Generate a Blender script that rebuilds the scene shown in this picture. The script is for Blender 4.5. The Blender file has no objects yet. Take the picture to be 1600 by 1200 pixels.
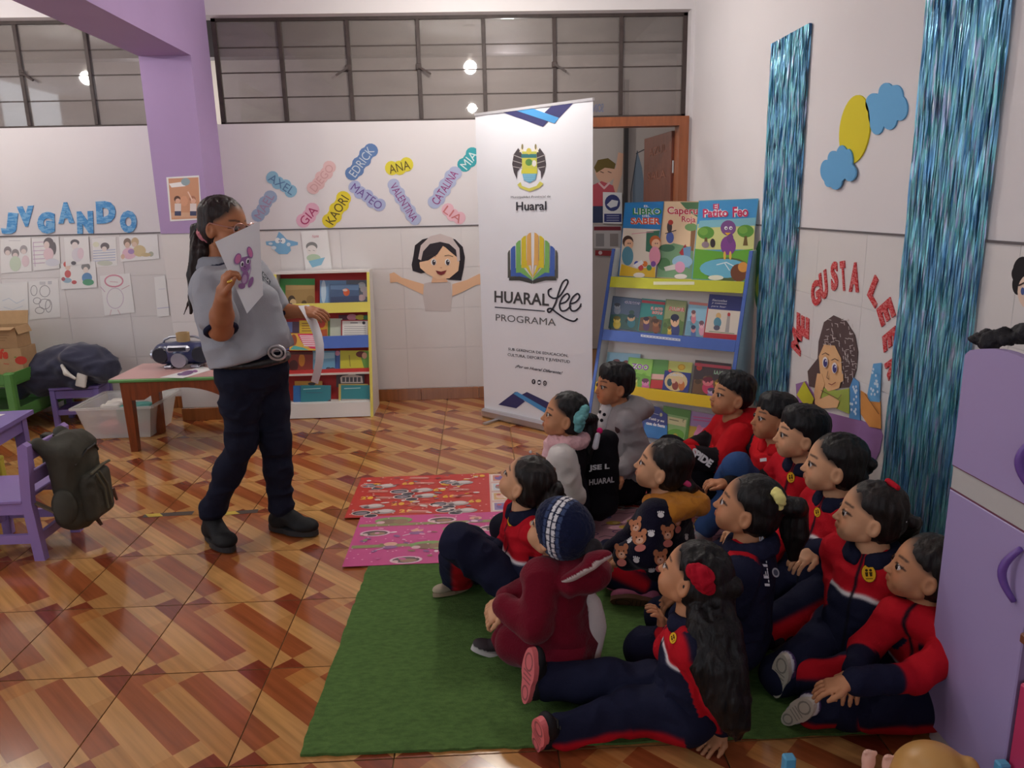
import bpy, bmesh, math, random
import numpy as np
from mathutils import Vector, Matrix
random.seed(7); np.random.seed(7)
SC = bpy.context.scene
COL = SC.collection

# ------------------------------------------------------------------ camera
F = 1188.64; CAMH = 1.47
def _axes():
    p, y, r = [math.radians(a) for a in (13.2763, 2.2805, -1.2981)]
    cy, sy, cp, sp = math.cos(y), math.sin(y), math.cos(p), math.sin(p)
    f = np.array([sy*cp, cy*cp, -sp]); rt = np.array([cy, -sy, 0.0]); up = np.cross(rt, f)
    return math.cos(r)*rt+math.sin(r)*up, -math.sin(r)*rt+math.cos(r)*up, f
CR, CU, CF = _axes(); CAM = np.array([0, 0, CAMH])
cd = bpy.data.cameras.new('camera'); cam = bpy.data.objects.new('camera', cd); COL.objects.link(cam)
cd.sensor_width = 36; cd.lens = 36*F/1600; cd.clip_start = .05; cd.clip_end = 60
cam.matrix_world = Matrix([[*t] for t in np.array([[CR[i], CU[i], -CF[i], CAM[i]] for i in range(3)])] + [[0, 0, 0, 1]])
SC.camera = cam
def at(x, y, X=None, Y=None, Z=None, D=None):
    """photo pixel -> point in the room, on a plane X / Y / Z = const or at depth D"""
    d = CF + CR*(x-800)/F - CU*(y-600)/F
    if X is not None: t = X/d[0]
    elif Y is not None: t = Y/d[1]
    elif Z is not None: t = (Z-CAMH)/d[2]
    else: t = D
    return CAM + d*t

# ------------------------------------------------------------------ world, lamps, exposure
w = bpy.data.worlds.new('world'); SC.world = w; w.use_nodes = True
w.node_tree.nodes['Background'].inputs[0].default_value = (.75, .85, 1, 1)
w.node_tree.nodes['Background'].inputs[1].default_value = .6
SC.view_settings.view_transform = 'Standard'; SC.view_settings.look = 'None'
SC.view_settings.gamma = 1; SC.view_settings.exposure = 0.36
try: SC.view_settings.use_curve_mapping = False
except Exception: pass
LAMPS = [(-.02, 4.60, 2.66), (-.02, 1.68, 2.66), (-3.35, 4.60, 2.62), (-3.35, 1.68, 2.62)]
LAMP_W = 26; LAMP_K = (1.6, .36, 1.15, .40)
def light(name, kind, loc, power, color=(1, 1, 1), size=.05, rot=None, sy=None):
    l = bpy.data.lights.new(name, kind); l.energy = power; l.color = color
    if kind == 'AREA':
        l.shape = 'RECTANGLE'; l.size = size; l.size_y = sy or size
    else: l.shadow_soft_size = size
    o = bpy.data.objects.new(name, l); o.location = loc
    if rot: o.rotation_euler = rot
    COL.objects.link(o); return o
# cool fill lights added off view, in openings of the left and rear walls
light('fill_light', 'AREA', (-5.45, 1.6, 1.75), 30, (.85, .93, 1), 2.6, (0, math.radians(-90), 0), 1.3)
light('fill_light', 'AREA', (-1.2, -2.45, 1.9), 16, (.85, .93, 1), 2.4, (math.radians(90), 0, 0), 1.2)

# ------------------------------------------------------------------ materials
def lin(c):
    v = np.array(c[:3], float)/255
    return tuple(np.where(v <= .04045, v/12.92, ((v+.055)/1.055)**2.4)) + (1.0,)
MATS = {}
def mat(name, c=None, rough=.5, metal=0, spec=.5, bump=None, var=None, vcol=False, alpha=None, stretch=(1, 1, 1), sheen=0, emit=None, coat=0):
    if name in MATS: return MATS[name]
    m = bpy.data.materials.new(name); m.use_nodes = True; nt = m.node_tree; b = nt.nodes['Principled BSDF']
    b.inputs['Roughness'].default_value = rough; b.inputs['Metallic'].default_value = metal
    b.inputs['Specular IOR Level'].default_value = spec
    if coat: b.inputs['Coat Weight'].default_value = coat; b.inputs['Coat Roughness'].default_value = .15
    if sheen: b.inputs['Sheen Weight'].default_value = sheen
    base = None
    if vcol:
        a = nt.nodes.new('ShaderNodeAttribute'); a.attribute_name = 'Col'; base = a.outputs['Color']
    elif c is not None: b.inputs['Base Color'].default_value = lin(c)
    tc = mp = None
    if bump or var:
        tc = nt.nodes.new('ShaderNodeTexCoord'); mp = nt.nodes.new('ShaderNodeMapping'); mp.inputs['Scale'].default_value = stretch
        nt.links.new(tc.outputs['Object'], mp.inputs['Vector'])
    if var:
        n = nt.nodes.new('ShaderNodeTexNoise'); n.inputs['Scale'].default_value = var[0]; n.inputs['Detail'].default_value = 4
        nt.links.new(mp.outputs[0], n.inputs['Vector'])
        r = nt.nodes.new('ShaderNodeMapRange'); r.inputs['From Min'].default_value = .3; r.inputs['From Max'].default_value = .7
        r.inputs['To Min'].default_value = 1-var[1]; r.inputs['To Max'].default_value = 1+var[1]
        nt.links.new(n.outputs[0], r.inputs[0])
        mx = nt.nodes.new('ShaderNodeMix'); mx.data_type = 'RGBA'; mx.blend_type = 'MULTIPLY'; mx.inputs['Factor'].default_value = 1
        if base is not None: nt.links.new(base, mx.inputs['A'])
        else: mx.inputs['A'].default_value = lin(c)
        nt.links.new(r.outputs[0], mx.inputs['B']); base = mx.outputs['Result']
    if base is not None: nt.links.new(base, b.inputs['Base Color'])
    if bump:
        n = nt.nodes.new('ShaderNodeTexNoise'); n.inputs['Scale'].default_value = bump[0]; n.inputs['Detail'].default_value = 3
        nt.links.new(mp.outputs[0], n.inputs['Vector'])
        bp = nt.nodes.new('ShaderNodeBump'); bp.inputs['Strength'].default_value = bump[1]; bp.inputs['Distance'].default_value = .004
        nt.links.new(n.outputs[0], bp.inputs['Height']); nt.links.new(bp.outputs[0], b.inputs['Normal'])
    if emit: b.inputs['Emission Color'].default_value = lin(c); b.inputs['Emission Strength'].default_value = emit
    MATS[name] = m; return m
PRINT = mat('printed_paper', vcol=True, rough=.42, spec=.4)
FOAM = mat('foam_sheet', vcol=True, rough=.7, spec=.25)
WALLW = mat('white_paint', (222, 217, 219), .75, spec=.2, var=(1.2, .02))
TILEW = mat('white_wall_tile', (221, 216, 215), .28, spec=.4, var=(3, .015))
GROUT = mat('wall_grout', (212, 207, 204), .9)
PURPW = mat('purple_paint', (174, 148, 192), .6, spec=.3, var=(2, .04))
LILAC = mat('lilac_furniture_paint', (150, 124, 186), .42, var=(6, .04))
WOOD_RED = mat('red_brown_wood', (134, 66, 30), .38, var=(9, .22), stretch=(6, 6, .8), coat=.2)
WHITE_BOARD = mat('white_melamine', (226, 221, 216), .4)
STEEL = mat('rusty_window_steel', (62, 50, 48), .6, var=(20, .25))

# ------------------------------------------------------------------ objects
def link(name, me, m=None, parent=None, smooth=False):
    o = bpy.data.objects.new(name, me); COL.objects.link(o)
    if m is not None:
        for k in (m if isinstance(m, (list, tuple)) else [m]): me.materials.append(k)
    if parent is not None: o.parent = parent
    if smooth: me.polygons.foreach_set('use_smooth', [True]*len(me.polygons))
    return o
def tag(o, label=None, cat=None, group=None, kind=None):
    if label: o['label'] = label
    if cat: o['category'] = cat
    if group: o['group'] = group
    if kind: o['kind'] = kind
    return o
def empty(name, loc=(0, 0, 0), label=None, cat=None, group=None):
    o = bpy.data.objects.new(name, None); COL.objects.link(o); o.location = [float(v) for v in loc]; o.empty_display_size = .05
    return tag(o, label, cat, group)
def keep(o, parent):
    """parent a world-space mesh under an Empty that may be moved off the origin"""
    o.parent = parent; o.matrix_parent_inverse = Matrix.Translation(-Vector(parent.location)); return o
def V3(*a): return np.array(a, float)
def unit(v): v = np.asarray(v, float); return v/np.linalg.norm(v)

class MB:
    """collects faces (with colours) into one mesh"""
    def __init__(s): s.v = []; s.f = []; s.c = []; s.m = []
    def add(s, vs, fs, col=None, mi=0):
        b = len(s.v); s.v += [tuple(map(float, p)) for p in vs]
        for f in fs: s.f.append([b+i for i in f]); s.c.append(col); s.m.append(mi)
    def box(s, lo, hi, col=None, R=None, o=None, mi=0, bev=0):
        lo, hi = np.minimum(lo, hi), np.maximum(lo, hi)
        if bev:
            b = min(bev, min(hi-lo)*.45); vs = []; fs = []
            bm = bmesh.new(); bmesh.ops.create_cube(bm, size=1)
            for q in bm.verts: q.co = Vector([(lo[i]+hi[i])/2+q.co[i]*(hi[i]-lo[i]) for i in range(3)])
            bmesh.ops.bevel(bm, geom=list(bm.edges), offset=b, segments=1, affect='EDGES')
            bm.verts.index_update(); vs = np.array([q.co[:] for q in bm.verts]); fs = [[q.index for q in f.verts] for f in bm.faces]; bm.free()
        else:
            vs = np.array([[(lo, hi)[i][0], (lo, hi)[j][1], (lo, hi)[k][2]] for i in (0, 1) for j in (0, 1) for k in (0, 1)])
            fs = [[0, 1, 3, 2], [4, 6, 7, 5], [0, 4, 5, 1], [2, 3, 7, 6], [0, 2, 6, 4], [1, 5, 7, 3]]
        if R is not None: vs = vs @ np.asarray(R).T
        if o is not None: vs = vs + np.asarray(o)
        s.add(vs, fs, col, mi)
    def bar(s, a, b, w, h=None, up=(0, 0, 1), col=None, mi=0):
        a, b = np.asarray(a, float), np.asarray(b, float); h = h or w; d = unit(b-a); up = np.asarray(up, float)
        if abs(d@up) > .95: up = V3(0, 1, 0)
        x = unit(np.cross(d, up)); y = np.cross(x, d)
        vs = [p+x*sx*w/2+y*sy*h/2 for p in (a, b) for sx, sy in ((-1, -1), (1, -1), (1, 1), (-1, 1))]
        s.add(vs, [[0, 1, 2, 3][::-1], [4, 5, 6, 7], [0, 1, 5, 4], [1, 2, 6, 5], [2, 3, 7, 6], [3, 0, 4, 7]], col, mi)
    def tube(s, pts, r, n=10, col=None, mi=0, cap=True):
        pts = [np.asarray(p, float) for p in pts]; rs = r if hasattr(r, '__len__') else [r]*len(pts)
        up = None; rings = []
        for i, p in enumerate(pts):
            d = unit(pts[min(i+1, len(pts)-1)]-pts[max(i-1, 0)])
            if up is None: up = V3(0, 0, 1) if abs(d[2]) < .9 else V3(0, 1, 0)
            x = unit(np.cross(d, up)); up = np.cross(x, d)
            rings.append([p+rs[i]*(x*math.cos(t)+up*math.sin(t)) for t in np.linspace(0, 2*math.pi, n, endpoint=False)])
        vs = [q for r_ in rings for q in r_]; fs = []
        for i in range(len(pts)-1):
            for j in range(n): fs.append([i*n+j, i*n+(j+1) % n, (i+1)*n+(j+1) % n, (i+1)*n+j])
        if cap: fs += [list(range(n))[::-1], [(len(pts)-1)*n+j for j in range(n)]]
        s.add(vs, fs, col, mi)
    def prism(s, pts, off, col=None, mi=0):
        """closed outline pts (3D, planar) pushed by vector off"""
        n = len(pts); a = [np.asarray(p, float) for p in pts]; b = [p+np.asarray(off) for p in a]
        s.add(a+b, [list(range(n))[::-1], list(range(n, 2*n))]+[[i, (i+1) % n, n+(i+1) % n, n+i] for i in range(n)], col, mi)
    def ball(s, c, r, col=None, n=12, mi=0, R=None):
        r = np.array([r]*3 if not hasattr(r, '__len__') else r, float); vs = []; fs = []; m = n//2
        for i in range(m+1):
            for j in range(n):
                t = math.pi*i/m; p = 2*math.pi*j/n
                vs.append(V3(math.sin(t)*math.cos(p), math.sin(t)*math.sin(p), math.cos(t))*r)
        for i in range(m):
            for j in range(n): fs.append([i*n+j, (i+1)*n+j, (i+1)*n+(j+1) % n, i*n+(j+1) % n])
        vs = np.array(vs)
        if R is not None: vs = vs @ np.asarray(R).T
        s.add(vs+np.asarray(c), fs, col, mi)
    def mesh(s, name):
        me = bpy.data.meshes.new(name); me.from_pydata(s.v, [], s.f)
        if any(c is not None for c in s.c):
            at_ = me.color_attributes.new('Col', 'FLOAT_COLOR', 'CORNER')
            arr = np.ones((len(me.loops), 4), np.float32); k = 0
            for f, c in zip(s.f, s.c):
                arr[k:k+len(f)] = lin(c) if c is not None else (1, 1, 1, 1); k += len(f)
            at_.data.foreach_set('color', arr.ravel())
        if any(s.m): me.polygons.foreach_set('material_index', s.m)
        return me
    def build(s, name, m=None, parent=None, smooth=False, fix=False):
        me = s.mesh(name); me.validate()
        if fix:
            bm = bmesh.new(); bm.from_mesh(me); bmesh.ops.recalc_face_normals(bm, faces=bm.faces); bm.to_mesh(me); bm.free()
        o = bpy.data.objects.new(name, me); COL.objects.link(o)
        if m is not None:
            for k in (m if isinstance(m, (list, tuple)) else [m]): me.materials.append(k)
        if smooth: me.polygons.foreach_set('use_smooth', [True]*len(me.polygons))
        if parent is not None: keep(o, parent) if parent.type == 'EMPTY' else setattr(o, 'parent', parent)
        return o

# ------------------------------------------------------------------ lettering and flat print
_TXT = {}
def text2d(s, bold=0.0, shear=0.0):
    k = (s, bold, shear)
    if k not in _TXT:
        cu = bpy.data.curves.new('t', 'FONT'); cu.body = s; cu.size = 1; cu.offset = bold; cu.shear = shear; cu.resolution_u = 3
        o = bpy.data.objects.new('t', cu); COL.objects.link(o)
        dg = bpy.context.evaluated_depsgraph_get(); me = bpy.data.meshes.new_from_object(o.evaluated_get(dg))
        v = np.array([q.co[:2] for q in me.vertices]).reshape(-1, 2); f = [list(p.vertices) for p in me.polygons]
        bpy.data.objects.remove(o); bpy.data.curves.remove(cu); bpy.data.meshes.remove(me)
        if len(v): v = (v-v.min(0))/np.maximum(v.max(0)-v.min(0), 1e-6)
        _TXT[k] = (v, f)
    return _TXT[k]
def ellpts(cx, cy, rx, ry, n=18, rot=0, a0=0, a1=360):
    t = np.radians(np.linspace(a0, a1, n, endpoint=(a1-a0 < 360))); c, s = math.cos(math.radians(rot)), math.sin(math.radians(rot))
    x, y = rx*np.cos(t), ry*np.sin(t); return [(cx+c*a-s*b, cy+s*a+c*b) for a, b in zip(x, y)]

class Print:
    """flat print on a plane through O with axes u (right), v (up); later shapes lie on earlier ones.
    shapes are given in plane units, or in photo pixels when px=True"""
    def __init__(s, O, u, v, px=False, step=.00008, base=.0004, flip=False):
        s.O = np.asarray(O, float); s.u = unit(u); v = np.asarray(v, float); s.v = unit(v-(v@s.u)*s.u); s.n = np.cross(s.u, s.v)
        s.px = px; s.step = step; s.h = base; s.mb = MB(); s.fade = 0
    def P(s, x, y):
        if s.px:
            d = CF + CR*(x-800)/F - CU*(y-600)/F; t = ((s.O-CAM)@s.n)/(d@s.n); return CAM+d*t
        return s.O+s.u*x+s.v*y
    def fc(s, c): return tuple(v+(228-v)*s.fade for v in c)
    def poly(s, pts, col):
        col = s.fc(col)
        q = [s.P(*p)+s.n*s.h for p in pts]; 
        a = sum(np.cross(q[i]-q[0], q[(i+1) % len(q)]-q[0])@s.n for i in range(len(q)))
        s.mb.add(q if a > 0 else q[::-1], [list(range(len(q)))], col); s.h += s.step; return s
    def ell(s, cx, cy, rx, ry, col, rot=0, n=18, a0=0, a1=360): return s.poly(ellpts(cx, cy, rx, ry, n, rot, a0, a1), col)
    def rect(s, x0, y0, x1, y1, col): return s.poly([(x0, y0), (x1, y0), (x1, y1), (x0, y1)], col)
    def line(s, pts, w, col):
        col = s.fc(col)
        pts = [np.asarray(p, float) for p in pts]
        for i_, (a, b) in enumerate(zip(pts[:-1], pts[1:])):
            d = b-a; L = np.linalg.norm(d)
            if L < 1e-9: continue
            n = np.array([-d[1], d[0]])/L*w/2; e = d/L*w*.3
            q = [a-n-e, b-n+e, b+n+e, a+n-e]; q = [s.P(*p)+s.n*(s.h+s.step*.45*(i_ % 2)) for p in q]
            ar = sum(np.cross(q[i]-q[0], q[(i+1) % 4]-q[0])@s.n for i in range(4))
            s.mb.add(q if ar > 0 else q[::-1], [[0, 1, 2, 3]], col)
        s.h += s.step; return s
    def loop(s, cx, cy, rx, ry, w, col, rot=0, n=16, a0=0, a1=360):
        p = ellpts(cx, cy, rx, ry, n, rot, a0, a1); return s.line(p+([p[0]] if a1-a0 >= 360 else []), w, col)
    def text(s, body, bl, br, tl, col, bold=0.0, shear=0.0):
        v, f = text2d(body, bold, shear); B, R_, T = [s.P(*p) for p in (bl, br, tl)]
        q = [B+(R_-B)*a+(T-B)*b+s.n*s.h for a, b in v]
        if f and np.cross(R_-B, T-B)@s.n < 0: f = [list(reversed(k)) for k in f]
        s.mb.add(q, f, col); s.h += s.step; return s
    def build(s, name, parent=None, m=None): return s.mb.build(name, m or PRINT, parent)
def textsolid(mb, body, bl, br, tl, off, col, bold=0.02):
    """letters as solid foam: bl, br, tl are 3D corners of the text box, off the thickness vector"""
    v, f = text2d(body, bold); bl, br, tl = [np.asarray(p, float) for p in (bl, br, tl)]; off = np.asarray(off, float)
    a = [bl+(br-bl)*x+(tl-bl)*y for x, y in v]; n = len(a)
    flip = np.cross(br-bl, tl-bl)@off < 0
    g = [k[::-1] for k in f] if flip else f
    ed = {}
    for k in g:
        for i in range(len(k)): ed[(k[i], k[(i+1) % len(k)])] = 1
    sides = [[i, j, n+j, n+i] for (i, j) in ed if (j, i) not in ed]
    mb.add(a+[p+off for p in a], [[n+i for i in k] for k in g]+sides, col)
# ================================================================== THE SETTING
YW, XW, ZT = 5.79, 1.59, 1.325
YWIN = 5.90
def struct(o): o['kind'] = 'structure'; return o
# floor
mb = MB(); mb.box((-5.5, -2.5, -.12), (1.74, 8.0, -.0075))
floor = struct(mb.build('floor', mat('floor_grout', (150, 108, 70), .8)))
def wood_tile_mat():
    m = mat('wood_print_tile', vcol=True, rough=.15, spec=.6); nt = m.node_tree; b = nt.nodes['Principled BSDF']
    a = [n for n in nt.nodes if n.type == 'ATTRIBUTE'][0]
    tc = nt.nodes.new('ShaderNodeTexCoord'); oi = nt.nodes.new('ShaderNodeObjectInfo'); ad = nt.nodes.new('ShaderNodeVectorMath')
    mp = nt.nodes.new('ShaderNodeMapping'); mp.vector_type = 'TEXTURE'; mp.inputs['Rotation'].default_value = (0, 0, math.radians(-45)); mp.inputs['Scale'].default_value = (.5, .02, 1)
    nt.links.new(tc.outputs['Object'], ad.inputs[0]); nt.links.new(oi.outputs['Random'], ad.inputs[1])
    nt.links.new(ad.outputs[0], mp.inputs['Vector'])
    n = nt.nodes.new('ShaderNodeTexNoise'); n.inputs['Scale'].default_value = 1; n.inputs['Detail'].default_value = 5; nt.links.new(mp.outputs[0], n.inputs['Vector'])
    r = nt.nodes.new('ShaderNodeMapRange'); r.inputs['From Min'].default_value = .3; r.inputs['From Max'].default_value = .7; r.inputs['To Min'].default_value = .78; r.inputs['To Max'].default_value = 1.2
    nt.links.new(n.outputs[0], r.inputs[0])
    mx = nt.nodes.new('ShaderNodeMix'); mx.data_type = 'RGBA'; mx.blend_type = 'MULTIPLY'; mx.inputs['Factor'].default_value = 1
    nt.links.new(a.outputs['Color'], mx.inputs['A']); nt.links.new(r.outputs[0], mx.inputs['B']); nt.links.new(mx.outputs['Result'], b.inputs['Base Color'])
    return m
WT = wood_tile_mat()
def clip(poly, a, b, c):               # keep a*x+b*y >= c
    out = []
    for i in range(len(poly)):
        p, q = poly[i], poly[(i+1) % len(poly)]; dp, dq = a*p[0]+b*p[1]-c, a*q[0]+b*q[1]-c
        if dp >= 0: out.append(p)
        if (dp > 0) != (dq > 0) and abs(dp-dq) > 1e-12:
            t = dp/(dp-dq); out.append((p[0]+t*(q[0]-p[0]), p[1]+t*(q[1]-p[1])))
    return out
LT, RD, OR, MA, LT2 = (192, 141, 84), (154, 84, 46), (178, 118, 62), (130, 60, 36), (182, 129, 74)
PAT = [(0, .25, -2, 0, LT), (0, .25, 0, 2, MA), (.25, .5, -2, 0, RD), (.25, .5, 0, 2, LT2), (.5, .75, -2, .5, LT), (.5, .75, .5, 2, LT2),
       (.75, 1, -2, .5, RD), (.75, 1, .5, .75, LT), (.75, 1, .75, 2, MA), (1, 1.25, -2, -.75, RD), (1, 1.25, -.75, -.5, OR), (1, 1.25, -.5, 2, LT2),
       (1.25, 1.5, -2, -.5, LT2), (1.25, 1.5, -.5, 2, RD), (1.5, 1.75, -2, .2, LT), (1.5, 1.75, .2, 2, LT2), (1.75, 2, -2, 2, MA)]
_tm = {}
def tile_mesh(u0, u1, v0, v1):
    k = (round(u0, 3), round(u1, 3), round(v0, 3), round(v1, 3))
    if k in _tm: return _tm[k]
    T, g = .45, .0022/.45; mb = MB(); x0, x1, y0, y1 = u0+g, u1-g, v0+g, v1-g
    for s0, s1, t0, t1, c in PAT:
        p = [(x0, y0), (x1, y0), (x1, y1), (x0, y1)]
        for a in ((1, 1, s0), (-1, -1, -s1), (1, -1, t0), (-1, 1, -t1)):
            p = clip(p, *a) if p else p
        if len(p) > 2: mb.add([(q[0]*T, q[1]*T, 0) for q in p], [list(range(len(p)))], c)
    for a, b in (((x0, y0), (x1, y0)), ((x1, y0), (x1, y1)), ((x1, y1), (x0, y1)), ((x0, y1), (x0, y0))):
        mb.add([(a[0]*T, a[1]*T, 0), (a[0]*T, a[1]*T, -.008), (b[0]*T, b[1]*T, -.008), (b[0]*T, b[1]*T, 0)], [[0, 1, 2, 3]], (150, 108, 70))
    me = mb.mesh('floor_tile'); me.materials.append(WT); _tm[k] = me; return me
OX, OY = -1.62461, 2.25676
for i in range(-8, 8):
    for j in range(-4, 8):
        x, y = OX+i*.45, OY+j*.45
        u1 = min(1, (XW-x)/.45); v1 = min(1, (YW-y)/.45)
        if u1 < .05 or v1 < .05: continue
        o = bpy.data.objects.new('tile', tile_mesh(0, u1, 0, v1)); COL.objects.link(o); o.location = (x, y, 0); o.parent = floor
# walls
WD = (.78, 1.565)                      # door opening
mb = MB()
mb.box((-5.5, YW, 0), (WD[0], YW+.15, 2.072)); mb.box((WD[1], YW, 0), (1.74, YW+.15, 2.79)); mb.box((-5.5, YW, 2.79), (1.74, YW+.15, 3.0))
wall_back = struct(mb.build('wall_back', WALLW))
mb = MB(); mb.box((XW, -2.5, 0), (XW+.15, YW, 3.0)); wall_right = struct(mb.build('wall_right', WALLW))
mb = MB()
mb.box((-5.65, -2.5, 0), (-5.5, 5.94, 1.05)); mb.box((-5.65, -2.5, 2.45), (-5.5, 5.94, 3.0)); mb.box((-5.65, -2.5, 1.05), (-5.5, .3, 2.45)); mb.box((-5.65, 2.9, 1.05), (-5.5, 5.94, 2.45))
struct(mb.build('wall_left', WALLW))
mb = MB()
mb.box((-5.65, -2.65, 0), (1.74, -2.5, 1.3)); mb.box((-5.65, -2.65, 2.5), (1.74, -2.5, 3.0)); mb.box((-5.65, -2.65, 1.3), (-2.4, -2.5, 2.5)); mb.box((0, -2.65, 1.3), (1.74, -2.5, 2.5))
struct(mb.build('wall_rear', WALLW))
mb = MB(); mb.box((-5.65, -2.65, 3.0), (1.74, 5.94, 3.12)); struct(mb.build('ceiling', WALLW))
mb = MB(); mb.box((-2.165, -2.5, 2.462), (-1.83, 5.402, 3.0)); beam = struct(mb.build('beam', PURPW))
# column, purple above the trim line, white tile below it
mb = MB(); mb.box((-2.165, 5.402, 1.327), (-1.83, YW, 3.0)); column = struct(mb.build('column', PURPW))
mb = MB(); mb.box((-2.158, 5.409, 0), (-1.837, YW, 1.327)); mb.build('tile_core', GROUT, column)
mb = MB(); mb.box((-2.172, 5.395, 0), (-1.823, YW-.012, .092), (150, 92, 52), bev=.002); mb.build('skirting', WT, column)
_wt = {}
def wall_tile(parent, a, b, z0, z1, axis):
    """white tile on the back wall (axis y, a..b in x) or on the right wall (axis x, a..b in y)"""
    k = (round(b-a, 3), round(z1-z0, 3), axis)
    if k not in _wt:
        m = MB(); g = .0008
        if axis == 'y': m.box((g, -.003, g), (b-a-g, 0, z1-z0-g), bev=.0008)
        else: m.box((-.003, g, g), (0, b-a-g, z1-z0-g), bev=.0008)
        _wt[k] = m.mesh('tile'); _wt[k].materials.append(TILEW)
    o = bpy.data.objects.new('tile', _wt[k]); COL.objects.link(o); o.parent = parent
    return o
ROWS = [(.095, .41), (.41, .715), (.715, 1.02), (1.02, ZT)]
for z0, z1 in ROWS:
    x = WD[0]
    for _ in range(13):
        a = max(x-.45, -5.5)
        if a > -2.165 and a < -1.83: a = -1.83
        if -2.165 < x <= -1.83: x = -2.165; a = x-.45
        if x-a > .02: wall_tile(wall_back, a, x, z0, z1, 'y').location = (a, YW, z0)
        x = a
    y = YW
    for _ in range(13):
        a = max(y-.45, .1); wall_tile(wall_right, a, y, z0, z1, 'x').location = (XW, a, z0); y = a
    o = wall_tile(column, -2.165, -1.83, z0, z1, 'y'); o.location = (-2.165, 5.409, z0)
    m_ = MB(); m_.box((-1.837, 5.41, z0+.001), (-1.83, YW, z1-.001), bev=.001); m_.build('tile', TILEW, column)
GREYL = mat('grey_trim_line', (96, 90, 92), .6)
def boxobj(name, lo, hi, m, parent=None, bev=0):
    k = MB(); k.box(lo, hi, bev=bev); return k.build(name, m, parent)
mb = MB(); mb.box((-5.5, YW-.009, ZT-.003), (-2.165, YW, ZT+.005)); mb.box((-1.83, YW-.009, ZT-.003), (WD[0], YW, ZT+.005)); struct(mb.build('trim_1', GREYL))
mb = MB(); mb.box((XW-.009, .1, ZT-.003), (XW, YW-.01, ZT+.005)); struct(mb.build('trim_2', GREYL))
# wood print skirting tiles
bb = None
def skirting(name, segs):
    root = None
    for lo, hi in segs:
        m_ = MB(); m_.box(lo, hi, (150, 92, 52), bev=.002)
        if root is None: root = struct(m_.build(name, WT))
        else: m_.build('tile', WT, root)
seg = [(x, min(x+.45, -2.17)) for x in np.arange(-5.5, -2.2, .45)]+[(x, min(x+.45, WD[0])) for x in np.arange(-1.83, WD[0]-.02, .45)]
skirting('baseboard_back', [((a+.001, YW-.012, 0), (b-.001, YW, .092)) for a, b in seg])
skirting('baseboard_right', [((XW-.012, a+.001, 0), (XW, min(a+.45, YW-.015)-.001, .092)) for a in np.arange(.1, YW-.05, .45)])
# ------------------------------------------------------------------ windows over the walls
def glass_mat():
    m = bpy.data.materials.new('dusty_glass'); m.use_nodes = True; nt = m.node_tree; nt.nodes.clear()
    out = nt.nodes.new('ShaderNodeOutputMaterial'); tr = nt.nodes.new('ShaderNodeBsdfTransparent'); gl = nt.nodes.new('ShaderNodeBsdfGlossy'); df = nt.nodes.new('ShaderNodeBsdfDiffuse')
    tr.inputs[0].default_value = (.82, .82, .84, 1); gl.inputs['Roughness'].default_value = .03; df.inputs[0].default_value = lin((168, 158, 152))
    fr = nt.nodes.new('ShaderNodeFresnel'); fr.inputs['IOR'].default_value = 1.6
    m1 = nt.nodes.new('ShaderNodeMixShader'); m2 = nt.nodes.new('ShaderNodeMixShader')
    n = nt.nodes.new('ShaderNodeTexNoise'); n.inputs['Scale'].default_value = 3; n.inputs['Detail'].default_value = 4
    r = nt.nodes.new('ShaderNodeMapRange'); r.inputs['To Min'].default_value = .22; r.inputs['To Max'].default_value = .5
    nt.links.new(n.outputs[0], r.inputs[0]); nt.links.new(r.outputs[0], m1.inputs[0]); nt.links.new(tr.outputs[0], m1.inputs[1]); nt.links.new(df.outputs[0], m1.inputs[2])
    nt.links.new(fr.outputs[0], m2.inputs[0]); nt.links.new(m1.outputs[0], m2.inputs[1]); nt.links.new(gl.outputs[0], m2.inputs[2]); nt.links.new(m2.outputs[0], out.inputs[0]); return m
GLASS = glass_mat()
def clerestory(name, xs, latches):
    mb = MB(); z0, z1 = 2.072, 2.79
    mb.box((xs[0], YWIN-.015, z0), (xs[-1], YWIN+.02, z0+.022)); mb.box((xs[0], YWIN-.015, z1-.022), (xs[-1], YWIN+.02, z1))
    mb.box((xs[0], YWIN-.015, z0), (xs[0]+.03, YWIN+.02, z1)); mb.box((xs[-1]-.03, YWIN-.015, z0), (xs[-1], YWIN+.02, z1))
    win = struct(mb.build(name, STEEL))
    for x in xs[1:-1]:
        m_ = MB(); m_.box((x-.014, YWIN-.02, z0+.022), (x+.014, YWIN+.02, z1-.022), bev=.003); m_.build('mullion', STEEL, win)
    for a, b in zip(xs[:-1], xs[1:]):
        zz = np.linspace(z0+.022, z1-.022, 5)
        for k in range(4):
            dz = random.uniform(-.004, .004)
            m_ = MB(); m_.box((a+.012, YWIN+.002, zz[k]+.002), (b-.012, YWIN+.006, zz[k+1]-.002)); m_.build('pane', GLASS, win)
            if k < 3:
                m_ = MB(); m_.box((a+.012, YWIN-.001, zz[k+1]-.005), (b-.012, YWIN+.008, zz[k+1]+.003)); m_.build('glazing_bar', STEEL, win)
    for x, sg in latches:
        m_ = MB(); m_.box((x-.02, YWIN-.03, 2.43), (x+.02, YWIN-.018, 2.47), bev=.004); m_.bar((x, YWIN-.035, 2.45), (x+sg*.085, YWIN-.05, 2.395), .014); m_.build('latch', STEEL, win)
    return win
X = lambda px, py: float(at(px, py, Y=YWIN)[0])
clerestory('window_2', [-1.83, X(449, 191), X(552, 187), X(659, 187), X(759, 185), X(867, 183), X(969, 180), 1.565], [(X(545, 115), -1), (X(655, 115), 1), (X(866, 108), 1)])
clerestory('window_1', [-5.0, -4.5, -4.0, X(-60, 200), X(48, 196), X(153, 194), -2.165], [(X(38, 122), 1)])
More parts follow.
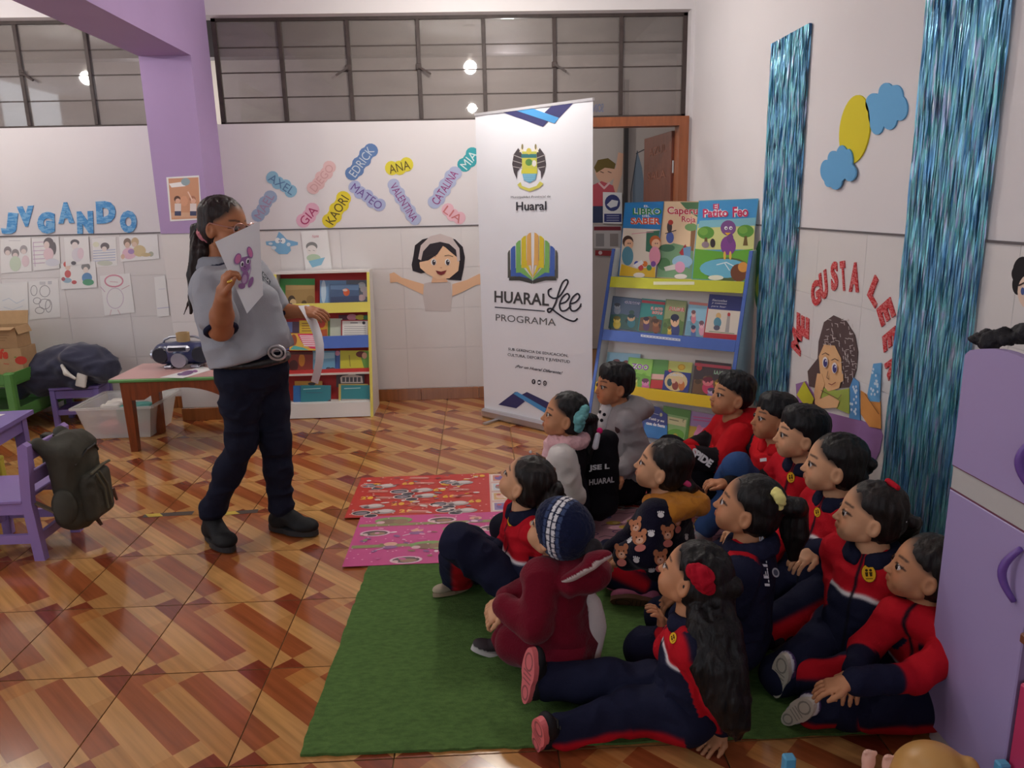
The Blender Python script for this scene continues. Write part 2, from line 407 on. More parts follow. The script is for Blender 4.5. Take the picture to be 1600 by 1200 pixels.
mb = MB(); mb.box((-5.5, YW, 2.072), (-5.0, YW+.15, 2.79)); mb.build('wall_pier', WALLW, wall_back)
# corridor behind
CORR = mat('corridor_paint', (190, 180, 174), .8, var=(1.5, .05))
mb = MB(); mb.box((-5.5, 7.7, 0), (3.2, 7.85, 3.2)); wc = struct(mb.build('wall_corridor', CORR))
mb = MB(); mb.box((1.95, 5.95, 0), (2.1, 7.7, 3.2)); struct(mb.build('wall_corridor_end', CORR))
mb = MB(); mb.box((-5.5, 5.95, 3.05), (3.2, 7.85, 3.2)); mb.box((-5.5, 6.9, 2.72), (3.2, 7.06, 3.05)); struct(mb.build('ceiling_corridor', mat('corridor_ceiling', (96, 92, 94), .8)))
light('corridor_fill', 'POINT', (-2.6, 6.9, 2.5), 22, (1, .95, .9), .06); light('corridor_fill', 'POINT', (.3, 6.8, 2.6), 17, (1, .95, .9), .06)  # unseen point lights added to brighten the corridor behind the panes
P = Print((0, 7.7, 1), (1, 0, 0), (0, 0, 1), px=True)           # mural of a waving boy, sign sheets
sk = (226, 178, 150)
P.poly([(955, 300), (962, 262), (966, 238), (974, 240), (972, 272), (962, 306)], sk).ell(946, 268, 16, 18, sk).poly([(928, 262), (934, 250), (950, 247), (962, 256), (960, 264), (945, 262), (932, 270)], (110, 92, 40))
P.poly([(918, 322), (924, 290), (940, 283), (958, 290), (966, 318), (950, 322)], (198, 84, 96)).line([(936, 286), (944, 294), (952, 286)], 3, (235, 190, 190)).line([(938, 268), (943, 270)], 1.2, (90, 60, 50)).line([(950, 268), (955, 270)], 1.2, (90, 60, 50))
P.poly([(918, 322), (950, 322), (952, 348), (918, 348)], (50, 60, 92))
P.poly([(996, 236), (1003, 262), (1008, 300), (1006, 322), (988, 322), (988, 298), (992, 266)], (118, 134, 150)).line([(994, 240), (1010, 232)], 1.5, (60, 56, 60)).line([(996, 236), (986, 300), (986, 322)], 1.5, (60, 70, 84))
P.build('mural', wc)
boxobj('corridor_post', (float(at(975, 260, Y=7.66)[0]), 7.64, 0), (float(at(981, 260, Y=7.66)[0]), 7.7, 2.6), mat('dark_post', (52, 46, 46), .6), wc)
def flat_thing(name, label, cat, O, u, v, corners, draw, th=.002, edge=(235, 233, 232), group=None, m=None):
    """a sheet of paper or board lying on a plane: body with thickness, its print a child"""
    P0 = Print(O, u, v, px=True); q = [P0.P(*c) for c in corners]; n = P0.n
    a = sum(np.cross(q[i]-q[0], q[(i+1) % len(q)]-q[0])@n for i in range(len(q)))
    if a < 0: q = q[::-1]
    mb = MB(); mb.prism([p+n*.0005 for p in q], n*th, edge); o = mb.build(name, m or PRINT); tag(o, label, cat, group)
    if draw:
        P1 = Print(np.asarray(O, float)+n*(th+.0006), u, v, px=True); draw(P1); 
        if P1.mb.f: P1.build('print', o)
    return o
def dsign(P):
    P.ell(957, 317, 12, 13, (56, 62, 120)).poly([(948, 320), (956, 312), (966, 314), (964, 322), (954, 325)], (225, 225, 230)).rect(944, 334, 971, 347, (52, 58, 122))
    for k in range(3): P.line([(948, 337+k*3.6), (967, 337+k*3.6)], 1, (190, 192, 215))
flat_thing('safety_sign', 'white sign with a blue hand washing circle seen through the doorway', 'sign', (0, 7.69, 1), (1, 0, 0), (0, 0, 1), [(942, 300), (972, 301), (972, 350), (942, 349)], dsign)
def dsign2(P):
    P.rect(928, 354, 970, 360, (130, 40, 52)); P.rect(931, 365, 944, 385, (150, 146, 146)); P.rect(953, 365, 966, 385, (150, 140, 136))
flat_thing('notice_board', 'grey notice sheet with a dark red header seen through the doorway', 'notice', (0, 7.69, 1), (1, 0, 0), (0, 0, 1), [(927, 352), (971, 353), (971, 389), (928, 388)], dsign2, edge=(196, 190, 188))
flat_thing('red_notice', 'small red notice strip low in the doorway beside the bookcase', 'notice', (0, 7.69, 1), (1, 0, 0), (0, 0, 1), [(930, 391), (962, 392), (960, 400), (930, 399)], lambda P: P.ell(938, 395, 3, 3, (220, 200, 200)), edge=(150, 50, 52))
# door
DW = mat('door_frame_wood', (150, 86, 52), .4, var=(8, .15), stretch=(5, 5, .7), coat=.2); DL = mat('door_leaf_wood', (112, 58, 40), .4, var=(8, .15), stretch=(5, 5, .7), coat=.3)
mb = MB(); mb.box((WD[0], YW-.02, 0), (WD[0]+.065, YW+.12, 2.07)); mb.box((1.495, YW-.02, 0), (WD[1], YW+.12, 2.07)); mb.box((WD[0]+.065, YW-.02, 2.005), (1.495, YW+.12, 2.07))
door = struct(mb.build('door_1', DW))
hp = V3(1.49, YW+.12, 0); _r = at(1010, 207, D=1)-CAM; fp = min((CAM+_r*t for t in np.linspace(4, 9, 500)), key=lambda q: abs(math.hypot(q[0]-hp[0], q[1]-hp[1])-.72)); dd = unit(V3(fp[0]-hp[0], fp[1]-hp[1], 0)); nn = np.cross(dd, (0, 0, 1))
Rl = np.array([dd, -nn, (0, 0, 1)]).T
mb = MB(); mb.box((0, -.018, .02), (.72, .018, 1.98), R=Rl, o=hp, bev=.004); leaf = mb.build('door_leaf', DL, door)
fo = -nn if (-nn)@(CAM-hp) > 0 else nn
P = Print(hp+fo*.02, dd if np.cross(dd, (0, 0, 1))@fo > 0 else -dd, (0, 0, 1), px=True)
P.text('AZUL 1', (1014, 246), (1048, 234), (1014, 234), (150, 96, 78)).text('SALA', (1012, 282), (1040, 278), (1012, 270), (150, 96, 78))
P.build('lettering', leaf)
for z in (1.72, 1.22, .3):
    mb = MB(); mb.tube([(1.489, YW+.11, z-.045), (1.489, YW+.11, z+.045)], .009, 8); mb.build('hinge', mat('steel_hinge', (190, 190, 190), .3, 1), door)
# blue pen writing on the pane above the door, read from the other side
P = Print((0, YWIN-.002, 0), (1, 0, 0), (0, 0, 1), px=True)
P.text('SOINA', (943, 175), (921, 176), (943, 162), (92, 104, 140)); P.build('pane_lettering', bpy.data.objects['window_2'])
# lamps that hang above the frame: cap, cord, bulb
for k, p in enumerate(LAMPS):
    e = empty('hanging_bulb', (p[0], p[1], 3.0), ['round bulb hanging over the middle of the room near the windows', 'round bulb hanging over the children and the bookcase side', 'round bulb hanging beyond the beam near the drawings wall', 'round bulb hanging beyond the beam nearest the purple table'][k], 'lamp', 'hanging bulbs')
    m_ = MB(); m_.tube([(p[0], p[1], 3.0), (p[0], p[1], 2.985)], .05, 14); m_.build('ceiling_cap', WHITE_BOARD, e)
    m_ = MB(); m_.tube([(p[0], p[1], 2.985), (p[0], p[1], p[2]+.1)], .004, 6); m_.tube([(p[0], p[1], p[2]+.11), (p[0], p[1], p[2]+.065)], .02, 10); m_.build('cord', WHITE_BOARD, e)
    m_ = MB(); m_.ball(p, (.055, .055, .055), n=16); m_.build('bulb', mat('bulb_glass_%d' % k, (255, 250, 240), .4, emit=LAMP_W*LAMP_K[k]/(math.pi*4*math.pi*.055**2)), e, smooth=True)
# ================================================================== soft shapes: smooth unions of simple solids, meshed with surface nets
def vnoise(p, seed=0):
    """smooth value noise in [-1, 1] for points p (n, 3)"""
    i = np.floor(p).astype(np.int64); f = p-i; f = f*f*(3-2*f); out = np.zeros(len(p))
    for dx in (0, 1):
        for dy in (0, 1):
            for dz in (0, 1):
                h = (i[:, 0]+dx)*374761393+(i[:, 1]+dy)*668265263+(i[:, 2]+dz)*2147483647+seed*974711; h = (h ^ (h >> 13))*1274126177; h = (h ^ (h >> 16)) & 0xffff
                out += h/32767.5*np.where(dx, f[:, 0], 1-f[:, 0])*np.where(dy, f[:, 1], 1-f[:, 1])*np.where(dz, f[:, 2], 1-f[:, 2])
    return out-1
class Soft:
    def __init__(s): s.pr = []
    def cap(s, a, b, ra, rb=None, k=.015, op='+'):
        a, b = np.asarray(a, float), np.asarray(b, float); rb = ra if rb is None else rb; r = max(ra, rb)
        s.pr.append(('c', np.minimum(a, b)-r, np.maximum(a, b)+r, k, op, (a, b, ra, rb))); return s
    def chain(s, pts, rs, k=.015, op='+'):
        for i in range(len(pts)-1): s.cap(pts[i], pts[i+1], rs[i], rs[i+1], k, op)
        return s
    def ell(s, c, r, R=None, k=.015, op='+'):
        c = np.asarray(c, float); r = np.array([r]*3 if not hasattr(r, '__len__') else r, float); R = np.eye(3) if R is None else np.asarray(R, float)
        e = np.abs(R) @ r; s.pr.append(('e', c-e, c+e, k, op, (c, r, R))); return s
    def box(s, c, hs, R=None, rd=.01, k=.01, op='+'):
        c, hs = np.asarray(c, float), np.asarray(hs, float); R = np.eye(3) if R is None else np.asarray(R, float)
        e = np.abs(R) @ hs; s.pr.append(('b', c-e, c+e, k, op, (c, hs, R, rd))); return s
    def half(s, c, n):          # cut away everything on the side the normal n points to
        s.pr.append(('h', None, None, .004, '-', (np.asarray(c, float), unit(n)))); return s
    def field(s, h):
        add = [p for p in s.pr if p[4] == '+']
        lo = np.min([p[1] for p in add], 0)-3*h-.01; hi = np.max([p[2] for p in add], 0)+3*h+.01
        n = np.ceil((hi-lo)/h).astype(int)+1; D = np.full(n, .05, np.float32); ax = [lo[i]+h*np.arange(n[i]) for i in range(3)]
        for kd, a, b, k, op, q in s.pr:
            if kd == 'h': i0, i1 = np.zeros(3, int), n
            else:
                m = k+2*h+(.05 if op == '+' else .0)
                i0 = np.clip(np.floor((a-m-lo)/h).astype(int), 0, n); i1 = np.clip(np.ceil((b+m-lo)/h).astype(int)+1, 0, n)
            if np.any(i1 <= i0): continue
            sl = tuple(slice(i0[i], i1[i]) for i in range(3)); x, y, z = [ax[i][sl[i]].astype(np.float32) for i in range(3)]
            x = x[:, None, None]; y = y[None, :, None]; z = z[None, None, :]
            if kd == 'c':
                A, B, ra, rb = q; ab = B-A; L2 = max(ab@ab, 1e-12)
                t = np.clip(((x-A[0])*ab[0]+(y-A[1])*ab[1]+(z-A[2])*ab[2])/L2, 0, 1)
                d = np.sqrt((x-A[0]-t*ab[0])**2+(y-A[1]-t*ab[1])**2+(z-A[2]-t*ab[2])**2)-(ra+t*(rb-ra))
            elif kd == 'h':
                c, nn = q; d = -((x-c[0])*nn[0]+(y-c[1])*nn[1]+(z-c[2])*nn[2])
            else:
                c, r, R = q[0], q[1], q[2]; X0, Y0, Z0 = x-c[0], y-c[1], z-c[2]
                u = X0*R[0, 0]+Y0*R[1, 0]+Z0*R[2, 0]; v = X0*R[0, 1]+Y0*R[1, 1]+Z0*R[2, 1]; ww = X0*R[0, 2]+Y0*R[1, 2]+Z0*R[2, 2]
                if kd == 'e':
                    k0 = np.sqrt((u/r[0])**2+(v/r[1])**2+(ww/r[2])**2); k1 = np.sqrt((u/r[0]**2)**2+(v/r[1]**2)**2+(ww/r[2]**2)**2); d = k0*(k0-1)/np.maximum(k1, 1e-6)
                else:
                    rd = q[3]; dx, dy, dz = np.abs(u)-r[0]+rd, np.abs(v)-r[1]+rd, np.abs(ww)-r[2]+rd
                    d = np.sqrt(np.maximum(dx, 0)**2+np.maximum(dy, 0)**2+np.maximum(dz, 0)**2)+np.minimum(np.maximum(dx, np.maximum(dy, dz)), 0)-rd
            o = D[sl]
            if op == '+': hh = np.maximum(k-np.abs(o-d), 0)/k; D[sl] = np.minimum(o, d)-hh*hh*k*.25
            else: d = -d; hh = np.maximum(k-np.abs(o-d), 0)/k; D[sl] = np.maximum(o, d)+hh*hh*k*.25
        return D, lo
    def mesh(s, h):
        D, lo = s.field(h); S = D < 0; n = np.array(D.shape); c = n-1; strd = np.array([c[1]*c[2], c[2], 1]); ids = []; pos = []; quads = []
        for ax_ in range(3):
            o1, o2 = (ax_+1) % 3, (ax_+2) % 3
            a = [slice(None)]*3; b = [slice(None)]*3; a[ax_] = slice(0, -1); b[ax_] = slice(1, None)
            I = np.argwhere(S[tuple(a)] != S[tuple(b)]); J = I.copy(); J[:, ax_] += 1
            ok = np.all((I[:, [o1, o2]] > 0) & (I[:, [o1, o2]] < c[[o1, o2]]), 1); I, J = I[ok], J[ok]
            d0, d1 = D[tuple(I.T)], D[tuple(J.T)]; t = d0/(d0-d1); p = I.astype(float); p[:, ax_] += t; q4 = []
            for e1, e2 in ((0, 0), (1, 0), (1, 1), (0, 1)):
                K = I.copy(); K[:, o1] -= e1; K[:, o2] -= e2; k = K @ strd; ids.append(k); pos.append(p); q4.append(k)
            q4 = np.array(q4).T; flip = d0 > 0; q4[flip] = q4[flip][:, ::-1]; quads.append(q4[:, ::-1])
        ids = np.concatenate(ids); pos = np.concatenate(pos); quads = np.concatenate(quads)
        u, inv = np.unique(ids, return_inverse=True); cnt = np.bincount(inv); V = np.stack([np.bincount(inv, pos[:, i]) for i in range(3)], 1)/cnt[:, None]
        Q = np.searchsorted(u, quads); return lo+V*h, Q[:, ::-1]
def soft_obj(name, sf, h, m=None, parent=None, colf=None, disp=None, relax=0):
    V, Q = sf.mesh(h) if not isinstance(sf, tuple) else sf
    for _ in range(relax):
        acc = np.zeros_like(V); cn = np.zeros(len(V))
        for i in range(4):
            a, b = Q[:, i], Q[:, (i+1) % 4]; acc += np.stack([np.bincount(a, V[b, k], len(V)) for k in range(3)], 1); cn += np.bincount(a, minlength=len(V))
        V = V*.4+.6*acc/np.maximum(cn, 1)[:, None]
    N = vnormals(V, Q)
    if disp is not None:
        V = V+N*disp(V, N)[:, None]; N = vnormals(V, Q)
    me = bpy.data.meshes.new(name); me.vertices.add(len(V)); me.vertices.foreach_set('co', V.astype(np.float32).ravel())
    me.loops.add(4*len(Q)); me.loops.foreach_set('vertex_index', Q.astype(np.int32).ravel()); me.polygons.add(len(Q)); me.polygons.foreach_set('loop_start', np.arange(0, 4*len(Q), 4, dtype=np.int32))
    me.update(calc_edges=True); me.polygons.foreach_set('use_smooth', np.ones(len(Q), bool))
    if colf is not None:
        C_ = np.ones((len(V), 4), np.float32); C_[:, :3] = colf(V, N); C_[:, :3] = np.where(C_[:, :3] <= 10.31, C_[:, :3]/255/12.92, ((C_[:, :3]/255+.055)/1.055)**2.4)
        a_ = me.color_attributes.new('Col', 'FLOAT_COLOR', 'POINT'); a_.data.foreach_set('color', C_.ravel())
    o = bpy.data.objects.new(name, me); COL.objects.link(o)
    if m is not None: me.materials.append(m)
    if parent is not None: keep(o, parent) if parent.type == 'EMPTY' else setattr(o, 'parent', parent)
    return o
def vnormals(V, Q):
    fn = np.cross(V[Q[:, 2]]-V[Q[:, 0]], V[Q[:, 3]]-V[Q[:, 1]]); N = np.zeros_like(V)
    for i in range(4): N += np.stack([np.bincount(Q[:, i], fn[:, k], len(V)) for k in range(3)], 1)
    return N/np.maximum(np.linalg.norm(N, axis=1), 1e-9)[:, None]
def folds(amp, scale, stretch=(1, 1, 1), seed=0):
    st = np.array(stretch)*scale
    def f(V, N):
        n = vnoise(V*st+seed*3.7, seed)+.5*vnoise(V*st*2.1+9.1, seed+1); return amp*(1-2*np.abs(n))
    return f
# ================================================================== FLOOR COVERINGS
def waved(name, pts, nx, ny, thick, m, amp=.003, z=.001, colf=None, parent=None, fray=0):
    """thin sheet over the quad pts (4 ground corners, anticlockwise from near-left)"""
    a, b, c, d = [np.asarray(p, float) for p in pts]; mb = MB(); vs = []; 
    rng = np.random.RandomState(3)
    for j in range(ny+1):
        for i in range(nx+1):
            s, t = i/nx, j/ny; p = (a*(1-s)+b*s)*(1-t)+(d*(1-s)+c*s)*t
            e = fray if (i in (0, nx) or j in (0, ny)) else 0
            p = p+V3(rng.uniform(-e, e), rng.uniform(-e, e), 0)
            h = amp*(1+math.sin(s*9+t*4)*.5+math.sin(t*13-s*5)*.5)
            vs.append((p[0], p[1], z+thick+h*.5))
    fs = [[j*(nx+1)+i, j*(nx+1)+i+1, (j+1)*(nx+1)+i+1, (j+1)*(nx+1)+i] for j in range(ny) for i in range(nx)]
    n = len(vs); rim = [i for i in range(nx+1)]+[j*(nx+1)+nx for j in range(1, ny+1)]+[ny*(nx+1)+i for i in range(nx-1, -1, -1)]+[j*(nx+1) for j in range(ny-1, 0, -1)]
    vs += [(vs[i][0], vs[i][1], z) for i in rim]; k = len(rim)
    fs += [[rim[i], n+i, n+(i+1) % k, rim[(i+1) % k]] for i in range(k)]+[[n+i for i in range(k)][::-1]]
    mb.add(vs, fs); return mb.build(name, m, parent)
RUGM = mat('green_rug_weave', (84, 114, 60), .95, spec=.15, bump=(160, .9), var=(40, .2), stretch=(1, 2.2, 1))
tag(waved('rug', [(-.535, 1.83, 0), (1.56, 1.80, 0), (1.56, 3.02, 0), (-.503, 3.02, 0)], 60, 36, .006, RUGM, .004, fray=.004), 'dark green woven rug under the children in front', 'rug')
# laminated gift-wrap sheets taped into one mat
MATW = mat('laminated_wrap', vcol=True, rough=.3, spec=.5, bump=(14, .25))
pm = empty('play_mat', (.2, 3.4, .0075), 'shiny patchwork mat of red, pink and pale printed sheets beside the green rug', 'mat')
rr = random.Random(5)
def matpanel(x0, x1, y0, y1, z, base, pics):
    mb = MB(); mb.box((x0, y0, z), (x1, y1, z+.0012), base); o = mb.build('panel', MATW, pm)
    P = Print((0, 0, z+.0016), (1, 0, 0), (0, 1, 0), step=.000012); pics(P, x0, x1, y0, y1); P.build('print', o, MATW)
def inside(x, y, x0, x1, y0, y1, m=.03): return x0+m < x < x1-m and y0+m < y < y1-m
def red_pics(P, x0, x1, y0, y1):
    for r_ in range(6):
        for k in range(8):
            x = x0+.07+k*.10+(r_ % 2)*.07+rr.uniform(-.02, .02); y = y0+.045+r_*.095+rr.uniform(-.015, .015)
            if not inside(x, y, x0+.03, x1-.03, y0, y1): continue
            q = (r_+k) % 4
            if q == 0: P.ell(x, y, .05, .03, (225, 215, 210)).ell(x, y, .044, .024, (48, 44, 58)).ell(x, y-.002, .03, .012, (150, 140, 150)).ell(x+.05, y-.04, .035, .022, (222, 210, 206)).ell(x+.05, y-.04, .03, .018, (54, 50, 66))
            elif q == 1: P.ell(x, y, .06, .028, (170, 160, 158)).ell(x+.01, y+.012, .035, .02, (210, 200, 196)).ell(x-.03, y-.01, .015, .012, (80, 76, 80))
            elif q == 2: P.text(str(r_+k), (x-.02, y-.02), (x+.01, y-.02), (x-.02, y+.02), (232, 180, 60), .05).ell(x+.03, y, .015, .02, (232, 176, 50))
            else: P.poly([(x-.06, y-.01), (x+.05, y-.02), (x+.06, y+.005), (x-.03, y+.02)], (196, 110, 96)).line([(x-.05, y+.015), (x+.05, y+.004)], .006, (228, 190, 180))
    for _ in range(70):
        x, y = rr.uniform(x0+.03, x1-.03), rr.uniform(y0+.02, y1-.02); P.ell(x, y, rr.uniform(.008, .024), rr.uniform(.005, .013), rr.choice([(232, 180, 60), (222, 206, 200), (150, 60, 60), (214, 90, 70), (120, 116, 130), (236, 220, 214)]), rr.uniform(-30, 30), 9)
    for _ in range(60):
        x, y = rr.uniform(x0+.01, x1-.01), rr.uniform(y0+.01, y1-.01); P.ell(x, y, .006, .004, (240, 200, 190), n=6)
def pink_pics(P, x0, x1, y0, y1):
    for yy in (y0+.17, y0+.4): P.rect(x0+.01, yy, x1-.01, yy+.03, (150, 148, 96))
    for r_ in range(4):
        for k in range(int((x1-x0)/.19)+1):
            x = x0+.09+k*.19+(r_ % 2)*.095+rr.uniform(-.03, .03); y = y0+.055+r_*.135+rr.uniform(-.02, .02)
            if not inside(x, y, x0+.06, x1-.06, y0, y1): continue
            q = (r_*2+k) % 3
            if q == 0: P.ell(x, y, .09, .042, (128, 160, 92)).ell(x-.02, y-.012, .05, .028, (138, 104, 84)).ell(x+.035, y-.014, .035, .03, (150, 118, 92)).ell(x-.06, y-.02, .02, .016, (222, 180, 186))
            elif q == 1: P.ell(x, y, .07, .035, (236, 200, 214)).ell(x, y, .058, .027, (92, 76, 74)).ell(x+.01, y-.006, .036, .016, (160, 128, 100)).ell(x-.045, y-.012, .014, .012, (226, 190, 190))
            else: P.ell(x, y+.012, .03, .02, (226, 170, 150)).ell(x, y-.02, .035, .016, (150, 100, 150)).line([(x-.03, y-.03), (x-.06, y-.045)], .006, (236, 214, 226))
    for _ in range(60):
        x, y = rr.uniform(x0+.03, x1-.03), rr.uniform(y0+.02, y1-.02); P.ell(x, y, rr.uniform(.008, .022), rr.uniform(.005, .012), rr.choice([(226, 150, 186), (236, 206, 216), (150, 160, 110), (160, 120, 100), (206, 96, 150), (140, 90, 140)]), rr.uniform(-30, 30), 9)
    for _ in range(110):
        x, y = rr.uniform(x0+.01, x1-.01), rr.uniform(y0+.01, y1-.01); P.ell(x, y, .005, .004, (240, 170, 205), n=6)
def pale_pics(P, x0, x1, y0, y1):
    n = int((x1-x0)/.13)
    for k in range(n):
        for r_ in range(4):
            x = x0+.065+k*.13; y = y0+.07+r_*.135
            if y+.06 > y1 or x+.06 > x1: continue
            c = [(150, 130, 176), (208, 140, 120), (196, 206, 214), (214, 170, 110)][(k+r_*3) % 4]
            P.rect(x-.055, y-.055, x+.055, y+.055, (226, 212, 206)).rect(x-.045, y-.045, x+.045, y+.045, c)
            P.ell(x-.01, y, .025, .03, [(120, 96, 160), (230, 190, 170), (150, 120, 110)][(k+r_) % 3]).ell(x+.022, y-.018, .018, .018, (232, 214, 196)).ell(x-.02, y+.022, .012, .01, (200, 70, 70))
def pale2(P, x0, x1, y0, y1):
    for _ in range(70):
        x, y = rr.uniform(x0+.05, x1-.05), rr.uniform(y0+.05, y1-.05); q = rr.random()
        if q < .35: P.loop(x, y, .04, .018, .006, (110, 70, 120), n=12)
        elif q < .6: P.ell(x, y, .035, .02, (222, 190, 80)).ell(x+.01, y, .015, .01, (240, 220, 140))
        elif q < .8: P.line([(x-.05, y), (x-.02, y+.014), (x+.01, y), (x+.05, y+.012)], .005, (90, 60, 70))
        else: P.ell(x, y, .03, .022, (84, 84, 130))
matpanel(-.69, .02, 3.475, 4.035, .0078, (196, 46, 40), red_pics)
matpanel(.02, .62, 3.475, 4.015, .0080, (214, 176, 168), pale_pics)
matpanel(.62, 1.18, 3.40, 3.95, .0078, (190, 56, 50), red_pics)
matpanel(-.612, .38, 2.955, 3.478, .0086, (204, 72, 138), pink_pics)
matpanel(.38, 1.18, 2.94, 3.45, .0090, (214, 160, 172), pale2)
# worn yellow and black marking tape on the floor
for k, (a, b, lab) in enumerate([((222, 809), (300, 804), 'worn yellow and black tape strip on the floor behind the standing woman'), ((342, 806), (402, 801), 'short yellow and black tape strip on the floor between the standing woman\'s feet')]):
    p, q = at(*a, Z=0), at(*b, Z=0); u = unit(q-p); nrm = V3(-u[1], u[0], 0); L = np.linalg.norm(q-p)
    mb = MB(); mb.prism([p, q, q+nrm*.045, p+nrm*.045], (0, 0, .0006), (74, 62, 54)); o = tag(mb.build('floor_tape', PRINT), lab, 'tape')
    P = Print(p+V3(0, 0, .0007), u, nrm)
    for s in np.arange(.0, L-.1, .16): P.poly([(s+.03, .002), (s+.10, .002), (s+.07, .043), (s, .043)], (206, 178, 66))
    P.build('stripe_print', o)
# ================================================================== WALL DECORATION, BACK WALL
BU, BV, BO = (1, 0, 0), (0, 0, 1), (0, YW, 1); BOT = (0, YW-.0035, 1)
def foam_letter(name, ch, bl, br, tl, col, O, n, label, group, th=.006, bold=.05, dots=None):
    Pp = Print(O, *PLANES[n], px=True); a, b, c = [Pp.P(*q) for q in (bl, br, tl)]
    mb = MB(); textsolid(mb, ch, a, b, c, Pp.n*th, col, bold); o = mb.build(name, FOAMZ if dots else FOAM)
    return tag(o, label, 'letter', group)
PLANES = {'b': (BU, BV), 'r': ((0, -1, 0), (0, 0, 1))}
def zebra(name, c1, c2, scale):
    m = mat(name, c1, .6, spec=.3); nt = m.node_tree; tc = nt.nodes.new('ShaderNodeTexCoord'); n = nt.nodes.new('ShaderNodeTexNoise'); n.inputs['Scale'].default_value = scale
    mp = nt.nodes.new('ShaderNodeMapping'); mp.inputs['Scale'].default_value = (1, 1, 3.2); nt.links.new(tc.outputs['Object'], mp.inputs[0]); nt.links.new(mp.outputs[0], n.inputs['Vector'])
    r = nt.nodes.new('ShaderNodeValToRGB'); r.color_ramp.elements[0].position = .5; r.color_ramp.elements[1].position = .54; r.color_ramp.elements[0].color = lin(c1); r.color_ramp.elements[1].color = lin(c2)
    nt.links.new(n.outputs[0], r.inputs[0]); nt.links.new(r.outputs[0], nt.nodes['Principled BSDF'].inputs['Base Color']); return m
FOAMZ = zebra('blue_striped_foam', (84, 150, 208), (126, 180, 222), 30)
FOAMR = zebra('red_speckled_foam', (196, 44, 50), (214, 120, 120), 70)
for ch, x0, x1, y0, y1, rot in [('J', 3, 27, 332, 366, 6), ('V', 28, 54, 322, 354, -4), ('G', 59, 86, 331, 365, 0), ('A', 91, 116, 316, 349, -3), ('N', 121, 146, 330, 365, -2), ('D', 151, 181, 314, 349, -3), ('O', 188, 214, 329, 364, -3)]:
    t = math.radians(rot); cx, cy, w_, h_ = (x0+x1)/2, (y0+y1)/2, (x1-x0)/2, (y1-y0)/2
    q = lambda sx, sy: (cx+sx*w_*math.cos(t)-sy*h_*math.sin(t), cy+sx*w_*math.sin(t)+sy*h_*math.cos(t))
    o = foam_letter('foam_letter', ch, q(-1, 1), q(1, 1), q(-1, -1), None, BO, 'b', 'blue striped foam letter %s above the drawings on the white wall' % ch, 'blue foam word on the wall', .008, .085, True)
def name_tag(body, cx, cy, L, h, ang, col, ink, label):
    t = math.radians(ang); d = np.array([math.cos(t), math.sin(t)]); e = np.array([-d[1], d[0]]); Pp = Print(BO, BU, BV, px=True); n = len(body); mb = MB()
    for k in range(n):
        c = np.array([cx, cy])+d*L*((k+.5)/n-.5)+e*(h*.06*(1 if k % 2 else -1)); r = max(h*.5, L/n*.62)
        mb.prism([Pp.P(*q)+Pp.n*.0004 for q in ellpts(c[0], c[1], r, h*.54, 14, ang)][::-1], Pp.n*(.0024+.00015*k), col)
    o = tag(mb.build('name_tag', FOAM), label, 'name tag', 'children\'s name tags on the wall')
    P = Print(np.array(BO)+Pp.n*.004, BU, BV, px=True); c = np.array([cx, cy]); a = c-d*L*.46+e*h*.33; b = c+d*L*.46+e*h*.33; tl = c-d*L*.46-e*h*.33
    P.text(body, tuple(a), tuple(b), tuple(tl), ink, 0); P.build('lettering', o)
LV = (176, 184, 214)
for a in [('AXEL', 440, 288, 48, 19, 33, (140, 184, 208), (88, 120, 160), 'pale blue name tag slanting down, highest one next to the purple column'),
          ('DIEGO', 503, 278, 52, 19, -52, (222, 186, 186), (206, 160, 160), 'faded pink name tag slanting up beside the dark blue one'),
          ('EDRICK', 565, 253, 56, 21, -54, (98, 128, 176), (196, 206, 216), 'dark blue name tag with pale letters, slanting up'),
          ('ANA', 624, 261, 36, 21, -14, (222, 208, 70), (92, 76, 34), 'short yellow name tag with black letters, nearly level'),
          ('MIA', 733, 250, 32, 21, -52, (62, 160, 170), (214, 232, 232), 'teal name tag with white letters next to the banner'),
          ('CATALINA', 695, 293, 64, 20, -57, LV, (150, 50, 120), 'lavender name tag slanting up beside the banner, purple letters'),
          ('VALENTINA', 631, 316, 72, 18, 58, LV, (140, 60, 130), 'longest lavender name tag, slanting steeply down above the paper girl'),
          ('MATEO', 573, 307, 60, 19, 36, (170, 178, 212), (110, 80, 150), 'lavender name tag slanting down below the dark blue one'),
          ('KAORI', 527, 328, 52, 22, -58, (226, 206, 60), (84, 70, 34), 'long yellow name tag with black letters slanting steeply up'),
          ('GIA', 482, 337, 34, 21, -50, (226, 176, 196), (170, 50, 100), 'bright pink three letter name tag next to the long yellow one'),
          ('LIA', 708, 335, 34, 19, 36, (230, 184, 196), (204, 120, 120), 'pink name tag slanting down under the long lavender one by the banner'),
          ('MAEL', 413, 322, 46, 20, -60, (158, 176, 202), (170, 140, 170), 'grey blue name tag beside the standing woman\'s glasses')]: name_tag(*a)
PAPN = [0]
def paper(label, corners, draw, O=BOT, **k):
    def faint(P): P.fade = .30; draw(P)
    PAPN[0] += 1; O = (0, O[1]-.0022*(PAPN[0] % 4), 1)
    return flat_thing('drawing_sheet', label, 'drawing', O, BU, BV, corners, faint, .0012, group='drawings on the tiled wall', **k)
INK = (120, 112, 116)
def kids_pencil(P):
    for x, y, c in ((12, 392, (110, 100, 104)), (37, 390, (150, 140, 144)), (24, 396, (120, 110, 112))): P.ell(x, y, 6, 7, c).ell(x, y+3, 4, 4, (226, 206, 200))
    P.ell(24, 412, 9, 12, (196, 214, 186)).ell(40, 408, 6, 9, (226, 196, 204)).line([(14, 376), (32, 376)], .8, (180, 176, 180))
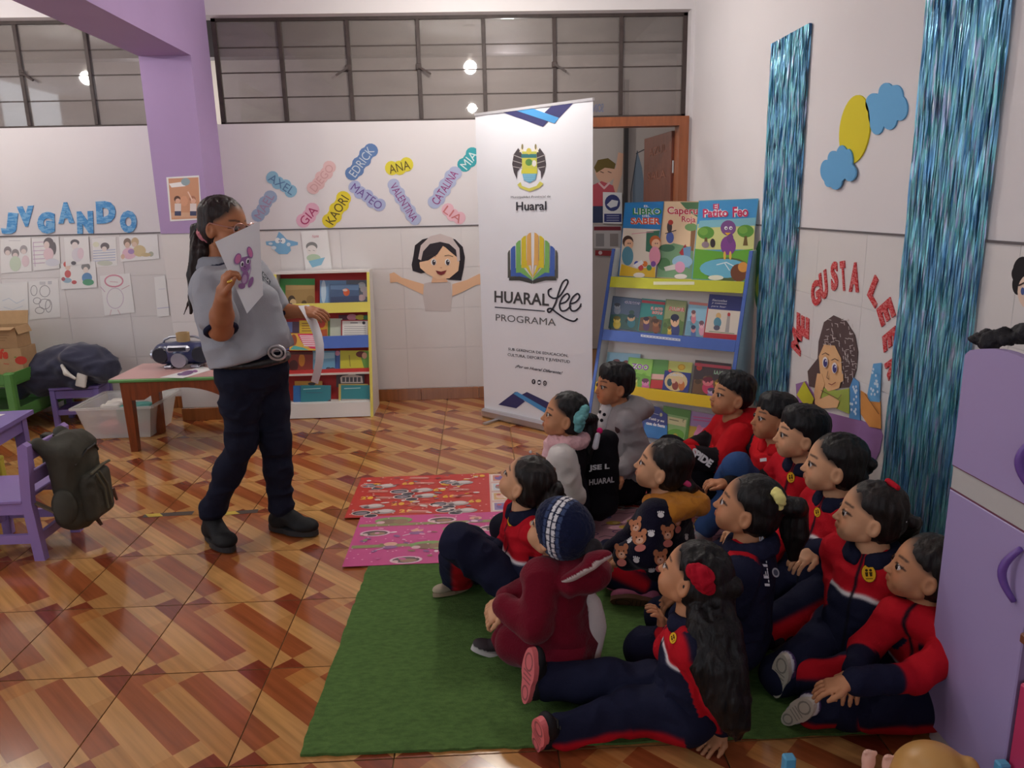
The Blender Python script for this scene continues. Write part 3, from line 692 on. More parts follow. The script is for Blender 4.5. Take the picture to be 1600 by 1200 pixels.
paper('pencil sketch of three children, topmost at the start of the row', [(1, 374), (48, 371), (50, 424), (2, 427)], kids_pencil)
def reader(P):
    for k in range(6): P.line([(52, 379+k*6.5), (70, 378+k*6.5)], 1.2, (196, 160, 190))
    P.line([(52, 379), (55, 416)], 1, (190, 150, 186)).ell(76, 380, 8, 9, (70, 62, 68)).ell(84, 388, 4, 10, (70, 62, 68)).ell(73, 383, 4.5, 6, (232, 208, 200)).ell(76, 397, 8, 10, (232, 196, 204)).ell(82, 410, 11, 6, (214, 214, 226))
paper('drawing of a dark haired girl by a pink bookshelf', [(50, 373), (92, 370), (95, 419), (53, 423)], reader)
def boy_d(P): P.ell(117, 379, 7, 5, (54, 48, 54)).ell(117, 384, 5, 6, (238, 224, 220)).ell(121, 398, 9, 11, (222, 214, 224)).ell(126, 396, 5, 9, (228, 196, 208)).ell(115, 411, 4, 3, (60, 56, 64))
paper('faint drawing of a kneeling child with black hair', [(100, 371), (138, 369), (141, 412), (103, 416)], boy_d)
def bed_d(P):
    for k in range(5): P.line([(146, 392+k*4), (180, 390+k*4)], 1.5, (170, 178, 206))
    P.ell(164, 385, 7, 6, (70, 60, 64)).ell(163, 389, 4, 4, (234, 216, 208)).ell(164, 411, 12, 4, (190, 196, 176)).ell(150, 382, 5, 4, (222, 222, 190))
paper('drawing of a child in a striped bed, second from the column', [(144, 373), (181, 370), (184, 415), (147, 418)], bed_d)
def pair_d(P):
    P.ell(199, 379, 6, 7, (110, 84, 66)).ell(199, 383, 4, 5, (220, 180, 156)).ell(211, 378, 6, 7, (196, 160, 110)).ell(210, 382, 4, 4, (226, 190, 166)).ell(202, 396, 11, 9, (230, 176, 196)).ell(218, 392, 10, 9, (206, 180, 120)).ell(205, 393, 5, 4, (150, 110, 180)).ell(236, 397, 4, 4, (160, 164, 140)).ell(192, 401, 3, 4, (220, 170, 140)).ell(228, 398, 8, 3, (196, 168, 110))
paper('coloured drawing of two children cuddling, last of the row by the column', [(186, 370), (246, 366), (249, 404), (189, 409)], pair_d)
def rb(P):
    P.ell(105, 413, 6, 5, (204, 56, 50)).ell(106, 418, 4, 4, (232, 196, 176)).ell(106, 428, 5, 6, (200, 60, 60)).ell(105, 438, 7, 4, (130, 170, 196)).ell(116, 441, 4, 3, (190, 50, 54)).ell(99, 436, 3, 3, (150, 50, 60))
    P.ell(134, 417, 7, 6, (104, 104, 104)).ell(134, 422, 4, 5, (236, 220, 208)).ell(136, 434, 8, 8, (60, 120, 180)).ell(138, 441, 9, 5, (50, 140, 90))
paper('brightly coloured drawing of two seated children, red cap and green trousers', [(93, 412), (149, 408), (152, 449), (96, 452)], rb)
paper('very pale blue sketch sheet behind the cardboard boxes', [(0, 443), (43, 440), (45, 490), (0, 492)], lambda P: P.line([(4, 470), (14, 466), (26, 474), (38, 468)], .8, (180, 196, 214)).line([(6, 480), (20, 484), (36, 478)], .8, (190, 200, 216)))
def curly(P):
    for x, y, a, b in ((53, 454, 5, 8), (70, 455, 8, 9), (58, 470, 6, 5), (70, 475, 9, 8), (62, 485, 7, 5), (76, 478, 5, 10)): P.loop(x, y, a, b, .9, (120, 114, 120), n=12)
    P.rect(62, 440, 71, 445, (200, 198, 202)).rect(75, 439, 81, 444, (196, 194, 200))
paper('black line drawing of round faces next to the cardboard boxes', [(41, 440), (91, 436), (95, 495), (46, 500)], curly)
def pinkfig(P): P.loop(178, 439, 14, 9, 2.2, (206, 110, 136), n=18).loop(180, 466, 13, 16, 1, (196, 170, 196)).line([(164, 456), (157, 448)], 1, (190, 150, 180)).line([(190, 452), (202, 446)], 1, (200, 150, 160)).line([(172, 440), (184, 441)], .8, (200, 130, 150)).line([(174, 484), (172, 492)], 1, (210, 160, 170)).line([(184, 484), (188, 491)], 1, (210, 160, 170))
paper('drawing of a round figure with a pink ring head', [(156, 431), (203, 427), (211, 488), (164, 493)], pinkfig)
paper('pale lilac striped sheet beside the foot of the purple column', [(241, 433), (258, 431), (265, 493), (246, 495)], lambda P: P.line([(246, 482), (264, 480)], 1, (170, 166, 206)).line([(248, 452), (258, 451)], .8, (200, 198, 220)))
def boybowl(P):
    P.ell(487, 385, 9, 7, (96, 96, 96)).ell(487, 391, 8, 8, (236, 228, 222)).line([(482, 391), (485, 392)], .8, INK).line([(489, 391), (492, 392)], .8, INK).ell(490, 403, 11, 6, (170, 200, 160)).poly([(482, 408), (508, 402), (502, 414), (488, 418)], (96, 170, 206)).text('Name', (488, 372), (498, 371), (488, 367), (214, 150, 160))
paper('drawing of a boy with a blue bowl, beside the blue cutout', [(470, 362), (511, 359), (519, 421), (478, 426)], boybowl)
# paper poster in a plastic sleeve on the column
def poster(P):
    P.poly([(263, 279), (310, 277), (313, 341), (268, 343)], (206, 152, 120)).poly([(264, 287), (285, 284), (290, 291), (268, 293)], (244, 240, 240)).ell(290, 284, 7, 6, (150, 168, 176)).rect(268, 332, 311, 340, (214, 170, 140))
    for x, c in ((277, (90, 60, 50)), (301, (176, 120, 96))): P.ell(x, 311, 5, 5, c).ell(x+1, 314, 4, 4, (226, 180, 156)).rect(x-4, 318, x+6, 330, (228, 214, 210)).rect(x-4, 330, x+6, 337, (70, 74, 104))
    P.ell(288, 314, 6, 8, (218, 160, 128)).line([(294, 300), (300, 312)], 2, (236, 206, 190))
flat_thing('poster', 'brown poster of children in a clear sleeve on the purple column', 'poster', (0, 5.402, 1), BU, BV, [(260, 277), (311, 274), (316, 343), (266, 346)], poster, .0015)
# paper figures
def cutout(name, label, cat, O, plane, parts, group=None, step=.0016):
    """layers of cut paper: (part name, outline in photo pixels, colour); the first is the backing"""
    root = None; Pp = Print(O, *PLANES[plane], px=True); h = .0006
    for nm, pts, col in parts:
        q = [Pp.P(*p)+Pp.n*h for p in pts]; a = sum(np.cross(q[i]-q[0], q[(i+1) % len(q)]-q[0])@Pp.n for i in range(len(q)))
        mb = MB(); mb.prism(q if a > 0 else q[::-1], Pp.n*step, col); h += step*.6
        o = mb.build(name if root is None else nm, FOAM, root)
        if root is None: root = tag(o, label, cat, group)
    return root, h+step
g = lambda x, y: (590+x/4.285, 220+y/4.285)
G = lambda L: [g(*p) for p in L]
root, h = cutout('paper_girl', 'paper girl with black hair and open arms between bookcase and banner', 'paper figure', BOT, 'b', [
    ('dress', G([(312, 955), (420, 930), (490, 948), (500, 1040), (490, 1140), (320, 1140), (302, 1030)]), (200, 190, 188)),
    ('hair', G([(300, 660), (250, 700), (240, 770), (228, 830), (235, 870), (290, 888), (330, 880), (480, 930), (560, 935), (578, 850), (585, 780), (570, 710), (520, 660), (420, 630)]), (46, 42, 48)),
    ('arm', G([(80, 890), (110, 880), (160, 915), (310, 960), (305, 1030), (210, 985), (130, 945), (85, 950)]), (230, 186, 150)),
    ('arm', G([(500, 960), (600, 930), (680, 890), (700, 900), (702, 960), (660, 965), (560, 1015), (500, 1040)]), (230, 186, 150)),
    ('neck', G([(370, 900), (450, 900), (470, 945), (360, 950)]), (226, 180, 146)),
    ('face', G([(300, 800), (330, 740), (430, 700), (520, 750), (548, 810), (540, 870), (480, 920), (400, 925), (330, 890), (285, 850), (280, 815)]), (234, 192, 156)),
    ('fringe', G([(290, 810), (285, 750), (330, 690), (430, 660), (520, 700), (545, 790), (490, 745), (440, 700), (400, 760), (340, 800)]), (52, 47, 54)),
    ('headband', G([(272, 790), (290, 700), (350, 640), (420, 622), (500, 650), (548, 720), (552, 800), (535, 810), (525, 730), (480, 690), (420, 676), (350, 690), (305, 740), (292, 800)]), (206, 192, 190))])
P = Print(np.array(BOT)+V3(0, -h, 0), BU, BV, px=True)
for ex in (375, 468): P.ell(*g(ex, 812), 4.2, 5.2, (240, 236, 234)).ell(*g(ex+2, 814), 2.8, 4.4, (60, 52, 60)).ell(*g(ex+5, 806), 1, 1.2, (235, 235, 235))
P.poly(G([(388, 868), (425, 876), (462, 866), (448, 890), (425, 900), (402, 890)]), (120, 40, 44)).ell(*g(425, 850), 2, 1, (210, 160, 130)).line(G([(330, 775), (360, 765), (390, 772)]), .8, (60, 50, 50)).line(G([(450, 770), (475, 765), (505, 775)]), .8, (60, 50, 50))
P.build('face_print', root)
b = lambda x, y: (250+x/4.571, 280+y/4.571)
root, h = cutout('blue_paper_figure', 'sky blue paper figure with white eyes and wings beside the drawing of a boy', 'paper figure', BOT, 'b', [
    ('body', [b(*p) for p in [(850, 375), (880, 400), (905, 430), (985, 450), (985, 470), (930, 480), (935, 510), (910, 535), (850, 535), (820, 510), (815, 480), (760, 470), (755, 445), (820, 440), (835, 410)]], (128, 178, 214))])
P = Print(np.array(BOT)+V3(0, -h, 0), BU, BV, px=True); P.ell(*b(840, 438), 4, 4.4, (236, 238, 240)).ell(*b(878, 440), 4, 4.4, (236, 238, 240)).ell(*b(812, 490), 4, 3, (214, 226, 236)).ell(*b(918, 466), 3, 3, (214, 226, 236)).ell(*b(790, 460), 3.4, 2, (206, 222, 234)).ell(*b(852, 440), 1, 1.3, (90, 110, 140)).ell(*b(866, 441), 1, 1.3, (90, 110, 140)); P.build('face_print', root)
# ================================================================== WALL DECORATION, RIGHT WALL
RO, ROT = (XW, 0, 1), (XW-.0035, 0, 1)
r4 = lambda L: [(1080+x/3.077, y/3.077) for x, y in L]
root, h = cutout('foam_sun', 'yellow foam sun disc between two blue clouds on the white wall', 'sun cutout', RO, 'r', [('disc', ellpts(1337.4, 202, 23.5, 54, 36, 7), (216, 200, 40))], step=.006)
def cloud(lobes, n=72):
    """outline of a union of ellipses, star shaped about its middle"""
    cx, cy = np.mean([l[:2] for l in lobes], 0); out = []
    for t in np.linspace(0, 2*math.pi, n, endpoint=False):
        d = np.array([math.cos(t), math.sin(t)]); best = 0
        for x, y, a, b_ in lobes:
            p = np.array([(cx-x)/a, (cy-y)/b_]); q = np.array([d[0]/a, d[1]/b_]); A, B, C = q@q, 2*p@q, p@p-1; D = B*B-4*A*C
            if D > 0: best = max(best, (-B+math.sqrt(D))/(2*A))
        out.append((cx+d[0]*best, cy+d[1]*best))
    return out
q = lambda x, y, a, b_: (1080+x/3.077, y/3.077, a/3.077, b_/3.077)
cutout('foam_cloud', 'larger blue foam cloud at the upper side of the yellow sun', 'cloud cutout', RO, 'r', [('cloud', cloud([q(950, 520, 70, 80), q(945, 450, 38, 52), q(990, 460, 34, 52), q(1012, 520, 34, 60), q(885, 500, 40, 52), q(900, 590, 34, 58), q(960, 570, 36, 54), q(888, 550, 30, 60)]), (104, 170, 218))], step=.006)
cutout('foam_cloud', 'smaller blue foam cloud overlapping the lower edge of the yellow sun', 'cloud cutout', (XW-.0075, 0, 1), 'r', [('cloud', cloud([q(712, 805, 50, 70), q(688, 765, 26, 40), q(730, 740, 24, 42), q(760, 770, 22, 55), q(768, 830, 30, 42), q(700, 870, 30, 42), q(655, 820, 28, 52), q(668, 870, 22, 30)]), (100, 164, 212))], step=.006)
z6 = lambda x, y: (1200+x/3, 360+y/3)
for k, (ch, bl, br, tl) in enumerate([('M', (155, 575), (120, 480), (112, 560)) and ('M', (150, 578), (158, 500), (115, 540)), ('E', (188, 500), (190, 420), (142, 470)), ('G', (215, 355), (248, 330), (205, 262)), ('U', (255, 318), (282, 300), (245, 215)), ('S', (303, 275), (328, 265), (300, 165)), ('T', (350, 272), (368, 270), (343, 158)), ('A', (388, 275), (424, 278), (394, 162)), ('L', (475, 300), (505, 352), (505, 222)), ('E', (520, 372), (540, 440), (572, 325)), ('E', (546, 500), (552, 562), (596, 458)), ('R', (556, 630), (572, 695), (598, 600))]):
    bl, br, tl = [np.array(q_, float) for q_ in (bl, br, tl)]; cq = (br+tl)/2; bl, br, tl = [cq+(q_-cq)*1.22 for q_ in (bl, br, tl)]
    o = foam_letter('foam_letter', ch, z6(*bl), z6(*br), z6(*tl), None, ROT, 'r', 'red speckled foam letter %s, %s of the arch on the tiles' % (ch, ['lowest', 'second from the lowest end', 'third', 'fourth', 'fifth', 'sixth', 'seventh', 'eighth', 'ninth', 'tenth', 'last'][k]), 'red foam phrase on the wall', .005, .05, True)
    o.data.materials.clear(); o.data.materials.append(FOAMR)
Z = lambda L: [z6(*p) for p in L]
HB, SKP = (92, 74, 74), (226, 178, 130)
root, h = cutout('paper_reader', 'big paper girl with brown mosaic hair and purple sweater on the tiled wall', 'paper figure', ROT, 'r', [
    ('sweater', Z([(132, 720), (180, 706), (270, 850), (390, 880), (440, 890), (530, 930), (540, 960), (525, 1040), (490, 1110), (455, 1125), (300, 980), (262, 905), (140, 850)]), (152, 110, 162)),
    ('hair', Z([(240, 520), (265, 430), (310, 398), (370, 425), (410, 490), (425, 570), (418, 650), (390, 735), (330, 740), (260, 700), (230, 740), (195, 730), (188, 660), (235, 600)]), HB),
    ('book', Z([(385, 740), (405, 690), (430, 710), (436, 890), (385, 880)]), (92, 150, 206)),
    ('book', Z([(440, 750), (470, 770), (532, 800), (535, 930), (480, 920), (440, 860)]), (216, 146, 78)),
    ('arm', Z([(472, 770), (500, 625), (538, 620), (530, 805), (480, 800)]), (104, 164, 210)),
    ('collar', Z([(250, 735), (330, 750), (388, 740), (388, 860), (340, 840), (260, 800)]), (160, 176, 82)),
    ('face', Z([(246, 590), (270, 535), (320, 540), (350, 600), (355, 690), (340, 740), (290, 755), (262, 720), (250, 650)]), SKP),
    ('ear', Z([(340, 680), (360, 670), (362, 705), (345, 715)]), SKP),
    ('hand', Z([(225, 760), (240, 670), (262, 672), (275, 720), (252, 790), (235, 830)]), SKP),
    ('hand', Z([(228, 800), (300, 770), (345, 800), (335, 830), (262, 835), (235, 825)]), SKP),
    ('sleeve', Z([(145, 770), (180, 708), (226, 790), (205, 850)]), (196, 194, 52)),
    ('sleeve', Z([(200, 850), (235, 815), (295, 870), (270, 908)]), (190, 190, 50))])
P = Print(np.array(ROT)+V3(-h, 0, 0), *PLANES['r'], px=True)
for ex, ey in ((268, 618), (312, 645)): P.ell(*z6(ex, ey), 4.2, 8.5, (236, 230, 228)).ell(*z6(ex+1, ey+3), 3.2, 6.5, (58, 52, 120)).ell(*z6(ex+4, ey-6), 1, 1.6, (235, 235, 240)).line(Z([(ex-14, ey-36), (ex+2, ey-44), (ex+18, ey-34)]), 1, (70, 50, 50))
P.line(Z([(282, 660), (276, 690), (286, 698)]), 1, (120, 80, 60)).line(Z([(285, 718), (300, 724), (318, 712)]), 1.2, (150, 60, 60)).line(Z([(250, 750), (330, 790), (345, 770)]), 1, (110, 80, 60)).line(Z([(455, 765), (520, 860)]), 1, (120, 76, 40))
rr = random.Random(4)
for _ in range(120):                                        # gaps of white wall between the glued paper scraps
    t, s = rr.uniform(0, 6.28), math.sqrt(rr.random()); x, y = 345+80*s*math.cos(t), 560+165*s*math.sin(t)
    if y < 740 and not (x < 352 and y > 535): P.line(Z([(x, y), (x+rr.choice([-14, 12, 16]), y+rr.uniform(-5, 5))] if rr.random() < .6 else [(x, y), (x+2, y+14)]), .9, (198, 186, 184))
for _ in range(16): x, y = 395+rr.uniform(0, 30), 730+rr.uniform(0, 130); P.ell(*z6(x, y), 1.5, 2.4, (206, 222, 238), n=7)
for _ in range(16): x, y = 492+rr.uniform(0, 36), 640+rr.uniform(0, 130); P.ell(*z6(x, y), 1.5, 2.4, (206, 222, 238), n=7)
P.build('face_print', root)
# tree cutout by the bookcase, paper figure above the toy fridge
root, h = cutout('paper_tree', 'green paper tree partly behind the blue foil curtain by the bookcase', 'paper figure', ROT, 'r', [
    ('crown', cloud([(1190, 400, 9, 26), (1196, 430, 10, 30), (1188, 460, 8, 26), (1196, 490, 8, 24), (1186, 430, 6, 40)]), (44, 122, 74)), ('leaf', ellpts(1187, 445, 5, 20, 12, 5), (150, 182, 64)), ('leaf', ellpts(1195, 420, 4, 18, 12, -8), (120, 170, 70)), ('leaf', ellpts(1191, 486, 4, 12, 12, 8), (70, 150, 80))])
root, h = cutout('paper_doll', 'paper figure with curly black hair on the wall above the fridge', 'paper figure', RO, 'r', [
    ('dress', [(1578, 500), (1588, 482), (1640, 482), (1650, 540), (1578, 536)], (206, 204, 210)),
    ('hair', cloud([(1600, 425, 16, 24), (1592, 445, 9, 16), (1610, 410, 16, 10), (1590, 428, 8, 12), (1630, 430, 20, 30)]), (32, 28, 32)),
    ('face', ellpts(1612, 456, 20, 28, 20), (232, 204, 184))])
P = Print(np.array(RO)+V3(-h, 0, 0), *PLANES['r'], px=True); P.ell(1598, 455, 3, 6, (70, 90, 150)).line([(1592, 446), (1600, 442)], 2.4, (60, 44, 44)).ell(1626, 455, 3, 6, (70, 90, 150)); P.build('face_print', root)
# foil fringe curtains
def foil_mat():
    m = mat('blue_foil', None, .36, .62); nt = m.node_tree; b_ = nt.nodes['Principled BSDF']
    tc = nt.nodes.new('ShaderNodeTexCoord'); n = nt.nodes.new('ShaderNodeTexNoise'); mp = nt.nodes.new('ShaderNodeMapping'); mp.inputs['Scale'].default_value = (1, 34, 5)
    nt.links.new(tc.outputs['Object'], mp.inputs[0]); nt.links.new(mp.outputs[0], n.inputs['Vector']); n.inputs['Scale'].default_value = 1.2; n.inputs['Detail'].default_value = 3
    r = nt.nodes.new('ShaderNodeValToRGB'); el = r.color_ramp.elements; el[0].position = .3; el[0].color = lin((84, 146, 196)); el[1].position = .72; el[1].color = lin((206, 226, 238))
    e = el.new(.45); e.color = lin((128, 182, 218)); e = el.new(.56); e.color = lin((132, 206, 210)); e = el.new(.64); e.color = lin((176, 188, 226))
    nt.links.new(n.outputs[0], r.inputs[0]); nt.links.new(r.outputs[0], b_.inputs['Base Color'])
    v = nt.nodes.new('ShaderNodeTexVoronoi'); v.inputs['Scale'].default_value = 150; nt.links.new(tc.outputs['Object'], v.inputs['Vector'])
    bp = nt.nodes.new('ShaderNodeBump'); bp.inputs['Strength'].default_value = .55; bp.inputs['Distance'].default_value = .004; nt.links.new(v.outputs['Color'], bp.inputs['Height']); nt.links.new(bp.outputs[0], b_.inputs['Normal']); return m
FOIL = foil_mat(); BACKF = mat('foil_band', (58, 92, 140), .4, .6)
def foil_curtain(label, y0, y1, ztop, zbot, seed):
    rg = np.random.RandomState(seed); mb = MB(); W = abs(y1-y0); yy0 = min(y0, y1)
    e = empty('foil_curtain', (XW-.02, (y0+y1)/2, ztop), label, 'curtain', 'foil fringe curtains')
    k = MB(); k.box((XW-.02, yy0, ztop-.05), (XW-.002, yy0+W, ztop), bev=.003); k.build('header_band', BACKF, e)
    n = int(W/.0046); seg = 44
    for layer in range(2):
        for i in range(n):
            y = yy0+(i+rg.rand())*W/n; wd = rg.uniform(.005, .009); x = XW-.008-layer*.012-rg.uniform(0, .006); zb = zbot+rg.uniform(-.02, .06)
            ph = rg.uniform(0, 6.28); vs = []; tw = rg.uniform(-.6, .6)
            for s in range(seg+1):
                t = s/seg; z = ztop-.004-(ztop-zb)*t; sw = .006*math.sin(ph+t*7)*t; a = tw+.8*math.sin(ph*2+t*9+s*.9)+rg.uniform(-.3, .3)
                dx, dy = math.sin(a)*wd/2, math.cos(a)*wd/2
                vs += [(min(x-dx, XW-.002), y+sw-dy, z), (min(x+dx, XW-.002), y+sw+dy, z)]
            mb.add(vs, [[2*s, 2*s+1, 2*s+3, 2*s+2] for s in range(seg)])
    o = mb.build('fringe', FOIL, e); o['kind'] = 'stuff'; return e
foil_curtain('narrow glittering blue foil fringe curtain beside the bookcase', 3.765, 4.225, 2.262, .33, 1)
foil_curtain('wide glittering blue foil fringe curtain behind the toy fridge', 2.345, 2.785, 2.46, .12, 2)
# ================================================================== FURNITURE AND THINGS
YEL = mat('yellow_edge_paint', (222, 208, 96), .45); BLU = mat('blue_board', (78, 110, 190), .45); REDB = mat('red_board', (190, 46, 44), .5); LIME = mat('lime_board', (204, 206, 52), .45); YBRD = mat('yellow_board', (232, 196, 30), .45)
PAGES = mat('page_edges', (232, 226, 214), .8)
BOOKCOVER = mat('book_cover', vcol=True, rough=.3, spec=.5)
def book(label, O, u, v, corners, off, th, col, draw, group, name='book'):
    """a book standing on the plane (O, u, v): cover board, page block and the print of the cover"""
    P0 = Print(O, u, v, px=True); n = P0.n; q = [P0.P(*c) for c in corners]; a = sum(np.cross(q[i]-q[0], q[(i+1) % 4]-q[0])@n for i in range(4))
    mb = MB(); qq = q if a > 0 else q[::-1]; mb.prism([p+n*(off+th-.0015) for p in qq], n*.0015, col); mb.prism([p+n*off for p in qq], n*.0015, col)
    o = tag(mb.build(name, BOOKCOVER), label, 'book', group)
    c = np.mean(q, 0); k = MB(); k.prism([c+(p-c)*.975+n*(off+.0015) for p in qq], n*(th-.003)); k.build('page_block', PAGES, o)
    P = Print(np.asarray(O, float)+n*(off+th+.0004), u, v, px=True); P.poly(corners, col); 
    if draw: draw(P)
    P.build('cover_print', o, BOOKCOVER); return o
def mix(c, k): return tuple(int(v*k) for v in c)
def scene_draw(corners, sky, ground, figs, title=None, tcol=(200, 40, 60), seed=0, band=None):
    """generic picture book cover inside the quad corners = TL, TR, BR, BL"""
    TL, TR, BR, BL = [np.array(c, float) for c in corners]
    def m(s, t): return tuple((TL*(1-s)+TR*s)*(1-t)+(BL*(1-s)+BR*s)*t)
    W = np.linalg.norm(TR-TL); H_ = np.linalg.norm(BL-TL); r = random.Random(seed)
    def f(P):
        P.poly([m(.03, .02), m(.97, .02), m(.97, .62), m(.03, .62)], sky).poly([m(.03, .58), m(.4, .52), m(.97, .6), m(.97, .98), m(.03, .98)], ground)
        for _ in range(5): x, y = m(r.uniform(.1, .9), r.uniform(.45, .8)); P.ell(x, y, W*.09, H_*.07, mix(ground, r.uniform(.65, 1.25)))
        for s, t, sz, c, c2 in figs:
            x, y = m(s, t); P.ell(x, y+sz*H_*.9, W*sz*.8, H_*sz*.9, c).ell(x, y, W*sz*.75, H_*sz*.62, c2).ell(x, y-H_*sz*.35, W*sz*.72, H_*sz*.36, mix(c, .55))
            P.ell(x-W*sz*.25, y+H_*sz*.05, max(.35, W*sz*.09), max(.35, H_*sz*.1), (50, 40, 40), n=8).ell(x+W*sz*.25, y+H_*sz*.05, max(.35, W*sz*.09), max(.35, H_*sz*.1), (50, 40, 40), n=8)
        if band: P.poly([m(0, band[0]), m(1, band[0]), m(1, band[1]), m(0, band[1])], band[2])
        if title:
            for k, (tx, s0, s1, t0, t1) in enumerate(title):
                P.text(tx, m(s0, t1), m(s1, t1), m(s0, t0), (250, 248, 244), .07).text(tx, m(s0, t1), m(s1, t1), m(s0, t0), tcol if not isinstance(tcol, list) else tcol[k], .025)
    return f
# ---------------- low bookcase by the back wall
BX0, BX1 = -1.48, -.795
yf = lambda z: 5.335+.262*z
bc = empty('bookcase', (-1.14, 5.5, 0), 'low white bookcase with yellow edges, red back and yellow and blue ledges', 'bookcase')
for x, nm in ((BX0, 'side_panel'), (BX1-.018, 'side_panel')):
    mb = MB(); mb.prism([(x, yf(0), 0), (x, 5.69, 0), (x, 5.76, 1.015), (x, yf(1.015), 1.015)], (.018, 0, 0)); mb.build(nm, WHITE_BOARD, bc, fix=True)
    mb = MB(); mb.prism([(x-.001, yf(0)-.004, 0), (x-.001, yf(0), 0), (x-.001, yf(1.015), 1.016), (x-.001, yf(1.015)-.004, 1.016)], (.020, 0, 0)); mb.build('edge_band', YEL, bc, fix=True)
def slab(name, z0, z1, dy0, dy1, m, x0=BX0+.018, x1=BX1-.018):
    mb = MB(); mb.prism([(x0, yf(z0)+dy0, z0), (x0, yf(z0)+dy1, z0), (x0, yf(z1)+dy1, z1), (x0, yf(z1)+dy0, z1)], (x1-x0, 0, 0)); return mb.build(name, m, bc, fix=True)
slab('back_panel', .03, 1.01, .115, .127, REDB); slab('base_panel', .005, .105, .0, .015, WHITE_BOARD)
slab('ledge', .735, .805, 0, .014, YEL); slab('ledge', .487, .572, 0, .014, BLU); slab('ledge', .30, .335, .03, .044, REDB)
for z in (.105, .31, .5, .745): 
    mb = MB(); mb.box((BX0+.018, yf(z)+.014, z-.012), (BX1-.018, yf(z)+.115, z)); mb.build('shelf', WHITE_BOARD, bc)
mb = MB(); mb.box((BX0, yf(1.015)-.002, 1.015), (BX1, 5.765, 1.028)); mb.build('top_panel', WHITE_BOARD, bc)
bu, bv = (1, 0, 0), V3(0, .262, 1); bO = V3(0, yf(0), 0)
z7 = lambda x, y: (420+x/4.615, 410+y/4.615)
def lb(label, x0, y0, x1, y1, dep, col, draw=None, th=.008, dy=0):
    c = [z7(x0, y0), z7(x1, y0+dy), z7(x1, y1), z7(x0, y1)]
    return book(label, bO+V3(0, .10-dep, 0), bu, bv, c, 0, th, col, draw(c) if draw else None, 'books in the low bookcase')
lab_ = 'low bookcase'
lb('green book behind the tan one on the top ledge', 82, 118, 332, 308, .005, (72, 158, 84))
lb('tan book with two children printed on it, top ledge of the low bookcase', 122, 165, 332, 310, .022, (158, 128, 78), lambda c: lambda P: P.ell(*z7(165, 275), 6, 8, (70, 56, 40)).ell(*z7(175, 290), 5, 6, (206, 176, 130)).ell(*z7(255, 292), 4, 4, (90, 70, 46)).ell(*z7(300, 270), 6, 7, (140, 110, 64)).poly([z7(125, 168), z7(330, 168), z7(330, 190), z7(125, 200)], (172, 142, 92)))
lb('pale blue booklet at the back of the right hand stack, top ledge', 370, 130, 600, 300, .004, (122, 158, 196), lambda c: lambda P: P.ell(*z7(395, 210), 4, 18, (190, 210, 226)))
lb('dark photograph album with grey cover peeking out behind the sea book', 560, 128, 722, 296, .012, (104, 112, 124), lambda c: lambda P: [P.ell(*z7(670+18*(k % 3), 165+30*k), 6, 5, (170+10*k, 174, 178)) for k in range(4)])
lb('blue sea picture book with an orange spot, top ledge', 440, 160, 650, 298, .026, (78, 98, 130), lambda c: lambda P: P.poly([z7(445, 165), z7(648, 165), z7(648, 200), z7(445, 195)], (100, 126, 160)).poly([z7(445, 250), z7(648, 240), z7(648, 295), z7(445, 295)], (66, 78, 108)).ell(*z7(560, 215), 5, 6, (206, 96, 60)).ell(*z7(550, 200), 4, 2, (220, 190, 180)))
lb('lilac blue book at the far end of the second tier', 130, 430, 180, 505, .01, (120, 138, 196))
lb('dark violet book next to the yellow one in the second tier', 172, 428, 222, 508, .014, (84, 60, 84))
lb('yellow text book in the second tier', 222, 420, 345, 510, .02, (222, 188, 56), lambda c: lambda P: [P.line([z7(240, 440+k*18), z7(330, 440+k*18)], 1.4, (150, 100, 50)) for k in range(4)])
lb('orange and yellow book in the middle of the second tier', 335, 405, 425, 540, .012, (214, 158, 48), lambda c: lambda P: P.ell(*z7(380, 440), 6, 7, (200, 70, 50)).poly([z7(350, 490), z7(420, 480), z7(420, 535), z7(350, 535)], (190, 90, 50)))
lb('pale green lined booklet in the second tier', 425, 405, 530, 538, .008, (200, 206, 186), lambda c: lambda P: P.rect(*z7(427, 408), *z7(442, 536), (90, 120, 60)))
lb('dark book with coloured top edge behind the white list, second tier', 505, 380, 722, 470, .004, (92, 50, 70), lambda c: lambda P: P.ell(*z7(600, 395), 8, 5, (220, 150, 170)).ell(*z7(660, 396), 8, 4, (210, 196, 80)).ell(*z7(700, 398), 4, 4, (70, 130, 80)))
lb('white list with red border in the second tier', 522, 415, 722, 538, .024, (170, 60, 60), lambda c: lambda P: (P.poly([z7(530, 422), z7(714, 422), z7(714, 534), z7(530, 534)], (232, 228, 220)), [P.line([z7(545, 462+k*15), z7(700, 462+k*15)], 1, (170, 166, 166)) for k in range(5)], P.ell(*z7(685, 436), 2.5, 2.5, (60, 60, 70)), P.line([z7(590, 436), z7(640, 436)], 1.4, (120, 116, 120))))
lb('yellow and pink striped book lying over the blue ledge', 150, 512, 350, 635, .108, (222, 176, 70), lambda c: lambda P: (P.poly([z7(205, 515), z7(345, 515), z7(345, 625), z7(300, 620), z7(240, 580)], (216, 52, 96)), [P.line([z7(225+k*6, 530+k*14), z7(338, 532+k*14)], 2, (240, 214, 220)) for k in range(6)], P.ell(*z7(180, 560), 5, 9, (160, 80, 50)), P.poly([z7(155, 628), z7(180, 600), z7(250, 615), z7(290, 633)], (90, 180, 170))))
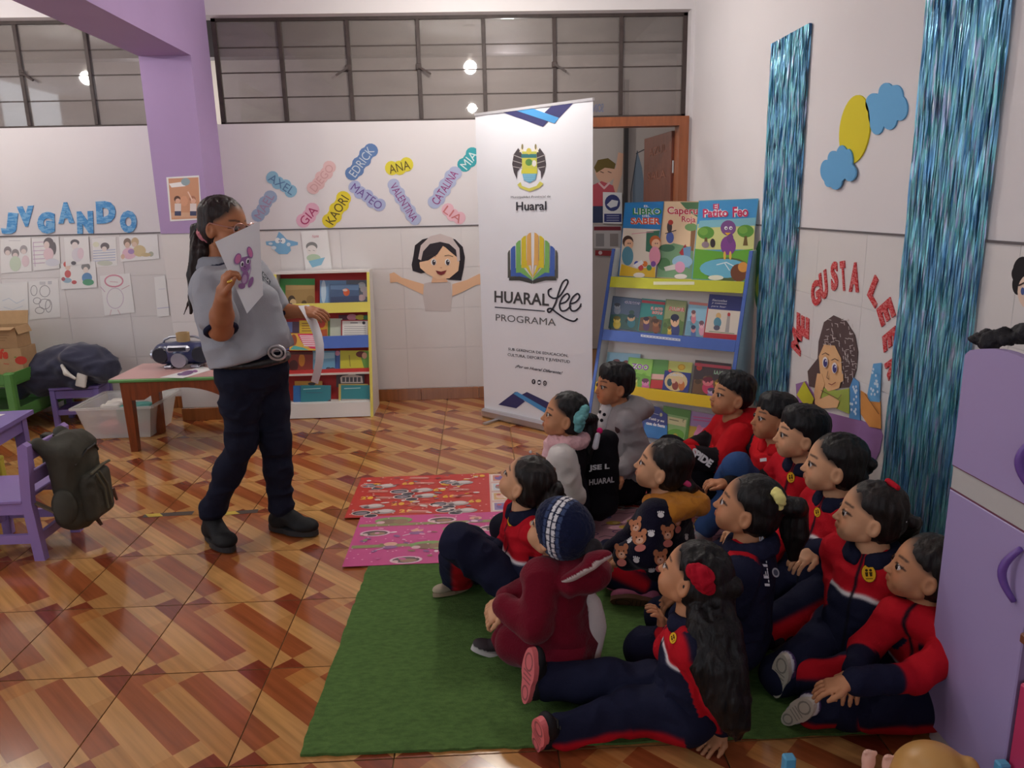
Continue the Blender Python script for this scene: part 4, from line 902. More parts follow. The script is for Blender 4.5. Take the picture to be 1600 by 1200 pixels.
lb('red brown book of the third tier beside the standing woman', 148, 645, 318, 785, .02, (150, 58, 40), lambda c: lambda P: P.ell(*z7(238, 705), 5, 10, (214, 140, 40)).ell(*z7(180, 745), 7, 9, (90, 40, 36)).poly([z7(150, 648), z7(316, 648), z7(316, 665), z7(150, 665)], (104, 44, 36)))
lb('light blue sea book in the third tier', 318, 638, 478, 778, .018, (120, 178, 210), lambda c: lambda P: P.poly([z7(322, 650), z7(474, 650), z7(474, 690), z7(322, 700)], (162, 206, 226)).ell(*z7(430, 766), 4, 2.4, (70, 80, 100)).ell(*z7(460, 768), 4, 2.4, (90, 70, 70)))
lb('blue book with a pink top behind the yellow one, third tier', 470, 638, 530, 775, .008, (74, 106, 180), lambda c: lambda P: P.ell(*z7(495, 655), 4, 4, (220, 150, 180)))
lb('yellow green book with a red haired figure, third tier', 516, 636, 724, 775, .026, (206, 202, 60), lambda c: lambda P: P.poly([z7(650, 640), z7(722, 640), z7(722, 772), z7(690, 772)], (110, 160, 70)).ell(*z7(665, 662), 8, 5, (110, 50, 40)).ell(*z7(690, 672), 4, 5, (220, 170, 140)).line([z7(580, 670), z7(588, 750)], 1.6, (160, 150, 50)))
lb('orange yellow book peeking out behind the teal workbook, bottom tier', 188, 856, 386, 1000, .02, (214, 164, 66), lambda c: lambda P: P.ell(*z7(310, 876), 6, 2.4, (70, 50, 40)))
lb('blue workbook behind the teal one in the bottom tier', 178, 888, 420, 1016, .028, (52, 110, 176))
lb('teal workbook leaning in the bottom tier beside the standing woman\'s leg', 232, 886, 448, 1018, .036, (48, 128, 140), lambda c: lambda P: (P.line([z7(250, 915), z7(372, 908)], 1, (190, 220, 220)), P.line([z7(270, 940), z7(385, 940)], 1, (70, 100, 120)), P.poly([z7(400, 1015), z7(446, 985), z7(446, 1016)], (90, 60, 70))))
lb('dark brown book with a white photo label, bottom tier', 488, 782, 690, 900, .012, (70, 40, 42), lambda c: lambda P: (P.poly([z7(515, 830), z7(530, 818), z7(570, 812), z7(590, 798), z7(612, 800), z7(630, 812), z7(672, 820), z7(680, 870), z7(520, 872)], (226, 220, 216)), [P.rect(*z7(530+k*28, 828), *z7(550+k*28, 862), (90, 88, 92)) for k in range(5)]))
lb('yellow edged book behind the second teal workbook, bottom tier', 505, 876, 715, 1005, .02, (214, 186, 96))
lb('teal workbook at the end of the bottom tier by the yellow edge', 522, 885, 728, 1008, .03, (46, 132, 140), lambda c: lambda P: (P.line([z7(545, 910), z7(660, 905)], 1, (190, 220, 220)), P.poly([z7(524, 985), z7(726, 985), z7(726, 1006), z7(524, 1006)], (170, 160, 150))))
# ---------------- roll-up banner
A0, B0 = at(757, 640, Z=.05), at(925, 678, Z=.05); bu_ = unit(V3(*(B0-A0)[:2], 0)); WB = float(np.linalg.norm(B0-A0))
BNF = unit(np.cross(bu_, (0, 0, 1))); 
BAN = mat('banner_vinyl', (226, 226, 232), .4, spec=.4); ALU = mat('brushed_aluminium', (188, 186, 188), .35, .85)
bn = empty('rollup_banner', tuple((A0+B0)/2*V3(1, 1, 0)), 'tall white roll-up banner with a crest and a book emblem in front of the doorway', 'banner')
mb = MB(); vs = []; nx, nz = 24, 16
def bpt(s, z): return A0*V3(1, 1, 0)+bu_*(WB*s)+V3(0, 0, z)+BNF*(.0012*math.sin(s*17)*(z/2.0)+.0006*math.sin(s*41+z))
for j in range(nz+1):
    for i in range(nx+1): vs.append(bpt(i/nx, .06+1.985*j/nz))
mb.add(vs, [[j*(nx+1)+i, j*(nx+1)+i+1, (j+1)*(nx+1)+i+1, (j+1)*(nx+1)+i] for j in range(nz) for i in range(nx)])
vs2 = [np.array(p)-BNF*.0012 for p in vs]; mb.add(vs2, [[j*(nx+1)+i, (j+1)*(nx+1)+i, (j+1)*(nx+1)+i+1, j*(nx+1)+i+1] for j in range(nz) for i in range(nx)])
mb.build('sheet', BAN, bn, smooth=True)
mb = MB(); mb.bar(bpt(-.002, 2.045)-BNF*.004, bpt(1.002, 2.045)-BNF*.004, .018, .016); mb.build('top_rail', ALU, bn)
mb = MB(); Rb = np.array([bu_, -BNF, (0, 0, 1)]).T; mb.box((-.01, -.035, .0), (WB+.01, .045, .065), R=Rb, o=A0*V3(1, 1, 0), bev=.014); mb.build('base_cassette', ALU, bn)
for s in (.16, .84): mb = MB(); c = A0*V3(1, 1, 0)+bu_*WB*s; mb.bar(c-BNF*.16+V3(0, 0, .008), c+BNF*.16+V3(0, 0, .008), .03, .012); mb.build('foot', ALU, bn)
mb = MB(); c = A0*V3(1, 1, 0)+bu_*WB*.5-BNF*.03; mb.tube([c+V3(0, 0, .06), c+V3(0, 0, 2.03)], .008, 8); mb.build('support_pole', ALU, bn)
NP = lambda: Print(A0*V3(1, 1, 0)+BNF*.0018, bu_, (0, 0, 1), px=True)
P = NP()
NV, SB = (54, 54, 102), (74, 148, 206)
zb = lambda x, y: (740+x/4.614, 150+y/4.614); zc = lambda x, y: (740+x/4.614, 400+y/4.614)
ZB = lambda L: [zb(*p) for p in L]; ZC = lambda L: [zc(*p) for p in L]
P.poly(ZB([(195, 112), (290, 96), (535, 182), (500, 222)]), NV).poly(ZB([(580, 55), (738, 30), (618, 158), (510, 120)]), NV).poly(ZB([(285, 98), (392, 78), (615, 158), (585, 198)]), SB)
P.build('stripe_print', bn); P = NP()
# crest: two dark wings, shield, ribbon
for sg, xs in ((-1, lambda x: x), (1, lambda x: 800-x)):
    P.poly(ZB([(xs(322), 375), (xs(290), 420), (xs(278), 490), (xs(290), 550), (xs(312), 600), (xs(316), 545), (xs(350), 500), (xs(350), 420)]), (70, 62, 66))
    for k in range(3): P.line(ZB([(xs(286), 425+k*42), (xs(350), 450+k*36)]), 1.1, (176, 170, 168))
    P.poly(ZB([(xs(350), 350), (xs(330), 405), (xs(365), 400)]), (236, 226, 196)).ell(*zb(xs(352), 366), 1.6, 4.5, (140, 128, 90))
P.poly(ZB([(350, 400), (455, 400), (460, 560), (350, 560)]), (196, 196, 84)).poly(ZB([(345, 418), (455, 418), (455, 446), (345, 446)]), (56, 116, 120)).ell(*zb(400, 478), 5.5, 5.5, (92, 140, 74)).ell(*zb(438, 486), 3.4, 5, (226, 220, 214))
P.poly(ZB([(345, 535), (390, 520), (460, 530), (460, 560), (345, 560)]), (206, 200, 66)).poly(ZB([(352, 560), (456, 560), (448, 600), (405, 628), (362, 605)]), (104, 172, 204))
for k in range(4): P.line(ZB([(362, 570+k*13), (446, 570+k*13)]), .7, (170, 210, 228))
P.ell(*zb(400, 398), 4, 5, (212, 196, 90)).poly(ZB([(316, 640), (340, 620), (350, 648), (400, 666), (455, 648), (480, 615), (505, 632), (478, 660), (405, 690), (340, 665)]), (206, 200, 92))
P.text('Municipalidad Provincial de', zb(270, 742), zb(556, 736), zb(270, 722), (66, 64, 72), 0).text('Huaral', zb(308, 826), zb(526, 822), zb(308, 764), (50, 48, 56), .02)
P.build('crest_print', bn); P = NP()
# open book of coloured pages
GR, BLc, GN, YL, OG, DK = (62, 62, 60), (66, 98, 176), (122, 178, 96), (214, 194, 50), (222, 172, 96), (84, 84, 78)
for sg, xs in ((-1, lambda x: x), (1, lambda x: 853-x)):
    for c, x0, x1, yt, yb, yi in ((DK, 246, 262, 1115, 1312, 1340), (BLc, 268, 300, 1085, 1300, 1328), (GN, 306, 338, 1045, 1275, 1314), (YL, 345, 378, 1012, 1240, 1298), (OG, 384, 414, 990, 1222, 1304)):
        P.poly(ZB([(xs(x0), yt+18), (xs((x0+x1)/2), yt), (xs(x1), yt-6), (xs(x1+2), yb-60), (xs(424), yi), (xs(424), yi+14), (xs(x1), yb-2), (xs(x0), yb)]), c)
    P.poly(ZB([(xs(256), 1310), (xs(330), 1300), (xs(395), 1314), (xs(426), 1332), (xs(426), 1346), (xs(390), 1342), (xs(330), 1330), (xs(256), 1330)]), GR)
P.build('book_print', bn); P = NP()
P.text('HUARAL', zc(150, 334), zc(543, 362), zc(150, 250), (66, 64, 66), .022).line(ZC([(155, 369), (512, 398)]), 1.7, (46, 44, 58)).text('PROGRAMA', zc(160, 466), zc(592, 504), zc(160, 418), (100, 98, 100), 0)
IKN = (40, 40, 52)
def curve(pts, w, n=7):
    out = []; pts = [np.array(p, float) for p in pts]; q = [pts[0]]+pts+[pts[-1]]
    for i in range(1, len(q)-2):
        for t in np.linspace(0, 1, n, endpoint=False):
            a, b_, c, d = q[i-1], q[i], q[i+1], q[i+2]; out.append(tuple(.5*((2*b_)+(-a+c)*t+(2*a-5*b_+4*c-d)*t*t+(-a+3*b_-3*c+d)*t**3)))
    P.line([zc(*p) for p in out+[tuple(pts[-1])]], w, IKN)
curve([(560, 235), (540, 250), (545, 285), (580, 305), (620, 290), (655, 240), (680, 190), (668, 172), (640, 195), (615, 260), (590, 340), (560, 395), (540, 405), (535, 385), (560, 380), (600, 410), (660, 450), (720, 470), (748, 452)], 2.6)
for ox in (0, 74): curve([(625+ox, 345), (665+ox, 330), (690+ox, 295), (675+ox, 272), (640+ox, 300), (620+ox, 350), (632+ox, 392), (665+ox, 392), (700+ox, 360)], 2.6)
curve([(738, 394), (760, 375), (775, 345)], 2.2)
P.build('lettering', bn); P = NP()
P.text('SUB GERENCIA DE EDUCACIÓN,', zc(250, 682), zc(682, 732), zc(250, 656), (36, 34, 48), .006).text('CULTURA, DEPORTE Y JUVENTUD', zc(246, 726), zc(694, 780), zc(246, 700), (36, 34, 48), .006).text('¡Por un Huaral Diferente!', zc(300, 808), zc(640, 860), zc(302, 782), (66, 64, 76), .02, .35)
for k, x in enumerate((433, 473, 514)): P.ell(*zc(x, 906+k*5), 3, 4, (48, 46, 58))
P.text('f', zc(428, 916), zc(438, 917), zc(428, 896), (230, 230, 235)).rect(*zc(464, 905), *zc(483, 919), (230, 230, 235)).loop(*zc(514, 917), 1.4, 1.8, .6, (230, 230, 235), n=8)
P.build('lettering', bn); P = NP()
P.poly(ZC([(178, 1072), (302, 978), (370, 1048), (308, 1098)]), NV).poly(ZC([(345, 1000), (385, 980), (560, 1065), (540, 1130)]), NV).poly(ZC([(285, 992), (312, 978), (560, 1120), (520, 1135)]), SB)
P.build('stripe_print', bn)
# ---------------- tall slanted bookcase by the foil curtain
L1 = at(956, 432, Z=1.023); R1 = at(1164, 440, Z=1.023); su = unit(R1-L1); sf = unit(V3(su[1], -su[0], 0)); WS = .83
sv = V3(-sf[0]*.30, -sf[1]*.30, 1.0)
S0 = L1-sv*1.023                                        # foot of the front edge, at the ledge face
rb_ = empty('bookcase', tuple(S0+su*WS/2-sf*.2), 'tall slanted bookcase with blue side edges and coloured ledges full of picture books', 'bookcase')
Rs = np.array([su, -sf, (0, 0, 1)]).T
def fr(z, d): return S0+sv*z+sf*d                      # point on the front plane at height z, d in front of it
GRB = mat('pale_grey_board', (226, 230, 230), .45)
for x in (-.022, WS+.002):
    b0 = S0+su*x; back = lambda z: b0-sf*(.34 if z < .1 else .355)+V3(0, 0, z)
    mb = MB(); mb.prism([b0+sf*.015, b0-sf*.42, b0-sf*.42+V3(0, 0, 1.19), b0+sv*1.17+V3(0, 0, .02)+sf*.0], su*.02); mb.build('side_panel', GRB, rb_, fix=True)
    mb = MB(); mb.prism([b0+sf*.021, b0+sf*.012, b0+sv*1.19+sf*.0, b0+sv*1.19+sf*.009], su*.02); mb.build('edge_band', BLU, rb_, fix=True)
def sslab(name, z0, z1, d0, d1, m):
    mb = MB(); mb.prism([fr(z0, d0), fr(z0, d1), fr(z1, d1), fr(z1, d0)], su*WS); return mb.build(name, m, rb_, fix=True)
for z, m in ((1.023, LIME), (.707, BLU), (.394, YBRD), (.09, BLU)):
    sslab('ledge', z-.062, z, .0, .012, m); sslab('shelf', z-.062, z-.05, -.085, .0, WHITE_BOARD)
sslab('back_panel', .02, 1.13, -.097, -.085, WHITE_BOARD)
P = Print(fr(0, .0128), su, sv, px=True); P.rect(1021, 440, 1085, 445, (236, 236, 200)); 
z3 = lambda x, y: (920+x/4, 430+y/4)
P.poly([z3(325, 370), z3(572, 398), z3(572, 413), z3(325, 384)], (226, 230, 240))
for k in range(12): P.line([z3(332+k*20, 378+k*2.3), z3(344+k*20, 379+k*2.3)], .8, (90, 110, 170))
P.build('ledge_print', rb_)
def sb(label, c, dep, col, draw, name='book', th=.006): return book(label, fr(0, -.07+dep), su, sv, c, 0, th, col, draw, 'picture books in the tall bookcase', name)
# top tier
z2 = lambda x, y: (920+x/4, 180+y/4)
c = [z2(228, 548), z2(470, 540), z2(415, 1020), z2(185, 1008)]
def libro(P):
    P.poly([z2(232, 552), z2(466, 546), z2(448, 712), z2(218, 690)], (26, 124, 190)).poly([z2(215, 705), z2(445, 715), z2(415, 1016), z2(190, 1004)], (226, 214, 196))
    P.poly([z2(360, 728), z2(444, 720), z2(428, 870), z2(356, 850)], (50, 110, 84)).poly([z2(190, 1004), z2(205, 930), z2(300, 960), z2(415, 950), z2(415, 1016)], (232, 188, 40))
    for tx, x0, x1, y0, y1, cc in (('LIBRO', 275, 455, 580, 622, (40, 130, 70)), ('SABER', 262, 450, 640, 682, (214, 78, 40))): P.text(tx, z2(x0, y1), z2(x1, y1+2), z2(x0, y0), (246, 244, 238), .07).text(tx, z2(x0, y1), z2(x1, y1+2), z2(x0, y0), cc, .03)
    P.text('EL', z2(345, 575), z2(375, 575), z2(345, 562), (240, 240, 240), .02).text('DEL', z2(335, 636), z2(385, 636), z2(335, 624), (240, 240, 240), .02)
    for x, y, hr, cl in ((245, 790, (70, 46, 36), (90, 150, 170)), (415, 790, (190, 96, 40), (226, 150, 170))): P.ell(*z2(x, y), 8.5, 9.5, hr).ell(*z2(x+6, y+16), 7, 8, (232, 186, 150)).ell(*z2(x-2, y+90), 9, 15, cl).ell(*z2(x+2, y+12), .8, 1.2, (40, 30, 30)).ell(*z2(x+14, y+12), .8, 1.2, (40, 30, 30))
    for k, cc in enumerate(((60, 80, 170), (200, 60, 60), (220, 120, 40), (70, 140, 90), (120, 70, 150))): P.ell(*z2(300+k*26, 930+(k % 2)*24), 4, 4.5, cc)
    P.line([z2(270, 742), z2(405, 730)], 1, (220, 150, 160)).poly([z2(275, 940), z2(330, 905), z2(345, 925), z2(300, 955)], (236, 236, 236)).ell(*z2(315, 1000), 9, 4, (246, 236, 220))
sb('big picture book with a blue sky title and two children reading, top ledge', c, .012, (40, 120, 180), libro, 'picture_book')
c = [z2(470, 540), z2(692, 540), z2(650, 1028), z2(425, 1015)]
def caper(P):
    P.poly([z2(472, 544), z2(688, 544), z2(660, 820), z2(445, 812)], (232, 202, 164)).poly([z2(570, 544), z2(688, 544), z2(682, 640), z2(620, 600)], (86, 130, 90)).poly([z2(445, 830), z2(530, 800), z2(655, 830), z2(650, 1024), z2(425, 1012)], (120, 160, 120))
    P.poly([z2(640, 690), z2(672, 690), z2(655, 850), z2(632, 845)], (140, 100, 70)).ell(*z2(640, 700), 10, 6, (120, 160, 100)).ell(*z2(490, 830), 12, 6, (70, 116, 84)).ell(*z2(470, 930), 10, 10, (80, 130, 80))
    P.ell(*z2(505, 700), 4, 9, (70, 60, 60)).ell(*z2(508, 765), 6, 9, (80, 100, 170)).ell(*z2(512, 670), 4, 4, (180, 60, 50)).line([z2(480, 740), z2(545, 720)], 1.4, (60, 50, 50))
    P.poly([z2(565, 860), z2(605, 805), z2(632, 900), z2(590, 890)], (170, 50, 56)).poly([z2(590, 830), z2(640, 820), z2(630, 960), z2(600, 940)], (110, 150, 190)).ell(*z2(585, 915), 16, 10, (150, 190, 214)).ell(*z2(570, 950), 8, 9, (220, 160, 190)).poly([z2(470, 950), z2(540, 930), z2(540, 965), z2(480, 975)], (220, 214, 206)).ell(*z2(575, 1008), 10, 4, (240, 230, 226))
    for tx, x0, x1, y0, y1 in (('Caperucita', 492, 760, 572, 632), ('Roja', 582, 668, 632, 678)):
        if tx == 'Caperucita': tx, x1 = 'Caperuc', 712
        P.text(tx, z2(x0, y1), z2(x1, y1+4), z2(x0, y0), (250, 236, 230), .06).text(tx, z2(x0, y1), z2(x1, y1+4), z2(x0, y0), (196, 44, 64), .02)
sb('picture book with a cream and green cover between two big ones, top ledge', c, .004, (220, 190, 150), caper, 'picture_book')
c = [z2(690, 536), z2(1062, 522), z2(1000, 1042), z2(645, 1026)]
def patito(P):
    P.poly([z2(692, 540), z2(1058, 526), z2(1040, 680), z2(680, 690)], (66, 148, 204)).poly([z2(680, 680), z2(1040, 660), z2(1030, 840), z2(665, 840)], (214, 214, 140)).poly([z2(665, 835), z2(850, 855), z2(1025, 835), z2(1000, 1038), z2(648, 1022)], (104, 172, 58)).poly([z2(692, 660), z2(1043, 640), z2(1041, 690), z2(683, 705)], (128, 186, 200))
    for x, y in ((732, 735), (980, 725)): P.ell(*z2(x, y), 13, 10, (92, 150, 60)).ell(*z2(x-15, y-8), 7, 6, (120, 170, 70)).poly([z2(x-6, y+30), z2(x+8, y+30), z2(x+14, y+90), z2(x-16, y+90)], (112, 92, 52))
    P.ell(*z2(865, 965), 37, 19, (92, 106, 60)).ell(*z2(845, 958), 38, 15, (110, 186, 214)).line([z2(800, 935), z2(860, 920), z2(920, 950)], 1.6, (226, 240, 246)).line([z2(850, 925), z2(880, 970)], 1.3, (226, 240, 246))
    P.ell(*z2(872, 705), 12, 12, (126, 80, 140)).ell(*z2(872, 815), 12, 15, (132, 72, 146)).ell(*z2(884, 770), 5, 8, (120, 70, 134)).poly([z2(850, 735), z2(890, 735), z2(868, 752)], (236, 180, 40))
    for ex in (858, 888): P.ell(*z2(ex, 706), 2.6, 2.8, (240, 238, 240)).ell(*z2(ex+2, 708), 1, 1.3, (40, 30, 40))
    P.ell(*z2(850, 878), 2, 7, (236, 190, 80)).ell(*z2(885, 878), 2, 7, (236, 190, 80)).ell(*z2(938, 985), 13, 14, (120, 70, 44)).ell(*z2(965, 950), 8, 8, (214, 150, 70)).ell(*z2(730, 810), 6, 5, (150, 130, 140)).ell(*z2(775, 800), 4, 7, (60, 50, 56))
    for tx, x0, x1, y0, y1, dd_ in (('El', 778, 815, 556, 588, -2), ('Patito', 714, 872, 588, 642, -6), ('Feo', 900, 998, 574, 640, -4)): P.text(tx, z2(x0, y1), z2(x1, y1+dd_), z2(x0, y0), (250, 246, 246), .09).text(tx, z2(x0, y1), z2(x1, y1+dd_), z2(x0, y0), (200, 50, 96), .03)
    P.ell(*z2(795, 1016), 12, 4, (240, 236, 214))
sb('largest picture book with a purple duckling by a pond, top ledge', c, .018, (90, 160, 190), patito, 'picture_book')
# second tier
Q3 = lambda x0, y0, x1, y1, sl=.10, le=-.14: [z3(x0-le*0, y0), z3(x1, y0+(x1-x0)*sl), z3(x1+(y1-y0)*le, y1+(x1-x0)*sl), z3(x0+(y1-y0)*le, y1)]
def sbook(label, quad, dep, col, *a, **k): sb(label, quad, dep, col, scene_draw(quad, *a, **k), 'picture_book')
sbook('picture book with a grey horse and a golden haired figure, second ledge', Q3(150, 130, 335, 330), .006, (70, 90, 110), (96, 116, 140), (70, 110, 100), [(.2, .3, .14, (150, 160, 176), (170, 180, 190)), (.25, .72, .16, (226, 196, 60), (236, 210, 90)), (.72, .62, .17, (70, 140, 150), (236, 196, 150))], [('CUENTOS', .42, .95, .1, .2)], (70, 80, 150), 1)
sbook('teal picture book with two small figures, second ledge', Q3(335, 145, 480, 350), .010, (40, 130, 126), (50, 140, 136), (110, 80, 60), [(.3, .66, .17, (90, 60, 100), (214, 160, 120)), (.72, .7, .18, (140, 80, 50), (170, 110, 70))], [('EL GATO', .42, .95, .22, .32), ('BOTAS', .5, .95, .34, .44)], [(190, 60, 60), (200, 70, 60)], 2, (.05, .13, (180, 60, 70)))
sbook('picture book with a dark haired boy in blue, second ledge', Q3(485, 150, 615, 365), .014, (110, 140, 90), (150, 160, 110), (100, 130, 70), [(.55, .6, .28, (50, 60, 120), (236, 190, 150)), (.35, .85, .12, (220, 180, 60), (230, 200, 90))], [('PULGAR', .2, .95, .2, .32)], (196, 60, 50), 3)
sbook('pale blue picture book with pink animals, second ledge', Q3(630, 165, 748, 375), .008, (140, 190, 214), (150, 200, 222), (120, 170, 190), [(.3, .35, .16, (226, 140, 150), (240, 190, 180)), (.4, .8, .17, (80, 110, 170), (226, 150, 150)), (.8, .65, .18, (230, 160, 180), (240, 190, 200))], None, seed=4, band=(0, .08, (206, 130, 120)))
c = Q3(755, 118, 965, 395, .08, -.15)
def secu(P):
    m = lambda s, t: tuple((np.array(c[0])*(1-s)+np.array(c[1])*s)*(1-t)+(np.array(c[3])*(1-s)+np.array(c[2])*s)*t)
    P.poly([m(0, .0), m(1, 0), m(1, .33), m(0, .33)], (52, 62, 128)).poly([m(.02, .33), m(.98, .33), m(.98, .86), m(.02, .86)], (228, 216, 200)).poly([m(0, .86), m(1, .86), m(1, 1), m(0, 1)], (190, 40, 52)).poly([m(0, .3), m(.03, .3), m(.03, 1), m(0, 1)], (190, 40, 52))
    for k, tx in enumerate(('Secuelas', 'y cuentos', 'para leer')): P.text(tx, m(.1, .15+k*.07), m(.55, .15+k*.07), m(.1, .1+k*.07), (214, 216, 230), .02, .2)
    P.ell(*m(.36, .47), 4, 5, (220, 180, 120)).ell(*m(.36, .62), 6, 8, (90, 150, 170)).ell(*m(.36, .74), 5, 4, (90, 90, 110)).poly([m(.62, .42), m(.7, .42), m(.74, .82), m(.62, .82)], (170, 164, 160)).ell(*m(.66, .42), 2.4, 3, (190, 60, 60)).line([m(.15, .83), m(.9, .84)], 1, (120, 140, 90))
sb('story book with a navy title panel and red base, second ledge', c, .018, (200, 190, 180), secu, 'picture_book')
# third tier
sbook('blue and red picture book behind the boy in grey, third ledge', Q3(120, 480, 325, 690, .06), .002, (150, 190, 206), (140, 190, 214), (80, 130, 90), [(.3, .3, .15, (210, 70, 60), (220, 120, 100)), (.6, .3, .12, (214, 80, 70), (225, 130, 120))], None, seed=5)
sbook('green picture book with a cloud title and pink figure, third ledge', Q3(252, 512, 405, 690, .1), .010, (120, 190, 70), (150, 206, 90), (120, 180, 60), [(.35, .78, .16, (190, 200, 60), (220, 226, 120)), (.8, .82, .2, (220, 100, 170), (230, 140, 190))], [('ZOO', .15, .85, .2, .4)], (150, 90, 170), 6)
c = Q3(392, 525, 500, 705, .06, -.12)
sb('narrow green and red book leaning in the third ledge', c, .006, (96, 160, 74), lambda P: P.poly([c[3], tuple(np.array(c[3])*.7+np.array(c[0])*.3), tuple(np.array(c[2])*.7+np.array(c[1])*.3), c[2]], (206, 52, 56)).poly([tuple(np.array(c[3])*.68+np.array(c[0])*.32), tuple(np.array(c[3])*.5+np.array(c[0])*.5), tuple(np.array(c[2])*.5+np.array(c[1])*.5), tuple(np.array(c[2])*.68+np.array(c[1])*.32)], (240, 190, 180)), 'picture_book')
c = Q3(500, 535, 650, 735, .08, -.14)
sb('lime book with a yellow sun behind the blue one, third ledge', c, .003, (206, 210, 110), lambda P: P.ell(*z3(580, 575), 6, 5, (232, 190, 50)).loop(*z3(580, 575), 5, 4, .8, (190, 140, 40)), 'picture_book')
c2 = Q3(478, 595, 640, 725, .11, -.15)
sb('small blue picture book with a round golden scene, front of third ledge', c2, .020, (50, 62, 140), lambda P: P.ell(*z3(545, 665), 18, 15, (226, 204, 150)).ell(*z3(505, 670), 4, 6, (60, 90, 110)).ell(*z3(540, 690), 5, 7, (150, 70, 60)).ell(*z3(580, 690), 5, 8, (206, 120, 60)).ell(*z3(530, 660), 3.4, 4, (230, 190, 160)).ell(*z3(575, 665), 3.4, 4, (230, 190, 160)).text('CUENTOS', z3(505, 628), z3(590, 636), z3(505, 612), (226, 230, 240), .03).ell(*z3(508, 597), 2.4, 2.4, (220, 90, 90)), 'picture_book')
sbook('dark picture book with a pink haired figure at the end of the third ledge', Q3(668, 530, 892, 740, .11, -.14), .012, (70, 52, 56), (64, 48, 54), (120, 84, 56), [(.42, .6, .2, (206, 60, 100), (224, 120, 130)), (.75, .6, .17, (232, 176, 60), (236, 190, 80)), (.12, .12, .1, (190, 60, 50), (206, 110, 70)), (.55, .86, .14, (150, 120, 180), (190, 170, 200))], [('LA NUBE', .55, .98, .24, .36)], (70, 140, 90), 7, (.08, .17, (196, 70, 90)))
# bottom tier
c = [z3(325, 850), z3(355, 828), z3(385, 830), z3(405, 818), z3(440, 825), z3(462, 850), z3(492, 870), z3(490, 1035), z3(335, 1010)]
def tarta(P):
    P.poly([z3(350, 920), z3(490, 940), z3(488, 1030), z3(340, 1008)], (60, 130, 200)).text('El Tutú y su', z3(345, 900), z3(470, 925), z3(347, 880), (240, 240, 248), .05).text('casa de fiesta', z3(358, 932), z3(476, 955), z3(360, 912), (240, 240, 248), .05).ell(*z3(452, 872), 2.2, 3, (200, 200, 160)).line([z3(390, 860), z3(436, 872)], .8, (200, 206, 230))
Pq = Print(fr(0, -.06), su, sv, px=True); mb = MB(); q_ = [Pq.P(*p) for p in c]; mb.prism(q_[::-1], Pq.n*.01, (62, 72, 146)); bk = tag(mb.build('picture_book', BOOKCOVER, fix=True), 'blue cloud shaped board book at the bottom of the tall bookcase', 'book', 'picture books in the tall bookcase')
P = Print(fr(0, -.06)+Pq.n*.0106, su, sv, px=True); P.poly(c, (62, 72, 146)); tarta(P); P.build('cover_print', bk, BOOKCOVER)
c = Q3(470, 815, 640, 1080, .18, -.12)
sb('green picture book with a pale title box at the bottom of the tall bookcase', c, .01, (96, 150, 70), lambda P: P.poly([z3(470, 862), z3(622, 892), z3(585, 1078), z3(440, 1050)], (150, 190, 120)).poly([z3(490, 880), z3(610, 905), z3(604, 950), z3(484, 925)], (226, 222, 170)).ell(*z3(540, 1000), 14, 10, (110, 170, 60)).ell(*z3(540, 1020), 5, 8, (190, 170, 60)).line([z3(505, 900), z3(560, 912)], 1.4, (130, 130, 90)).text('?', z3(585, 918), z3(598, 920), z3(585, 898), (100, 120, 70)), 'picture_book')
c = Q3(642, 848, 815, 1090, .17, -.12)
sb('lilac picture book with a round pink animal at the bottom of the tall bookcase', c, .006, (170, 140, 190), lambda P: (P.poly([z3(625, 940), z3(780, 960), z3(760, 1120), z3(605, 1090)], (206, 176, 70)), P.poly([z3(612, 1020), z3(780, 1040), z3(762, 1120), z3(603, 1092)], (110, 160, 80)), [P.line([z3(655, 885+k*18), z3(770, 898+k*18)], 1.8, (206, 90, 150)) for k in range(2)], P.ell(*z3(710, 1010), 14, 15, (232, 150, 190)), P.ell(*z3(690, 960), 4, 6, (228, 140, 184)), P.ell(*z3(702, 992), 1.4, 1.8, (50, 40, 60)), P.ell(*z3(735, 994), 1.4, 1.8, (50, 40, 60)), P.ell(*z3(722, 1015), 4, 3, (216, 110, 160))), 'picture_book')
# ---------------- red brown table with a pink top
TC = at(178, 597, Y=4.72); ZTB = .475
x0, x1, y0, y1 = -2.30, -1.42, 4.66, 5.16
tb = empty('table', (-1.86, 4.9, 0), 'red brown wooden child table with a pink top and green rim behind the standing woman', 'table')
mb = MB(); mb.box((x0, y0, ZTB-.022), (x1, y1, ZTB), bev=.006); mb.build('top_rim', mat('green_rim', (96, 150, 84), .5), tb)
mb = MB(); mb.box((x0+.006, y0+.006, ZTB), (x1-.006, y1-.006, ZTB+.002)); mb.build('top_sheet', mat('pink_laminate', (206, 160, 156), .3), tb)
for x, y in ((x0+.09, y0+.05), (x1-.09, y0+.05), (x0+.09, y1-.05), (x1-.09, y1-.05)):
    mb = MB(); mb.prism([(x-.03, y-.03, ZTB-.022), (x+.03, y-.03, ZTB-.022), (x+.03, y+.03, ZTB-.022), (x-.03, y+.03, ZTB-.022)], (0, 0, -.001)); 
    mb = MB(); a = .03; b2 = .022; mb.add([(x-a, y-a, ZTB-.02), (x+a, y-a, ZTB-.02), (x+a, y+a, ZTB-.02), (x-a, y+a, ZTB-.02), (x-b2, y-b2, 0), (x+b2, y-b2, 0), (x+b2, y+b2, 0), (x-b2, y+b2, 0)], [[0, 1, 2, 3], [7, 6, 5, 4], [0, 4, 5, 1], [1, 5, 6, 2], [2, 6, 7, 3], [3, 7, 4, 0]]); mb.build('leg', WOOD_RED, tb, fix=True)
